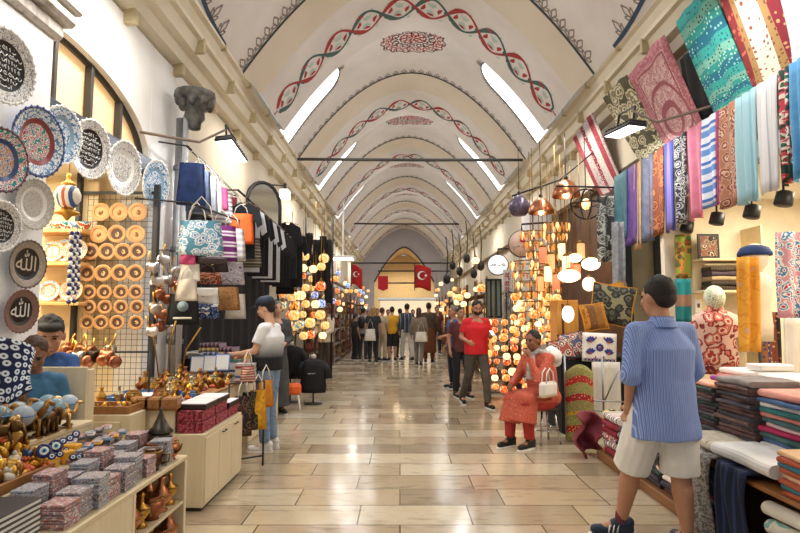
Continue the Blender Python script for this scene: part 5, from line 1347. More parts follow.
# front lower tier
FR=stripes([(2,'b4aea4'),(1,'8a847c'),(1,'d0ccc4')],.02,1,'UV')
def front_hang(name,lab,y0,y1,zt,zb,x0,m,uv,cat='scarf'):
    def f(u,v):
        t=v*1.25
        if t<.25: return (x0+.22*(1-t/.25)+.0, y0+(y1-y0)*u, zt+.012*math.sin(u*9)+.0)
        q=(t-.25); return (x0-.02*math.sin(u*12+q*3)-.01, y0+(y1-y0)*u+.02*math.sin(q*6), zt-(zt-zb)*q)
    g=MB(); g.sheet(f,18,20,.014,True,uv); return solo(name,g,m,lab,cat)
lt=thing('lower_shelf','low board shelf in front of the textile counter carrying throws','shelf',(0,0,0)); mb=MB(); mb.box(2.16,2.41,YS0,4.6,.5,.53,.005); mb.build('shelf_board',WOODM,lt)
for y in (2.45,3.1,4.5): mb=MB(); mb.box(2.18,2.2,y-.02,y+.02,.09,.5,.003); mb.box(2.2,2.4,y-.02,y+.02,.47,.5,.003); mb.build('bracket',WOODM,lt)
front_hang('fringed_throw','grey and beige fringed throw hanging from the low shelf beside the man\'s leg',3.9,4.22,.58,.02,2.12,mottled(['6e6a66','a8a298','4c4a4c','c0bab0'],30,'UV',rough=.9),(.32,.8),'throw')
front_hang('navy_throw','dark navy ribbed throw hanging from the low shelf',3.52,3.86,.575,.02,2.13,stripes([(2,'16203c'),(1,'2c3c64')],.05,0,'UV'),(.34,.8),'throw')
solo('folded_throw',folded(.46,.3,.07),mottled(['b0a48c','d0c8b4','8a8070'],28,rough=.9),'speckled beige folded throw on the low shelf','throw',(2.32,4.2,.595),PI)
solo('folded_throw',folded(.62,.32,.085),mottled(['dcdcd8','eceae6'],5,rough=.85),'plump white folded throw on the low shelf','throw',(2.31,3.66,.595),PI)
pile(2.33,3.05,.53,8,.5,.34,.031,[mottled(['a84a34','b8603c'],7,rough=.85),mottled(['2c6c80','3c8098'],7,rough=.85),mottled(['a04028','b05a3c'],7,rough=.85),mottled(['c8a078','dcb890'],7,rough=.85)],lambda i:'folded cloth in the rust and teal pile on the low shelf, %s from the bottom'%ORD[i],'rust and teal cloths on the low shelf',PI)
# rolled throws in a cubby under the shelf
for i,(y,z,m,nm) in enumerate(((3.3,.40,mottled(['e4e0d4','f0ece2'],12,rough=.9),'cream rolled throw'),(3.28,.30,floral(['4ab0b0','e8e4d8','8ac8c4','ece8dc','e0dccf'],7,'Object'),'cream and turquoise rolled throw'),(3.28,.20,mottled(['1c4c3c','2c6450'],9,rough=.9),'dark green rolled throw'),(3.2,.12,mottled(['8a6a3c','c0a878'],9,rough=.9),'tan rolled throw'))):
    g=MB(); n=18; pts=[]
    g.tube([(0,-.3,0),(0,-.29,0),(0,.29,0),(0,.3,0)],[.045,.05,.05,.045],16,flat=.85)
    for k in range(3): g.tube([(.034-.01*k,-.302,0),(-.03,-.302,.01*k)],.004,4)
    solo('rolled_throw',g,m,nm+' under the low shelf beside the navy throw','rolled throw',(2.24,y-.12,z),(0,0,.1))
g=MB(); g.sheet(lambda u,v:(2.17+.01*math.sin(u*40),2.45+.65*u,.49-.46*v),30,4,.012,True,(.65,.46)); solo('striped_throw',g,stripes([(1,'5a4440'),(1,'7a605a'),(1,'4a3634')],.05,0,'UV'),'brown striped throw hanging at the bottom right corner','throw')
# low pile along the front (behind the man's legs)
LP=[bands('lowred',[(2,'8a2434','e8dcd0'),(2,'e8dcd0','a83a44'),(1,'2c3c3c','d8c8b0')],.25,1,sc=20),floral(['2c2c34','d8d4c8','c8302c','e8e4d8','4a4a58'],8,'Object'),mottled(['7a1c2c','942c3c'],7,rough=.85),stripes([(2,'e4e0d8'),(1,'3c3c44'),(1,'e4e0d8'),(1,'8a2c34')],.12,1,'Object'),DST[0],DST[3],CST[2]]
pile(2.42,5.95,.09,6,.42,.5,.07,[LP[2],LP[3],LP[1],LP[0]],lambda i:'folded red and white rug at the stall\'s low far end, %s from the bottom'%ORD[i],'patterned rugs on the low end of the stall',PI)
pile(2.40,5.48,.09,6,.40,.48,.06,[LP[3],LP[4],LP[1],LP[2]],lambda i:'folded rug in the second low pile of the stall, %s from the bottom'%ORD[i],'patterned rugs on the low end of the stall',PI)
for k,y in enumerate((5.02,4.62,4.22)): pile(2.28,y,.09,8,.36,.2,.047,[DST[k],LP[4],CST[2] if k==1 else DST[3],LP[1],DST[0]],lambda i,k=k:'dark folded rug behind the man\'s legs, %s low pile, %s up'%(ORD[2-k],ORD[i]),'dark rugs low behind the man',PI)
g=MB(); 
g.sheet(lambda u,v:(2.08+.12*math.cos(u*PI*1.1)*-1+.06*math.sin(v*8),6.22+.25*math.sin(u*PI)+.03*math.sin(v*6+u*9),.42*(1-v)+.05*math.sin(u*PI)),18,12,.02,True,(.5,.5)); solo('maroon_cloth',g,mottled(['6a2430','8a3442'],5,'UV',rough=.8),'maroon cloth bundle slumped at the far low corner of the textile stall','cloth')
g=MB(); g.sheet(lambda u,v:(2.2+.3*u,6.18+.02*math.sin(9*u),.5-.42*v+.03*math.sin(u*5)),14,8,.02,True,(.3,.42)); solo('flowered_cloth',g,floral(['2c2c20','c8a42c','e4dcc8','3c3424','d8c878'],10,'UV'),'black and yellow flowered cloth at the far end of the low rug piles','cloth')
# ================================================================ RIGHT: cushions, lamp shop, signs, far goods
# upright rug display, frame, white sheet
r=thing('rug_rack','grey tubular rack beside the seated woman holding an upright rug','rack',(0,0,0)); mb=MB()
a=atY(563,440,7.1); 
for px in (563,600): mb.tube([(fx(px,7.1),7.1,0),(fx(px,7.1),7.1,1.05)],.014,8)
mb.tube([(fx(563,7.1),7.1,.5),(fx(616,7.1),6.9,.5)],.01,8); mb.tube([(fx(563,7.1),7.1,.38),(fx(616,7.1),6.9,.38)],.01,8); mb.tube([(fx(600,7.1),7.1,.45),(fx(614,7.1),7.0,.9)],.01,8); mb.build('frame',metal('9a9c9e',.4),r)
KIL=bands('kilim',[(3,'8a8a50','b8a868'),(2,'a82c2c','d8a868'),(3,'97935a','6a7a44'),(2,'9a2430','d8b878'),(3,'8a8450','b8a060'),(1,'c8a030','3c3420')],.62,1,sc=34)
def f(u,v):
    px=565+27*u; c=atY(px,372-8*math.sin(PI*u),7.0); z=c.z*(1-v)+.03*v; return (c.x,7.0-.05*math.sin(PI*u),z)
g=MB(); g.sheet(f,10,14,.03,True,(.34,.95)); solo('standing_rug',g,KIL,'upright olive and red banded rug with a rounded top beside the seated woman','rug')
flat_hang('white_sheet','plain white sheet hanging behind the grey rack','592' and 592,622,362,436,7.3,mottled(['cfcabf','e0dcd2'],4,'UV',rough=.9),(.4,.9),'sheet')
tb=thing('cushion_table','dark cloth covered table behind the rug rack carrying cushions','table',(0,0,0)); mb=MB(); mb.box(fx(556,7.6),fx(640,7.6),7.45,8.2,.0,.98,.02); mb.build('table_body',DARKCURT,tb); mb=MB(); mb.box(fx(554,7.6),fx(642,7.6),7.43,8.22,.98,1.01,.005); mb.build('table_top',pm('2c2622',.7),tb)
# embroidered white cloth with blue tulips
EM=thing('embroidered_cloth','white cloth embroidered with blue and red flowers hanging above the upright rug','embroidered cloth')
a=atY(582,333,7.38); b=atY(617,362,7.38); W_=b.x-a.x; H_=a.z-b.z; EM.location=((a.x+b.x)/2,7.38,(a.z+b.z)/2); EM.rotation_euler=(0,.05,.0)
g=MB(); g.sheet(lambda u,v:((u-.5)*W_,.008*math.sin(u*8),(.5-v)*H_),8,6,.012); g.build('cloth',mottled(['e8e4dc','f4f0e8'],6,rough=.85),EM)
g=MB(); 
for sx in (-1,1):
    for sz in (-1,1):
        for k in range(5):
            t=k*.55-.9; g.at(T(sx*W_*.26,-.018,sz*H_*.2)@R(0,t*sx,0)).ell((0,0,.03),(.018,.004,.04),8,6)
g.at(T(0,-.018,0))
for k in range(8): g.ell((.035*math.cos(k*PI/4),0,.035*math.sin(k*PI/4)),(.018,.004,.018),8,5)
for i in range(9): g.ell((-W_*.42+W_*.84*i/8,0,-H_*.43),(.014,.004,.016),7,5)
g.build('blue_flowers',pm('2c3484',.7),EM)
g=MB(); g.at(T(0,-.02,0)); 
for i in range(8): g.ell((-W_*.37+W_*.84*i/8,0,-H_*.40),(.008,.004,.012),6,4)
for sx in (-1,1):
    for sz in (-1,1): g.ell((sx*W_*.26,-.006,sz*H_*.2),(.016,.004,.016),8,5); g.ell((sx*W_*.12,0,sz*H_*.33),(.01,.004,.02),6,4)
g.ell((0,-.006,0),.014,8,6); g.build('red_flowers',pm('a83a34',.7),EM)
def cushion(lab,c,w,m,edge,d,tilt,th=.13):
    r=thing('cushion',lab,'cushion'); r.matrix_world=align(d,c)@R(0,0,tilt)
    K=12; vs=[];uv=[];fs=[]
    for sg in (1,-1):
        for j in range(K+1):
            for i in range(K+1):
                u=2*i/K-1;v=2*j/K-1; z=th/2*((1-u**4)*(1-v**4))**.6
                pin=1-.06*(1-abs(u))*abs(v)**3; vs.append((u*w/2*(1-.07*(1-v*v)),v*w/2*(1-.07*(1-u*u)),sg*z)); uv.append((u*w/2,v*w/2))
    W=K+1;B=W*W
    for j in range(K):
        for i in range(K): a=j*W+i; fs.append((a,a+1,a+W+1,a+W)); fs.append((B+a,B+a+W,B+a+W+1,B+a+1))
    g=MB(); g.add(vs,fs,True,uv); g.build('cover',m,r)
    bd=[(-w/2,-w/2),(0,-w/2*.93),(w/2,-w/2),(w/2*.93,0),(w/2,w/2),(0,w/2*.93),(-w/2,w/2),(-w/2*.93,0)]
    g=MB(); g.tube([(x,y,0) for x,y in bd],.009,6,closed=True); g.build('piping',edge,r); return r
MUS=mottled(['b8791c','cc8c28','a06a18'],8,'UV',rough=.85)
cushion('large mustard cushion with a dark patterned panel standing tilted left of the man',atY(612,305,7.65),.56,floral(['2c2c28','6a6450','3c3c34','1c1c1a','86805e'],9,'UV'),MUS,(-.35,-1,.15),-.18)
cushion('mustard and brown cushion leaning before the large patterned one',atY(594,317,7.5),.36,bands('cush',[(3,'8a5c20','a87424'),(2,'c07c20','6a4418'),(3,'6a4420','8a5c28')],.3,0,sc=30),MUS,(.2,-1,.2),.12)
cushion('plain mustard cushion behind the large patterned cushion',atY(618,300,7.95),.5,MUS,MUS,(.5,-1,.1),.25)
for i,(px,py,m) in enumerate(((562,352,floral(['8a2c34','e0d8c8','5a3030','c8b8a0','a04a44'],12,'UV')),(573,345,floral(['3c3c54','e4dcd0','a83c44','d8ccb8','5c5c74'],12,'UV')))):
    cushion(('red and cream','blue and cream')[i]+' patterned cushion leaning beside the white embroidered cloth',atY(px,py,7.55+.05*i),.34,m,pm('6a3034',.8),(-.2,-1,.3),.2)
flat_hang('grey_scarf','long grey paisley scarf hanging left of the colourful scarf row',597,616,196,262,8.4,floral(['4c4c48','a4a298','6a6a64','b8b6ac','3c3c3a'],9,'UV'),(.3,1.0),'scarf',.04)
flat_hang('grey_scarf','second pale grey scarf hanging beside the long paisley scarf',612,626,222,292,8.0,mottled(['77787a','a6a6a6'],9,'UV',rough=.85),(.22,1.0),'scarf',.04)
# beam holding them
r=thing('lamp_shop_rail','iron rail crossing in front of the lamp shop','rail'); mb=MB(); mb.tube([atY(556,186,8.5),atY(632,188,8.5)],.014,8); mb.tube([atY(512,196,8.9),atY(560,180,8.9)],.014,8); mb.build('bar',IRON,r); mb=MB(); a=atY(632,188,8.5); mb.tube([a,(3.5,8.5,a.z)],.012,6); mb.build('wall_arm',IRON,r); mb=MB(); a=atY(512,196,8.9); mb.tube([atY(560,180,8.9),(3.4,8.9,4.4)],.012,6); mb.build('wall_arm',IRON,r)
# lamp shop back wall and shelves
mb=MB(); mb.box(3.5,3.6,8.75,12.2,0,3.9); struct('wall_lamp_shop',mb,mottled(['4e3420','6e4a2a'],3,rough=.6))
# big pendants
def pendant(lab,px,py,Y,rr,m,kind=0,top=4.5):
    c=atY(px,py,Y); r=thing('pendant_lamp',lab,'pendant lamp',c,scale=rr)
    g=MB()
    if kind==0: g.lathe([(1.0,-.35),(1.02,-.3),(.98,-.05),(.85,.3),(.6,.62),(.3,.84),(.1,.92),(.08,1.05)],28,cap=False); g.lathe([(.95,-.33),(.92,-.05),(.8,.27),(.56,.57),(.1,.86)],28,cap=False)
    else: g.lathe([(.55,-.95),(.75,-.75),(.95,-.3),(.9,.1),(.65,.5),(.35,.8),(.12,.95),(.1,1.1)],24,cap=False)
    g.build('shade',m,r)
    g=MB(); g.ell((0,0,-.2),(.22,.22,.28),12,9); g.build('bulb',glow('ffe0b0',14),r)
    g=MB(); g.tube([(0,0,1.0),(0,0,(top-c.z)/rr)],.03,6); g.lathe([(.14,.95),(.16,1.1),(.05,1.25)],12); g.build('cable',IRON,r); return r
pendant('large copper dome pendant lamp, highest over the lamp shop',566,192,8.9,.22,COPPER)
pendant('copper dome pendant lamp below and left of the highest one',541,209,9.3,.21,COPPER)
pendant('smoky grey tulip shaped pendant lamp under the right cornice',519,205,9.8,.2,mottled(['50485c','7a7088'],5,rough=.25,metal=.3),1)
# iron ring chandelier
c=atY(586,204,8.7); r=thing('ring_chandelier','round openwork iron chandelier hung by the grey scarf','chandelier',c)
g=MB(); g.tube([(.24*math.cos(a*PI/12),.05*math.sin(a*PI/12)*0,.24*math.sin(a*PI/12)) for a in range(24)],.014,6,closed=True); g.tube([(.24*math.cos(a*PI/12),.24*math.sin(a*PI/12),0) for a in range(24)],.014,6,closed=True); g.tube([(0,.24*math.cos(a*PI/12),.24*math.sin(a*PI/12)) for a in range(24)],.014,6,closed=True); g.build('iron_rings',IRON,r)
g=MB(); g.tube([(0,0,.24),(0,0,4.5-c.z)],.008,6); g.build('chain',IRON,r); g=MB(); g.ell((0,0,0),(.07,.07,.09),10,8); g.build('bulb',glow('ffb860',3),r)
# tiered chandeliers
def tiered(lab,px,py,Y,R0,n):
    c=atY(px,py,Y); r=thing('crystal_chandelier',lab,'chandelier',c); g=MB()
    for t in range(n):
        rr=R0*(1-t/(n+.3)); z=-t*.17; g.tube([(rr*math.cos(a*PI/10),rr*math.sin(a*PI/10),z) for a in range(20)],.008,5,closed=True)
    g.tube([(0,0,.3),(0,0,-n*.17)],.012,6); g.tube([(0,0,.3),(0,0,max(.4,4.4-c.z))],.006,5); g.build('frame',BRASS2,r)
    for t in range(n):
        rr=R0*(1-t/(n+.3)); z=-t*.17; k=max(4,int(18*rr/R0)); g=MB(); hh=[random.uniform(.6,1.3) for _ in range(40)]
        for i in range(k):
            a=2*PI*i/k+t*.3; g.at(T(rr*math.cos(a),rr*math.sin(a),z-.05)); q=hh[i]; g.k=(i*2+t)%3; g.lathe([(.006,.05),(.02*q,.03),(.026*q,-.01),(.012,-.05*q),(.004,-.075*q)],8)
        g.k=3; g.at(I4).tube([(rr*math.cos(a*PI/10),rr*math.sin(a*PI/10),z-.005) for a in range(20)],.007,5,closed=True); g.build('crystal_tier',[AMB[0],AMB[1],AMB[2],BRASS2],r)
    return r
AMB=[glow('ffb45a',.55,'b87a40'),glow('ff9c3c',.3,'9a6230'),glow('ffd898',1.2,'d8a868')]
tiered('large amber crystal chandelier narrowing in tiers at the corner of the lamp shop',531,262,9.6,.36,7)
tiered('amber crystal chandelier behind and right of the large tiered one',549,268,9.9,.28,6)
tiered('small amber chandelier hanging under the copper domes',556,224,9.2,.22,4)
tiered('small amber chandelier hanging under the left copper dome',533,232,9.4,.2,4)
# glass lamps
def cyl_lamp(c,h,rr,m,lab,group):
    r=thing('glass_lamp',lab,'lamp',c,0,group); g=MB(); g.lathe([(rr*.8,-h/2),(rr,-h/2+.01),(rr,h/2-.01),(rr*.8,h/2)],16); g.build('shade',m,r)
    g=MB(); g.lathe([(rr*.85,h/2),(rr*.9,h/2+.02),(.02,h/2+.05)],14); g.tube([(0,0,h/2+.04),(0,0,max(h/2+.1,min(1.6,4.2-c.z)))],.006,5); g.build('cap_and_cord',BRASS2,r); return r
CG=[glow('ff9060',.7,'b86a4a'),glow('ffb070',.9,'c88a5a'),glow('ffd8a0',1.6,'e8c8a0')]
for i,(px,py) in enumerate(((543,255),(551,262),(562,251),(572,262),(581,251),(548,274),(556,282),(540,284),(566,264),(577,272))):
    cyl_lamp(atY(px,py,8.8+.12*(i%4)),.24,.06,CG[i%3],'rosy cylinder glass lamp hanging in the lamp shop, number %s in the hanging bunch'%ORD[i],'rosy cylinder glass lamps')
GW=glow('ffe6b8',2.6,'fff0d8')
for i,(px,py,w,hh) in enumerate(((569,276,.17,.1),(591,264,.14,.1),(589,284,.1,.11),(575,258,.1,.07),(568,314,.09,.13),(538,324,.05,.04))):
    c=atY(px,py,8.6); r=thing('globe_lamp','bright white glass globe lamp of the lamp shop, '+('largest one','upper right one','right one below the upper','small upper one','pear shaped lower one','small one at the left')[i],'lamp',c)
    g=MB(); g.ell((0,0,0),(w,w,hh),18,12); g.build('globe',GW,r); g=MB(); g.lathe([(w*.35,hh*.92),(w*.3,hh*1.15),(.01,hh*1.3)],12); g.tube([(0,0,hh*1.2),(0,0,1.2)],.006,5); g.build('cap_and_cord',BRASS2,r)
# wall of hanging mosaic / amber lamps, lower display
rnd=random.Random(5); CO=[0,0,1,4,1]
for row in range(8):
    for colm in range(6):
        px=514+colm*9+rnd.uniform(-3,3); py=296+row*6.5+rnd.uniform(-2,2)
        if px>556 and py>330: continue
        c=atY(px,py,9.4+rnd.random()*1.2); mosaic_lamp(c,rnd.uniform(.05,.085),rnd.choice(CO),'small amber lamp in the lamp shop cluster, %s row, %s across'%(ORD[row],ORD[colm]),'small amber lamps of the lamp shop')
for row in range(9):
    for colm in range(5):
        px=486+colm*9.5+rnd.uniform(-3,3); py=322+row*8.2+rnd.uniform(-2,2); Y=10.4+rnd.random()*.9
        c=atY(px,py,Y); mosaic_lamp(c,rnd.uniform(.055,.09),rnd.choice([0,1,1,2,4,2]),'coloured lamp on the display behind the seated woman, %s row, %s across'%(ORD[row],ORD[colm]),'coloured lamps on the standing display')
ld=thing('lamp_display','iron display frame with shelves full of lamps left of the seated woman','display rack',(0,0,0)); mb=MB()
for px in (484,506,530): mb.tube([(fx(px,11.4),11.4,0),(fx(px,11.4),11.4,2.0)],.018,6)
for py in (322,340,358,376,392): z=atY(500,py,11.4).z; mb.box(fx(483,11.4),fx(532,11.4),11.3,11.45,z-.012,z,.003)
mb.build('frame',IRON,ld)
cb=thing('lamp_cabinet','tall golden wooden cabinet standing in the lamp shop','cabinet',(0,0,0)); mb=MB(); mb.box(fx(556,9.0),fx(578,9.0),9.0,9.4,0,atY(560,300,9.0).z,.01); mb.build('cabinet_body',wood('c88a3c','e0a858',2,.4,'z'),cb)
mb=MB(); mb.box(fx(561,9.0),fx(563,9.0),8.98,9.0,.3,atY(560,304,9.0).z,.002); mb.build('dark_groove',pm('5a3818',.5),cb)
# ---- shop front beyond: white pier, signs, window
ZZ=12.15
def sign(lab,px,py,rr,face,txt,tc,Y,spiral=False):
    c=atY(px,py,Y); r=thing('round_sign',lab,'sign',c,(0,0,-.2))
    g=MB(); g.at(R(PI/2,0,0)).lathe([(rr*.96,-.05),(rr,-.04),(rr,.04),(rr*.96,.05)],36); g.build('rim',pm('6a5a54' if spiral else '3c3c3e',.5),r)
    g=MB(); g.at(T(0,-.052,0)@R(PI/2,0,0)).lathe([(.001,.004),(rr*.92,.004),(rr*.92,0)],36,cap=False); g.build('face',face,r)
    if txt: q=script_lines(rr*1.5,rr*.36,1,tc,r,0,False,'lettering'); q.matrix_local=T(0,-.062,0)@R(PI/2,0,0)
    if spiral:
        g=MB(); g.tube([(rr*.06*t*.5*math.cos(t),-.062,rr*.3+rr*.06*t*.5*math.sin(t)) for t in [i*.5 for i in range(3,16)]],.022,6); g.build('red_emblem',pm('c8202c',.5),r)
        q=script_lines(rr*1.3,rr*.2,1,pm('5a4a44',.6),r,0,False,'lettering'); q.matrix_local=T(0,-.062,-rr*.2)@R(PI/2,0,0)
    g=MB(); g.tube([(0,0,rr),(0,0,rr+.12),(.5,0,rr+.14)],.02,6); g.build('bracket',IRON,r)
    return r
sign('round white lit shop sign with dark lettering on the right arcade',498,265,.235,glow('f0f4f8',.75,'f4f6f8'),'x',pm('2a2a30',.5),12.4)
sign('round pinkish shop sign with a red spiral emblem beside the tulip lamp',522,244,.27,pm('e0c4b4',.6),None,None,10.9,True)
mb=MB(); a=atY(503,270,ZZ);b=atY(512,330,ZZ); 
r=thing('shop_banner','narrow white vertical banner with red writing below the pink sign','banner',((a.x+b.x)/2,ZZ,(a.z+b.z)/2)); g=MB(); g.box(-(b.x-a.x)/2,(b.x-a.x)/2,-.015,.015,(b.z-a.z)/2,(a.z-b.z)/2,.004); g.build('panel',pm('e0e2e4',.5),r); q=script_lines(.8,.14,1,pm('c02830',.5),r,0,False,'lettering'); q.matrix_local=T(0,-.02,.2)@R(PI/2,0,0)@R(0,0,PI/2)
# small shop window with dark green mullions
wnn=thing_struct('window_%d'%wn); wn+=1
a=atY(487,281,13.2);b=atY(501,316,13.2); g=MB(); g.box(a.x,b.x,13.2,13.22,b.z,a.z,.002); g.build('pane',pm('9db0a8',.15,.0),wnn)
g=MB()
for px in (486.5,491,496,501): x=fx(px,13.15); g.box(x-.02,x+.02,13.14,13.2,b.z-.05,a.z+.05,.003)
g.box(a.x,b.x,13.14,13.2,a.z,a.z+.05,.003); g.box(a.x,b.x,13.14,13.2,b.z-.05,b.z,.003); g.build('window_frame',pm('243430',.5),wnn)
sc=thing('glass_showcase','tall glass showcase with silver goods behind the glowing lamps','showcase',(0,0,0)); 
x0,x1=fx(504,11.9),fx(521,11.9); mb=MB(); mb.box(x0,x1,11.9,12.1,0,.9,.01); mb.build('base',pm('3c3c3e',.5),sc)
for k in range(5): z=.9+.28*k; mb=MB(); mb.box(x0,x1,11.85,12.1,z,z+.02,.003); mb.build('shelf',SILVER,sc)
for k in range(4):
    g=MB()
    for j in range(4): g.at(T(x0+.05+.08*j,11.95,.92+.28*k)).lathe([(.03,0),(.035,.05),(.02,.1),(.03,.16)],8)
    g.build('silverware',SILVER,sc)['kind']='stuff'
mb=MB(); mb.box(x0,x1,11.84,11.85,.9,2.1); mb.build('front_glass',glass('dfe8ec'),sc)
# cables and lantern bits along right wall
for i,(px,py) in enumerate(((452,262),(459,268),(466,255),(473,270),(480,262),(446,275))):
    Y=17-1.0*i*.5; c=atY(px,py,Y); g=MB(); g.tube([(0,0,1.0),(.05,0,.5),(.02,0,0)],.015,5); g.ell((.02,0,-.1),(.1,.1,.14),8,6); solo('dark_lantern',g,IRON,'dark unlit lantern under the right cornice, %s from the far end'%ORD[i],'lantern',c,group='dark lanterns under the right cornice')
# far right racks with lit lamps
for i in range(9):
    Y=14.6+i*2.1; r=thing('market_rack','rack of partly self glowing goods along the far right arcade, %s from the window'%ORD[i],'rack',(2.35,Y,0))
    mb=MB()
    for z in (.1,.6,1.1,1.6,2.1): mb.box(-.25,.3,-.9,.9,z-.03,z,.01)
    for sy in (-.9,.9): mb.box(-.25,-.2,sy-.02,sy+.02,0,2.5,.004)
    mb.build('frame',[FARM[3],FARM[0],FARM[1]][i%3],r)
    for q_,z in enumerate((.1,.6,1.1,1.6)):
        g=MB()
        for j in range(8): h=random.uniform(.18,.36); g.at(T(-.05,-.78+.22*j,z)).lathe([(.06,0),(.09,h*.4),(.05,h*.75),(.03,h)],8)
        g.build('goods',[FARM[3],AMB[0],mottled(['d8c8b0','b84a34','8a6a50'],7,rough=.7),FARM[1]][(i+q_)%4],r)['kind']='stuff'  # amber shelf of goods glows by itself to look lit
    for j in range(4):
        mosaic_lamp((2.05+rnd.uniform(-.2,.15),Y-.7+.45*j+rnd.uniform(-.2,.2),rnd.uniform(1.5,3.1)),rnd.uniform(.07,.13),(0,4,1,4,0)[(i+j)%5],'lit lamp over the far right arcade, %s rack, %s along'%(ORD[i],ORD[j]),'lamps over the far right arcade')
# flags
def flag(lab,px0,py0,px1,py1,Y,sw,emblem=True):
    a=atY(px0,py0,Y);b=atY(px1,py1,Y); w=b.x-a.x;h=a.z-b.z; r=thing('flag',lab,'flag',(a.x,Y,a.z))
    g=MB(); g.sheet(lambda u,v:(u*w,.08*math.sin(u*6+v*2),-h*v-sw*u*(1 if True else 0)+.04*math.sin(u*5)),12,8,.02); g.build('cloth',pm('b8121e',.7),r)
    if emblem:
        g=MB(); cx,cz=w*.42,-h*.42-sw*.42; ro=min(abs(w),h)*.27; pts=[]
        out=[(ro*math.cos(t),ro*math.sin(t)) for t in [.55+(2*PI-1.1)*i/20 for i in range(21)]]
        inn=[(ro*.24+ro*.80*math.cos(t),ro*.80*math.sin(t)) for t in [(.72)+(2*PI-1.44)*i/20 for i in range(21)]]
        g.at(T(cx,-.11,cz)@R(PI/2,0,0)); g.add([(x,y,0) for x,y in out]+[(x,y,0) for x,y in inn],[(i,i+1,22+i,21+i) for i in range(20)])
        st_=[]; 
        for i in range(10): rr=ro*.42*(1 if i%2==0 else .4); t=PI+i*PI/5; st_.append((ro*.95+rr*math.cos(t),rr*math.sin(t),0))
        g.add(st_,[tuple(range(10))]); g.build('crescent_and_star',WHITEP,r)
    g=MB(); g.tube([(-.02,0,.05),(-.02,0,-h-.1)],.02,6); g.build('pole',IRON,r); return r
YF=24
flag('red flag with white crescent and star hung at the left of the far crossing',352,264,362,284,YF,.2)
flag('red flag with white crescent and star hung at the right of the far crossing',415,265,431,288,YF,.1)
a=atY(378,276,YF+2); b=atY(388,291,YF+2); r=thing('banner','plain red pointed pennant between the two flags','pennant',((a.x+b.x)/2,YF+2,a.z)); g=MB(); w=(b.x-a.x)/2;h=a.z-b.z; g.at(R(PI/2,0,0)).prism([(-w,0),(-w,-h*.85),(0,-h),(w,-h*.85),(w,0)],-.015,.015); g.build('cloth',pm('b8121e',.7),r)
for i,(py,xa,xb) in enumerate(((263,352,452),(271,378,450),(283,388,420))):
    mb=MB(); mb.tube([atY(xa,py,YF+.4*i),atY(xb,py,YF+.4*i)],.035,6); struct('trim_%d'%tn,mb,IRON); tn+=1
# far end stalls
es=thing('end_stall','white stall with a self glowing back panel closing the far end of the street','stall',(0,0,0)); mb=MB(); mb.box(-1.2,2.0,33,34,0,1.1,.03); mb.build('counter',pm('e8e0d0',.6),es); mb=MB(); mb.box(-1.2,2.2,33.8,34,1.1,2.4,.03); mb.build('back_panel',glow('ffe8c4',.7,'e0d0b4'),es); mb=MB(); mb.box(-1.3,2.3,32.8,34,2.4,2.55,.03); mb.build('canopy',pm('dfe6ee',.6),es)  # back panel glows only to stand in for the bright far end
# left far strip lamp
c=atY(343,259,14.5); r=thing('strip_lamp','small square lamp under the left cornice at the far lamps','lamp',c); mb=MB(); mb.box(-.3,.3,-.3,.3,0,.06,.01); mb.build('housing',WHITEP,r); mb=MB(); mb.box(-.26,.26,-.26,.26,-.006,0); mb.build('lens',glow('ffffff',8),r); mb=MB(); mb.tube([(0,0,.05),(0,0,4.5-c.z)],.02,6); mb.build('stem',WHITEP,r)
c=atX(285,193,-2.4); r=thing('wall_lamp','small white lit cube lamp on the left wall beyond the shirts','wall lamp',c); mb=MB(); mb.box(-.09,.09,-.12,.12,-.12,.06,.02); mb.build('lens',glow('ffffff',5),r); mb=MB(); mb.box(-.03,.03,-.03,.03,.06,.2,.01); mb.tube([(0,0,.15),(-.4,0,.18)],.015,6); mb.build('bracket',BLACKM,r)
# ================================================================ PEOPLE
def lerp(a,b,t): return tuple(a[i]+(b[i]-a[i])*t for i in range(3))
def cap_(mb,p0,p1,r0,r1,seg=12):
    """tapered rounded limb"""
    p0=Vector(p0);p1=Vector(p1); d=p1-p0
    if d.length<1e-5: return
    n=d.normalized(); pts=[];rs=[]
    for k in (-.95,-.7,-.35,0): pts.append(p0+n*r0*k); rs.append(r0*math.sqrt(1-k*k))
    for k in (.33,.66): pts.append(p0.lerp(p1,k)); rs.append(r0+(r1-r0)*k)
    for k in (0,.35,.7,.95): pts.append(p1+n*r1*k); rs.append(r1*math.sqrt(1-k*k))
    mb.tube(pts,rs,seg)
def sleeve(mb,p0,p1,r0,r1,seg=14):
    """tapered tube, rounded at p0, cut flat at p1"""
    p0=Vector(p0);p1=Vector(p1); n=(p1-p0).normalized(); pts=[p0-n*r0*.9,p0-n*r0*.5,p0,p0.lerp(p1,.5),p1]; mb.tube(pts,[r0*.43,r0*.86,r0,(r0+r1)/2,r1],seg)
BASE=dict(pelvis=(0,0,.95),belly=(0,0,1.1),chest=(0,0,1.3),neck=(0,.01,1.455),head=(0,-.02,1.615),
 shl=(.17,0,1.39),ell=(.235,.03,1.14),wrl=(.245,-.05,.89),shr=(-.17,0,1.39),elr=(-.235,.03,1.14),wrr=(-.245,-.05,.89),
 hil=(.09,0,.92),knl=(.1,-.02,.5),anl=(.1,.02,.085),hir=(-.09,0,.92),knr=(-.1,-.02,.5),anr=(-.1,.02,.085),tol=(.12,-.15,.03),tor=(-.12,-.15,.03))
SKIN={'m':pm('b98668',.55,0,.05,6),'d':pm('8d5f45',.55,0,.05,6),'l':pm('d0a285',.55,0,.05,6)}
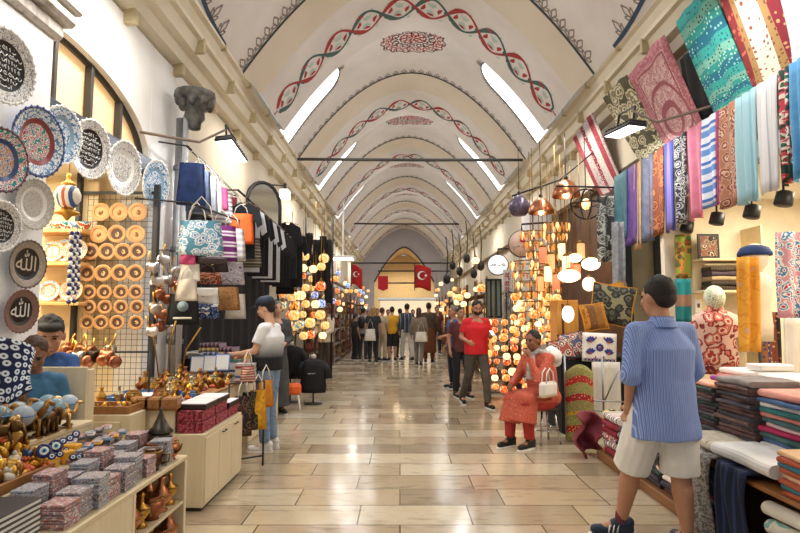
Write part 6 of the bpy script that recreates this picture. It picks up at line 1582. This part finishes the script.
def hand(mb,w,e,side,fine=True,curl=.5,S_=1.0):
    """palm, four unequal bent fingers and a thumb; w wrist, e elbow"""
    w=Vector(w); d=(w-Vector(e)).normalized(); up=Vector((side,0,0)); up=(up-d*up.dot(d)); 
    if up.length<.1: up=Vector((0,0,1))-d*d.z
    up.normalize(); lat=d.cross(up)   # palm spans lat
    inn=-up
    cap_(mb,w,w+d*.045,.027*S_,.034*S_,10); P=w+d*.05
    for k in (-1,0,1): cap_(mb,w+d*.02+lat*.012*k,P+lat*.024*k+d*.02,.016,.015,8)
    for k,(o,L) in enumerate(((-.030,.062),(-.011,.075),(.010,.07),(.030,.055))):
        a=P+lat*o+d*.02; b=a+(d*math.cos(curl*.6)+inn*math.sin(curl*.6))*L*.5; c=b+(d*math.cos(curl*1.7)+inn*math.sin(curl*1.7))*L*.5
        cap_(mb,a,b,.0095,.0088,8); cap_(mb,b,c,.0088,.0072,8)
    a=w+d*.03-lat*.026; b=a-lat*.026+d*.025+inn*.012; c=b+d*.028-lat*.004+inn*.006; cap_(mb,a,b,.012,.010,8); cap_(mb,b,c,.010,.008,8)
def headshape(mb,c,tilt,k=1.0,face=True):
    M=T(*c)@R(*tilt)@S(k); old=mb.M; mb.M=old@M
    mb.ell((0,.012,.02),(.077,.095,.098),18,14); mb.ell((0,-.02,-.035),(.062,.07,.078),16,12); mb.ell((0,-.05,-.085),(.03,.03,.026),10,8)
    if face:
        mb.tube([(0,-.088,.018),(0,-.104,-.012),(0,-.112,-.028)],[.008,.011,.013],8); mb.ell((0,-.1,-.03),(.018,.014,.010),8,6)
        for s in (-1,1):
            mb.ell((s*.03,-.078,.028),(.022,.014,.009),8,6); mb.ell((s*.04,-.064,-.022),(.022,.02,.02),8,6)
            mb.ell((s*.08,.012,-.01),(.011,.02,.032),8,8)
        mb.ell((0,-.09,-.058),(.024,.012,.007),8,6); mb.ell((0,-.088,-.068),(.02,.012,.006),8,6)
    mb.M=old
def face_parts(r,c,tilt,k,beard=None):
    M=T(*c)@R(*tilt)@S(k)
    for s in (-1,1):
        g=MB(); g.at(M).ell((s*.03,-.083,.012),(.012,.007,.007),10,8); g.build('eye',pm('1c1410',.2),r)
        g=MB(); g.at(M).tube([(s*.014,-.096,.03),(s*.03,-.094,.035),(s*.048,-.082,.03)],.004,6); g.build('eyebrow',pm('241a14',.8),r)
    g=MB(); g.at(M).tube([(-.022,-.097,-.062),(0,-.102,-.06),(.022,-.097,-.062)],[.003,.0055,.003],6); g.build('mouth',pm('8f4a40',.5),r)
    if beard: g=MB(); g.at(M).ell((0,-.032,-.062),(.064,.07,.052),14,10); g.build('beard',beard,r)
def hair_mesh(r,c,tilt,k,m,style='short',vox=.008):
    g=MB(); g.M=T(*c)@R(*tilt)@S(k)
    g.ell((0,.024,.036),(.083,.094,.094),18,12)
    if style=='short': g.ell((0,.055,-.005),(.07,.06,.06),14,10)
    if style=='bun': g.ell((0,.05,-.01),(.078,.07,.08),14,10); g.ell((0,.12,.03),(.045,.045,.045),12,8)
    if style=='long': g.ell((0,.05,-.06),(.085,.065,.13),14,10); g.ell((0,.055,-.15),(.08,.05,.12),14,10)
    if style=='fringe': g.ell((0,-.032,.072),(.07,.062,.032),14,10); g.ell((0,.05,-.01),(.078,.068,.07),14,10)
    rnd=random.Random(3)
    for i in range(40):
        a=rnd.random()*6.28; t=rnd.random()*1.2; g.ell((.078*math.sin(t)*math.cos(a),.024+.09*math.sin(t)*math.sin(a),.036+.09*math.cos(t)),(.012,.012,.01),6,5)
    o=link('hair',remesh(g,vox,2,m,'hair'),r)
def wrinkle(me,amp,fr=(9,9,5)):
    from mathutils import noise
    N=len(me.vertices); co=[0.0]*(3*N); no=[0.0]*(3*N); me.vertices.foreach_get('co',co); me.vertices.foreach_get('normal',no)
    for i in range(N):
        x,y,z=co[3*i:3*i+3]; n=amp*(noise.noise(Vector((x*fr[0],y*fr[1],z*fr[2]+x*6)))+.5*noise.noise(Vector((x*22,y*22,z*11))))
        for k in range(3): co[3*i+k]+=no[3*i+k]*n
    me.vertices.foreach_set('co',co); me.update(); return me
def person(name,lab,loc,rz,J,scale=1.0,skin='m',top=None,bottom=None,shoe=None,hair=None,hstyle='short',tilt=(0,0,0),vox=.012,
           slv='short',legs='long',bulk=1.0,hem=.86,loose=1.0,beard=None,faceon=True,skirt=None,headk=1.0,curl=.5,flare=1.0,cat='person'):
    P=dict(BASE); P.update(J); r=thing(name,lab,cat,loc,rz,scale=scale); b=bulk; sk=SKIN[skin]; ba=1+(b-1)*.4; nb=Vector(P['neck'])
    g=MB()
    def torso(g,k,lo=None):
        pv,be,ch,nk=[Vector(P[q]) for q in('pelvis','belly','chest','neck')]
        g.ell(pv,(.16*b*k,.11*b*k,.13),16,12); g.ell(be,(.15*b*k,.108*b*k,.17),16,12); g.ell(ch,(.165*b*k,.115*b*k,.17),16,12)
        g.tube([pv,be,ch],[.13*b*k,.125*b*k,.14*b*k],14,flat=1.0)
        for s in ('l','r'): cap_(g,ch+Vector((0,0,.04)),P['sh'+s],.085*k,.056*k)
    torso(g,.94); 
    for s in ('l','r'): cap_(g,nb-Vector((0,0,.03)),P['sh'+s],.055,.045)
    cap_(g,P['chest'],P['neck'],.07,.056*b**.5); cap_(g,P['neck'],lerp(P['neck'],P['head'],.6),.055*b**.5,.054*b**.5)
    for s in ('l','r'):
        sd=1 if s=='l' else -1
        cap_(g,P['sh'+s],P['el'+s],.05*ba,.038*ba); cap_(g,P['el'+s],P['wr'+s],.038*ba,.026)
        hand(g,P['wr'+s],P['el'+s],sd,curl=curl)
        cap_(g,P['hi'+s],P['kn'+s],.082*b,.055*b); cap_(g,P['kn'+s],lerp(P['kn'+s],P['an'+s],.35),.053*b,.056*b); cap_(g,lerp(P['kn'+s],P['an'+s],.35),P['an'+s],.056*b,.034)
        cap_(g,P['an'+s],P['to'+s],.036,.028)
    headshape(g,P['head'],tilt,headk)
    link('body',remesh(g,vox,3,sk,'body'),r)
    if faceon: face_parts(r,P['head'],tilt,headk,beard)
    if hair: hair_mesh(r,P['head'],tilt,headk,hair,hstyle,max(.007,vox*.8))
    # shirt
    if top:
        g=MB(); k=1.1*loose; pv,be,ch=[Vector(P[q]) for q in('pelvis','belly','chest')]
        torso_pts=[Vector((pv.x,pv.y,hem)) if hem<pv.z else pv.lerp(be,.2),pv,be,ch,ch.lerp(Vector(P['neck']),.5),ch.lerp(Vector(P['neck']),.78),ch.lerp(Vector(P['neck']),.97)]
        rs=[.16*b*k*flare,.162*b*k,.153*b*k,.165*b*k,.145*b**.5,.105*b**.5,.074*b**.5]
        vs=[];seg=28;fs=[]
        for j,(p,q) in enumerate(zip(torso_pts,rs)):
            for i in range(seg):
                a=2*PI*i/seg; w=1+.02*math.sin(5*a+j); vs.append((p.x+q*w*math.cos(a),p.y+q*.76*w*math.sin(a),p.z))
        for j in range(len(rs)-1):
            for i in range(seg): fs.append((j*seg+i,j*seg+(i+1)%seg,(j+1)*seg+(i+1)%seg,(j+1)*seg+i))
        fs+=[tuple(range(seg-1,-1,-1)),tuple((len(rs)-1)*seg+i for i in range(seg))]; g.add(vs,fs,True)
        for s in ('l','r'):
            cap_(g,ch+Vector((0,0,.03)),P['sh'+s],.09,.062*ba*loose); cap_(g,nb-Vector((0,0,.05)),P['sh'+s],.07,.062*ba*loose); e=P['el'+s];h_=P['sh'+s]
            if slv=='short': sleeve(g,h_,lerp(h_,e,.68),.063*ba*loose,.062*ba*loose)
            elif slv=='rolled': cap_(g,h_,e,.064*ba*loose,.056*ba*loose); sleeve(g,e,lerp(e,P['wr'+s],.22),.056*ba*loose,.06*ba*loose)
            elif slv=='long': cap_(g,h_,e,.062*ba*loose,.052*ba*loose); sleeve(g,e,lerp(e,P['wr'+s],.93),.052*ba*loose,.042*loose)
        link('shirt',wrinkle(remesh(g,vox*.9,6,top,'shirt'),.007),r)
    if bottom:
        g=MB(); pv=P['pelvis']; g.ell((pv[0],pv[1],pv[2]-.03),(.155*b,.108*b,.11),18,12)
        for s in ('l','r'):
            h_,k_,a_=P['hi'+s],P['kn'+s],P['an'+s]
            if legs=='long': cap_(g,h_,k_,.098*b,.07*b); sleeve(g,k_,lerp(k_,a_,.93),.07*b,.06)
            elif legs=='shorts': sleeve(g,h_,lerp(h_,k_,1.06),.108*b,.1*b)
            elif legs=='crop': cap_(g,h_,k_,.098*b,.075*b); sleeve(g,k_,lerp(k_,a_,.8),.075*b,.075)
        link('trousers' if legs!='shorts' else 'shorts',wrinkle(remesh(g,vox,2,bottom,'trousers'),.006),r)
    if skirt:
        g=MB(); g.lathe([(.15*b,1.0),(.19*b,.8),(.21,.5),(.22,skirt[1])],24); link('skirt',remesh(g,vox,2,skirt[0],'skirt'),r)
    if shoe:
        for s in ('l','r'):
            a=Vector(P['an'+s]); t=Vector(P['to'+s]); d=Vector((t.x-a.x,t.y-a.y,0)).normalized(); g=MB()
            he=a-d*.045; he.z=a.z-.045
            cap_(g,he,Vector((t.x,t.y,t.z+.008)),.042,.036,12); cap_(g,Vector((he.x,he.y,a.z)),lerp(a,t,.25),.044,.04,12)
            link('shoe',remesh(g,vox*.8,2,shoe,'shoe'),r)
            g=MB(); fl=min(he.z,t.z)-.03; n=Vector((-d.y,d.x,0)); pts=[]
            for k in range(16):
                q=2*PI*k/16; c_=(he.lerp(Vector((t.x,t.y,t.z)),.5)); L=(t-he).length/2+.05; pts.append(c_+d*L*math.cos(q)+n*.045*math.sin(q))
            zz=[he.z+(t.z-he.z)*((p-he).dot(d)/max(.01,(t-he).dot(d))) for p in pts]
            vs=[(p.x,p.y,z-.042) for p,z in zip(pts,zz)]+[(p.x,p.y,z-.016) for p,z in zip(pts,zz)]
            g.add(vs,[tuple(range(15,-1,-1)),tuple(range(16,32))]+[(i,(i+1)%16,(i+1)%16+16,i+16) for i in range(16)]); g.build('sole',WHITEP,r)
    return r,P
HB=pm('17120f',.7,0,.15,60); HBR=pm('4a3324',.7,0,.15,60); HBL=pm('a07c50',.7,0,.15,60); HG=pm('77726c',.7,0,.15,60)
# ---- man in shorts, seen from behind (front of body faces +Y, towards the shop)
PIN=stripes([(3,'657fc0'),(1,'a0b2e0'),(2,'6c86c6'),(1,'b0c0ea')],.016,0,'Object',.8)
hx=1.78
rt=-2.95
r,P=person('person','man from behind in blue striped shirt and white shorts, one hand in his pocket',(hx,3.85,0),rt,
 dict(shl=(-.185,0,1.405),ell=(-.27,-.02,1.14),wrl=(-.28,-.26,1.03),shr=(.185,0,1.405),elr=(.27,.06,1.14),wrr=(.225,-.05,.93),
      hil=(-.095,0,.92),knl=(-.11,-.01,.5),anl=(-.12,.03,.085),tol=(-.15,-.14,.03),
      hir=(.095,0,.92),knr=(.14,-.16,.51),anr=(.17,-.27,.095),tor=(.33,-.33,.03),head=(0,-.02,1.635),neck=(0,.015,1.475)),
 scale=1.02,skin='m',top=PIN,bottom=mottled(['dedad4','eceae6'],5,rough=.85),shoe=pm('1c2c44',.6),hair=HB,vox=.009,slv='rolled',legs='shorts',bulk=1.2,hem=.72,loose=1.02,flare=1.1,headk=1.17,tilt=(.05,0,.15))
# shirt collar, watch-free wrists, shoe stripes and sock
g=MB(); g.at(T(0,.018,1.487)); g.lathe([(.095,-.05),(.078,-.01),(.07,.025),(.079,.0),(.1,-.045)],22,cap=False); g.build('collar',PIN,r)
for (ax,ay,tx,ty) in ((.17,-.27,.33,-.33),):
    d=Vector((tx-ax,ty-ay,0)).normalized(); n=Vector((-d.y,d.x,0))
    for k in range(3):
        p=Vector((ax,ay,0))+d*(.035+.028*k)
        for sgn in (-1,1):
            g=MB(); g.tube([p+n*.044*sgn+Vector((0,0,.035)),p+n*.036*sgn+d*-.012+Vector((0,0,.085))],.006,5,flat=.5); g.build('shoe_stripe',WHITEP,r)
g=MB(); cap_(g,(.17,-.27,.1),(.168,-.262,.15),.042,.042); g.build('sock',pm('6a2c3c',.8),r)
# ---- man in red
c=atz(477,407,0)
r,P=person('person','man in a red t-shirt walking toward the camera and looking down at a phone',(c.x,c.y,0),.22,
 dict(head=(.0,-.05,1.62),elr=(-.25,.04,1.14),wrr=(-.2,-.18,1.07),ell=(.25,.0,1.14),wrl=(.17,-.24,1.17),
      knl=(.12,-.12,.5),anl=(.13,-.16,.085),tol=(.15,-.33,.03),knr=(-.1,.1,.51),anr=(-.13,.36,.13),tor=(-.14,.22,.04)),
 scale=1.03,skin='m',top=pm('d81f28',.75,0,.06,5),bottom=mottled(['4c463e','5c564c'],6,rough=.85),shoe=pm('1c1816',.6),hair=HB,vox=.011,slv='short',hem=.86,bulk=1.1,tilt=(.3,0,-.1),beard=pm('2a1e18',.8,0,.1,50),loose=1.05)
o=thing('phone','dark phone held in the hand of the man in red','phone',Vector((c.x,c.y,0))+Euler((0,0,.22)).to_matrix()@Vector((.155,-.335,1.25)),(.6,0,.22)); mb=MB(); mb.box(-.038,.038,-.075,.075,-.005,.005,.004); mb.build('case',BLACKM,o); mb=MB(); mb.box(-.033,.033,-.068,.068,.005,.0056); mb.build('screen',glow('b0c8e8',.5),o)
c=atz(463,401,0)
person('person','dark haired person in dark clothes walking just behind the man in red',(c.x+.02,c.y+.5,0),.3,dict(knl=(.1,-.1,.5),anl=(.1,-.14,.085),tol=(.11,-.3,.03)),scale=.98,skin='m',top=pm('5a2c30',.8),bottom=pm('22242c',.85),shoe=pm('2a2a2c',.6),hair=HB,vox=.014)
c=atz(454,388,0)
person('person','person in a blue shirt and dark trousers browsing the far right stalls',(c.x,c.y,0),-1.2,dict(ell=(.2,-.12,1.15),wrl=(.15,-.32,1.1)),scale=1.0,skin='m',top=pm('2c5c94',.8),bottom=pm('1c2434',.85),shoe=pm('2a2a2c',.6),hair=HG,vox=.014)
# ---- seated woman (faces -X, a little to camera)
c=atz(543,444,0); wx,wy=c.x+.02,6.95
ORT=floral(['cf8a70','b8503c','c4604a','b04a38','c05a44'],30,'Object',.85)
r,P=person('person','woman in orange tunic sitting on a stool with her hand at her chin',(wx,wy,0),-1.0,
 dict(pelvis=(0,.02,.56),belly=(0,-.0,.72),chest=(0,-.05,.93),neck=(0,-.1,1.1),head=(0,-.16,1.24),
  shl=(.18,-.07,1.03),ell=(.2,-.28,.78),wrl=(.06,-.28,1.06),shr=(-.18,-.07,1.03),elr=(-.23,-.2,.78),wrr=(-.12,-.42,.70),
  hil=(.09,-.02,.52),knl=(.13,-.40,.52),anl=(.12,-.36,.085),tol=(.13,-.52,.03),hir=(-.09,-.02,.52),knr=(-.11,-.43,.5),anr=(-.1,-.46,.085),tor=(-.1,-.62,.03)),
 skin='d',top=ORT,bottom=pm('a82e28',.8,0,.06,6),shoe=pm('1c1a1c',.5),hair=HB,hstyle='bun',vox=.0105,slv='long',legs='long',bulk=1.22,hem=.5,loose=1.0,tilt=(.12,0,.15),curl=1.1,headk=1.0)
g=MB(); cap_(g,(.09,-.06,.55),(.12,-.38,.56),.125,.105); cap_(g,(-.09,-.06,.55),(-.11,-.41,.55),.125,.105); cap_(g,(0,-.06,.58),(0,-.38,.56),.12,.1); sleeve(g,(.12,-.36,.54),(.125,-.42,.30),.105,.125); sleeve(g,(-.11,-.40,.54),(-.11,-.46,.28),.105,.125); sleeve(g,(0,-.38,.54),(0,-.45,.3),.1,.12); g.ell((0,.02,.56),(.24,.17,.14),16,10)
link('tunic_skirt',remesh(g,.012,3,ORT,'skirt'),r)
g=MB(); g.tube([(.13,.0,1.06),(.08,-.14,1.12),(0,-.19,1.06),(-.08,-.14,1.11),(-.13,.0,1.06),(0,.06,1.1)],[.035]*6,10,closed=True); g.tube([(.02,-.2,1.05),(.05,-.24,.92),(.05,-.26,.78)],[.045,.06,.05],10,flat=.5)
link('neck_scarf',remesh(g,.012,2,mottled(['8a8c90','c0bcb8','a09a98'],12,rough=.9),'scarf'),r)
g=MB(); g.box(-.15,.15,-.045,.045,-.1,.08,.03); 
hb=thing('handbag','white handbag with two straps resting on the lap of the seated woman','handbag',Vector((wx,wy,0))+Euler((0,0,-1.0)).to_matrix()@Vector((.27,-.2,.70)),(.0,0,-1.0+PI/2+.15)); mm=pm('e6e2da',.45); link('bag_body',remesh(g,.01,3,mm,'bag'),hb)
for sy in (-.03,.03): g=MB(); g.tube([(-.08,sy,.06),(-.06,sy,.18),(0,sy,.23),(.06,sy,.18),(.08,sy,.06)],.008,8); g.build('strap',mm,hb)
g=MB(); g.box(-.152,.152,-.048,.048,-.1,-.08,.01); g.build('base_trim',pm('b08a68',.5),hb)
stl=thing('stool','chrome legged stool carrying the seated woman','stool',(wx+.02,wy+.03,0),.3)
g=MB(); g.lathe([(.001,.40),(.17,.40),(.19,.41),(.19,.43),(.17,.44),(.001,.44)],24); g.build('seat',BLACKM,stl)
for k in range(4): a=PI/4+k*PI/2; g=MB(); g.tube([(.12*math.cos(a),.12*math.sin(a),.4),(.19*math.cos(a),.19*math.sin(a),0)],.013,8); g.build('leg',metal('c8cacc',.2),stl)
g=MB(); g.tube([(.165*math.cos(k*PI/8),.165*math.sin(k*PI/8),.17) for k in range(16)],.008,6,closed=True); g.build('foot_ring',metal('c8cacc',.2),stl)
hc=thing('sun_hat','white rounded hat hanging behind the shoulder of the seated woman','hat',(wx+.24,wy+.35,1.02),(1.2,0,.6)); g=MB(); g.lathe([(.001,.09),(.06,.085),(.09,.05),(.095,.01),(.14,0),(.14,-.008),(.09,-.005)],24); g.build('hat_body',WHITEP,hc); g=MB(); g.lathe([(.0955,.01),(.0965,.02),(.094,.032)],24,cap=False); g.build('band',pm('c8c0b4',.7),hc)
# ---- man with cap at the left stall (profile, faces -X)
c=atz(267,450,0)
m,nt,b=_new('dip_dyed_cloth'); b.inputs['Roughness'].default_value=.85; s_=nt.nodes.new('ShaderNodeSeparateXYZ'); nt.links.new(_coord(nt,'Object'),s_.inputs[0]); nt.links.new(_ramp(nt,s_.outputs[2],[(.98,'1a1a22'),(1.0,'1a1a22')]) if False else _ramp(nt,_math(nt,'SUBTRACT',s_.outputs[2],.6),[(.46,'17171d'),(.68,'e4e6e8')]),b.inputs['Base Color']); DIP=m
r,P=person('person','man in a dark cap and white to black dipped t-shirt standing at the left stall',(c.x,c.y,0),-1.75,
 dict(ell=(.21,-.08,1.14),wrl=(.17,-.33,1.1),elr=(-.2,-.12,1.16),wrr=(-.12,-.38,1.08),head=(0,-.05,1.625)),scale=1.0,skin='l',top=DIP,bottom=mottled(['5a7494','8098b4','48607c'],9,rough=.85),shoe=pm('e0dedc',.5),hair=HB,vox=.011,slv='short',hem=.92,bulk=1.12,tilt=(.2,0,0),loose=1.08)
g=MB(); g.M=T(0,-.045,1.635)@R(.2,0,0)@S(1.08,1.22,1.12); g.lathe([(.092,.03),(.094,.06),(.08,.1),(.045,.125),(.001,.13)],22); 
g.add([(x,y,z) for z in (.03,.042) for x,y in ((-.07,-.06),(-.065,-.13),(-.03,-.165),(.03,-.165),(.065,-.13),(.07,-.06))],[(0,1,2,3,4,5),(11,10,9,8,7,6)]+[(i,(i+1)%6,(i+1)%6+6,i+6) for i in range(6)]); g.build('cap',pm('1c2838',.7),r)
g=MB(); g.M=R(0,0,0); q=script_lines(.2,.09,1,BLACKM,r,0,False,'shirt_print'); q.matrix_local=T(.02,-.15,1.24)@R(PI/2,0,0)
# ---- woman in dark dress
c=atY(277,300,9.0)
r,P=person('person','woman in a long charcoal dress standing beyond the black t-shirts',(c.x,9.0,0),.5,dict(ell=(.23,-.02,1.15),wrl=(.08,-.2,1.08),elr=(-.23,-.02,1.15),wrr=(-.08,-.22,1.1)),scale=1.02,skin='l',top=mottled(['3a3c3c','4a4c4c'],7,rough=.85),bottom=None,skirt=(mottled(['3a3c3c','4a4c4c'],7,rough=.85),.12),shoe=pm('2a2a2c',.6),hair=HG,hstyle='short',vox=.013,slv='long')
c=atz(325,378,0)
person('person','man in a loose cream shirt looking down by the far left lamps',(c.x,c.y,0),-.4,dict(ell=(.22,-.08,1.15),wrl=(.12,-.3,1.05),elr=(-.22,-.08,1.15),wrr=(-.12,-.3,1.05)),scale=1.02,skin='d',top=mottled(['cfc4ae','ddd4c2'],6,rough=.85),bottom=pm('4a443c',.85),shoe=pm('2a2a2c',.6),hair=HBR,vox=.014,tilt=(.35,0,0),loose=1.12,slv='long')
# ---- boy and smaller child behind the stepped stall
r,P=person('person','black haired boy in a blue t-shirt bending over behind the plywood counter',(-2.70,4.36,0),.45,dict(head=(0,-.1,1.62),neck=(0,-.03,1.47),ell=(.22,-.12,1.15),wrl=(.15,-.36,1.12),elr=(-.22,-.12,1.15),wrr=(-.12,-.36,1.12)),scale=.86,skin='m',top=pm('2c5490',.8,0,.08,6),bottom=pm('2a2c34',.8),shoe=BLACKM,hair=HB,hstyle='fringe',vox=.009,tilt=(.35,0,.1),headk=1.42)
r,P=person('person','small child with dark brown hair looking down beside the navy scarf',(-2.42,3.76,0),.5,dict(head=(0,-.1,1.62),neck=(0,-.03,1.47)),scale=.80,skin='d',top=pm('3a6a8c',.8),bottom=pm('2a2c34',.8),shoe=BLACKM,hair=HBR,hstyle='short',vox=.010,tilt=(.55,0,0),headk=1.15)
# ---- crowd at the far crossing
def far(lab,px,hy,fy,rz,**kw):
    c=atz(px,fy,0); h=atY(px,hy,c.y).z; a=dict(vox=.018,skin='m',shoe=pm('2a2a2c',.6),hair=HB); a.update(kw); J=a.pop('J',{}); 
    return person('person',lab,(c.x,c.y,0),rz,J,scale=h/1.755,**a)[0],c,h/1.755
WALK=dict(knl=(.1,-.12,.5),anl=(.1,-.18,.085),tol=(.11,-.34,.03),knr=(-.1,.06,.5),anr=(-.1,.2,.1),tor=(-.1,.04,.04))
BEI=pm('b8a68a',.85); JN=pm('3a4660',.85)
r,c,k=far('person in a grey shirt with a dark backpack, leftmost of the far crowd',363,307,360,2.9,top=pm('8a8c90',.85),bottom=pm('30343c',.85)); g=MB(); g.ell((0,.16,1.25),(.15,.09,.22),12,8); link('backpack',remesh(g,.02,2,BLACKM,'bp'),r)
r,c,k=far('long haired person in black carrying a white tote bag in the far crowd',373,306,363,3.0,top=pm('2c2c30',.85),bottom=pm('24262c',.85),hair=HBL,hstyle='long')
def ftote(r,lab,x,y,z,m,w=.34,h=.38):
    o=hang_bag(w,h,m,CANV,lab,r.matrix_basis@Vector((x,y,z)),0,'tote_bag','bag',.08,slen=.3); return o
ftote(r,'white tote bag on the back of the long haired person in black',.05,.22,1.05,CANV)
far('person in a beige top and beige trousers in the middle of the far crowd',382,307,361,2.6,top=BEI,bottom=BEI,hair=HBR)
far('man in a mustard yellow t-shirt and black shorts in the far crowd',392,306,361,3.1,top=pm('d09a1c',.85),bottom=pm('1c1c20',.85),legs='shorts',bulk=1.08)
far('person in dark green standing behind the yellow t-shirt',400,308,358,2.8,top=pm('24382c',.85),bottom=pm('1c3c2c',.85))
far('man in a dark plaid shirt and pale trousers in the far crowd',407,303,361,-2.8,top=stripes(['1c2434','3a465c','1c2434','7a8494'],.12,0,'Object'),bottom=pm('c8c4bc',.85),slv='long',J=WALK)
r,c,k=far('long haired woman in a taupe jacket with a white bag in the far crowd',419,307,366,2.9,top=pm('7a6c5c',.85),bottom=pm('77736c',.85),hair=HBR,hstyle='long',slv='long',J=WALK)
ftote(r,'white shoulder bag of the woman in the taupe jacket',-.12,.24,1.02,CANV,.36,.3)
far('tall person in a long rust brown coat at the right of the far crowd',429,302,363,3.0,top=pm('4a3c2c',.85),bottom=pm('7a4424',.85),skirt=(pm('6a3c20',.85),.3),slv='long')
far('person in dark clothes near the left stalls at the far crossing',355,313,360,2.2,top=pm('2c2828',.85),bottom=pm('2a2a2c',.85))
far('distant person in a black top between the tote bag and the beige top',377,308,355,.2,top=pm('3c3438',.85),bottom=pm('3a3c44',.85))
far('distant person in a grey top behind the plaid shirt',413,309,354,.1,top=pm('6a6a72',.85),bottom=pm('2c2c30',.85))
far('distant person in a pale top behind the mustard t-shirt',388,309,353,.3,top=pm('c0b8ac',.85),bottom=JN)
far('distant person in dark red at the right of the far crossing',437,306,354,.1,top=pm('5c2c28',.85),bottom=pm('2c2c30',.85))
far('distant person in a navy top at the left of the far crossing',368,310,354,.2,top=pm('24304c',.85),bottom=pm('2c2c30',.85))
for o in [o for o in bpy.data.objects if o.get('label')=='x']:
    for c_ in list(o.children_recursive): bpy.data.objects.remove(c_)
    bpy.data.objects.remove(o)
# ================================================================ CAMERA, LIGHT
cam=bpy.data.cameras.new('camera'); cam.lens=25.2; cam.sensor_width=36
co=bpy.data.objects.new('camera',cam); COL.objects.link(co); co.location=(0,0,EYE); co.rotation_euler=(PI/2+TH,0,0)
cam.clip_start=.05; SC.camera=co
w=bpy.data.worlds.new('world'); SC.world=w; w.use_nodes=True
w.node_tree.nodes['Background'].inputs[0].default_value=(.95,.97,1.0,1); w.node_tree.nodes['Background'].inputs[1].default_value=.45
def area(x,y,z,sx,sy,power,c,rot=(0,0,0)):
    l=bpy.data.lights.new('area_light','AREA'); l.shape='RECTANGLE'; l.size=sx; l.size_y=sy; l.energy=power; l.color=c
    o=bpy.data.objects.new('area_light',l); COL.objects.link(o); o.location=(x,y,z); o.rotation_euler=rot; return o
def point(x,y,z,power,c,r=.06):
    l=bpy.data.lights.new('bulb_light','POINT'); l.energy=power; l.color=c; l.shadow_soft_size=r
    o=bpy.data.objects.new('bulb_light',l); COL.objects.link(o); o.location=(x,y,z); return o
WW=(1,.78,.5); NW=(1,.95,.88); CW=(.95,.97,1)
# added area lights without fixtures under the cornices, washing shop fronts and street
for y in (1.0,4.6,9.0,14.0,19.0,25.0,31.0):
    area(-2.1,y,4.4,.3,1.6,(44 if y<8 else 30),NW,(0,math.radians(18),0))
    area(2.6,y,4.4,.3,1.6,(20 if y<8 else 28),NW,(0,math.radians(-18),0))
# daylight slits
for qi,Z0 in enumerate(ZS[:6]):
    for sg in (-1,1):
        p=VS(sg*2.3,Z0+3.0,.06); n=(VS(sg*2.3,Z0+3.0,.5)-p).normalized()
        o=area(0,0,0,.35,1.3,40,CW); o.matrix_world=align(-n,p,(0,0,1)) 
# shop interiors
area(-4.0,4.6,3.0,1.0,1.6,75,(1,.86,.64)); area(-3.0,3.2,3.9,.2,.2,1,NW)
for (x,y) in ((4.1,3.6),(4.3,5.6)): area(x,y,2.95,.8,1.0,50,(1,.88,.68))
c=atX(232,152,-2.1); area(c.x,c.y,c.z-.03,.6,.18,30,CW,(0,.1,PI/2)); c=atX(624,132,2.75); area(c.x,c.y,c.z-.03,.6,.18,22,CW,(0,-.1,PI/2)); area(-3.0,5.0,3.0,.3,.8,12,(1,.9,.72))  # last area light is added inside the left shop to brighten its plates
area(0.3,YEND+2.5,4.9,2,2,160,(1,.8,.5))
bpy.data.scenes.remove(_TMP)
vs_=SC.view_settings; SC.display_settings.display_device='sRGB'; vs_.view_transform='Standard'; vs_.look='None'; vs_.exposure=0.1; vs_.gamma=1.0; vs_.use_curve_mapping=False
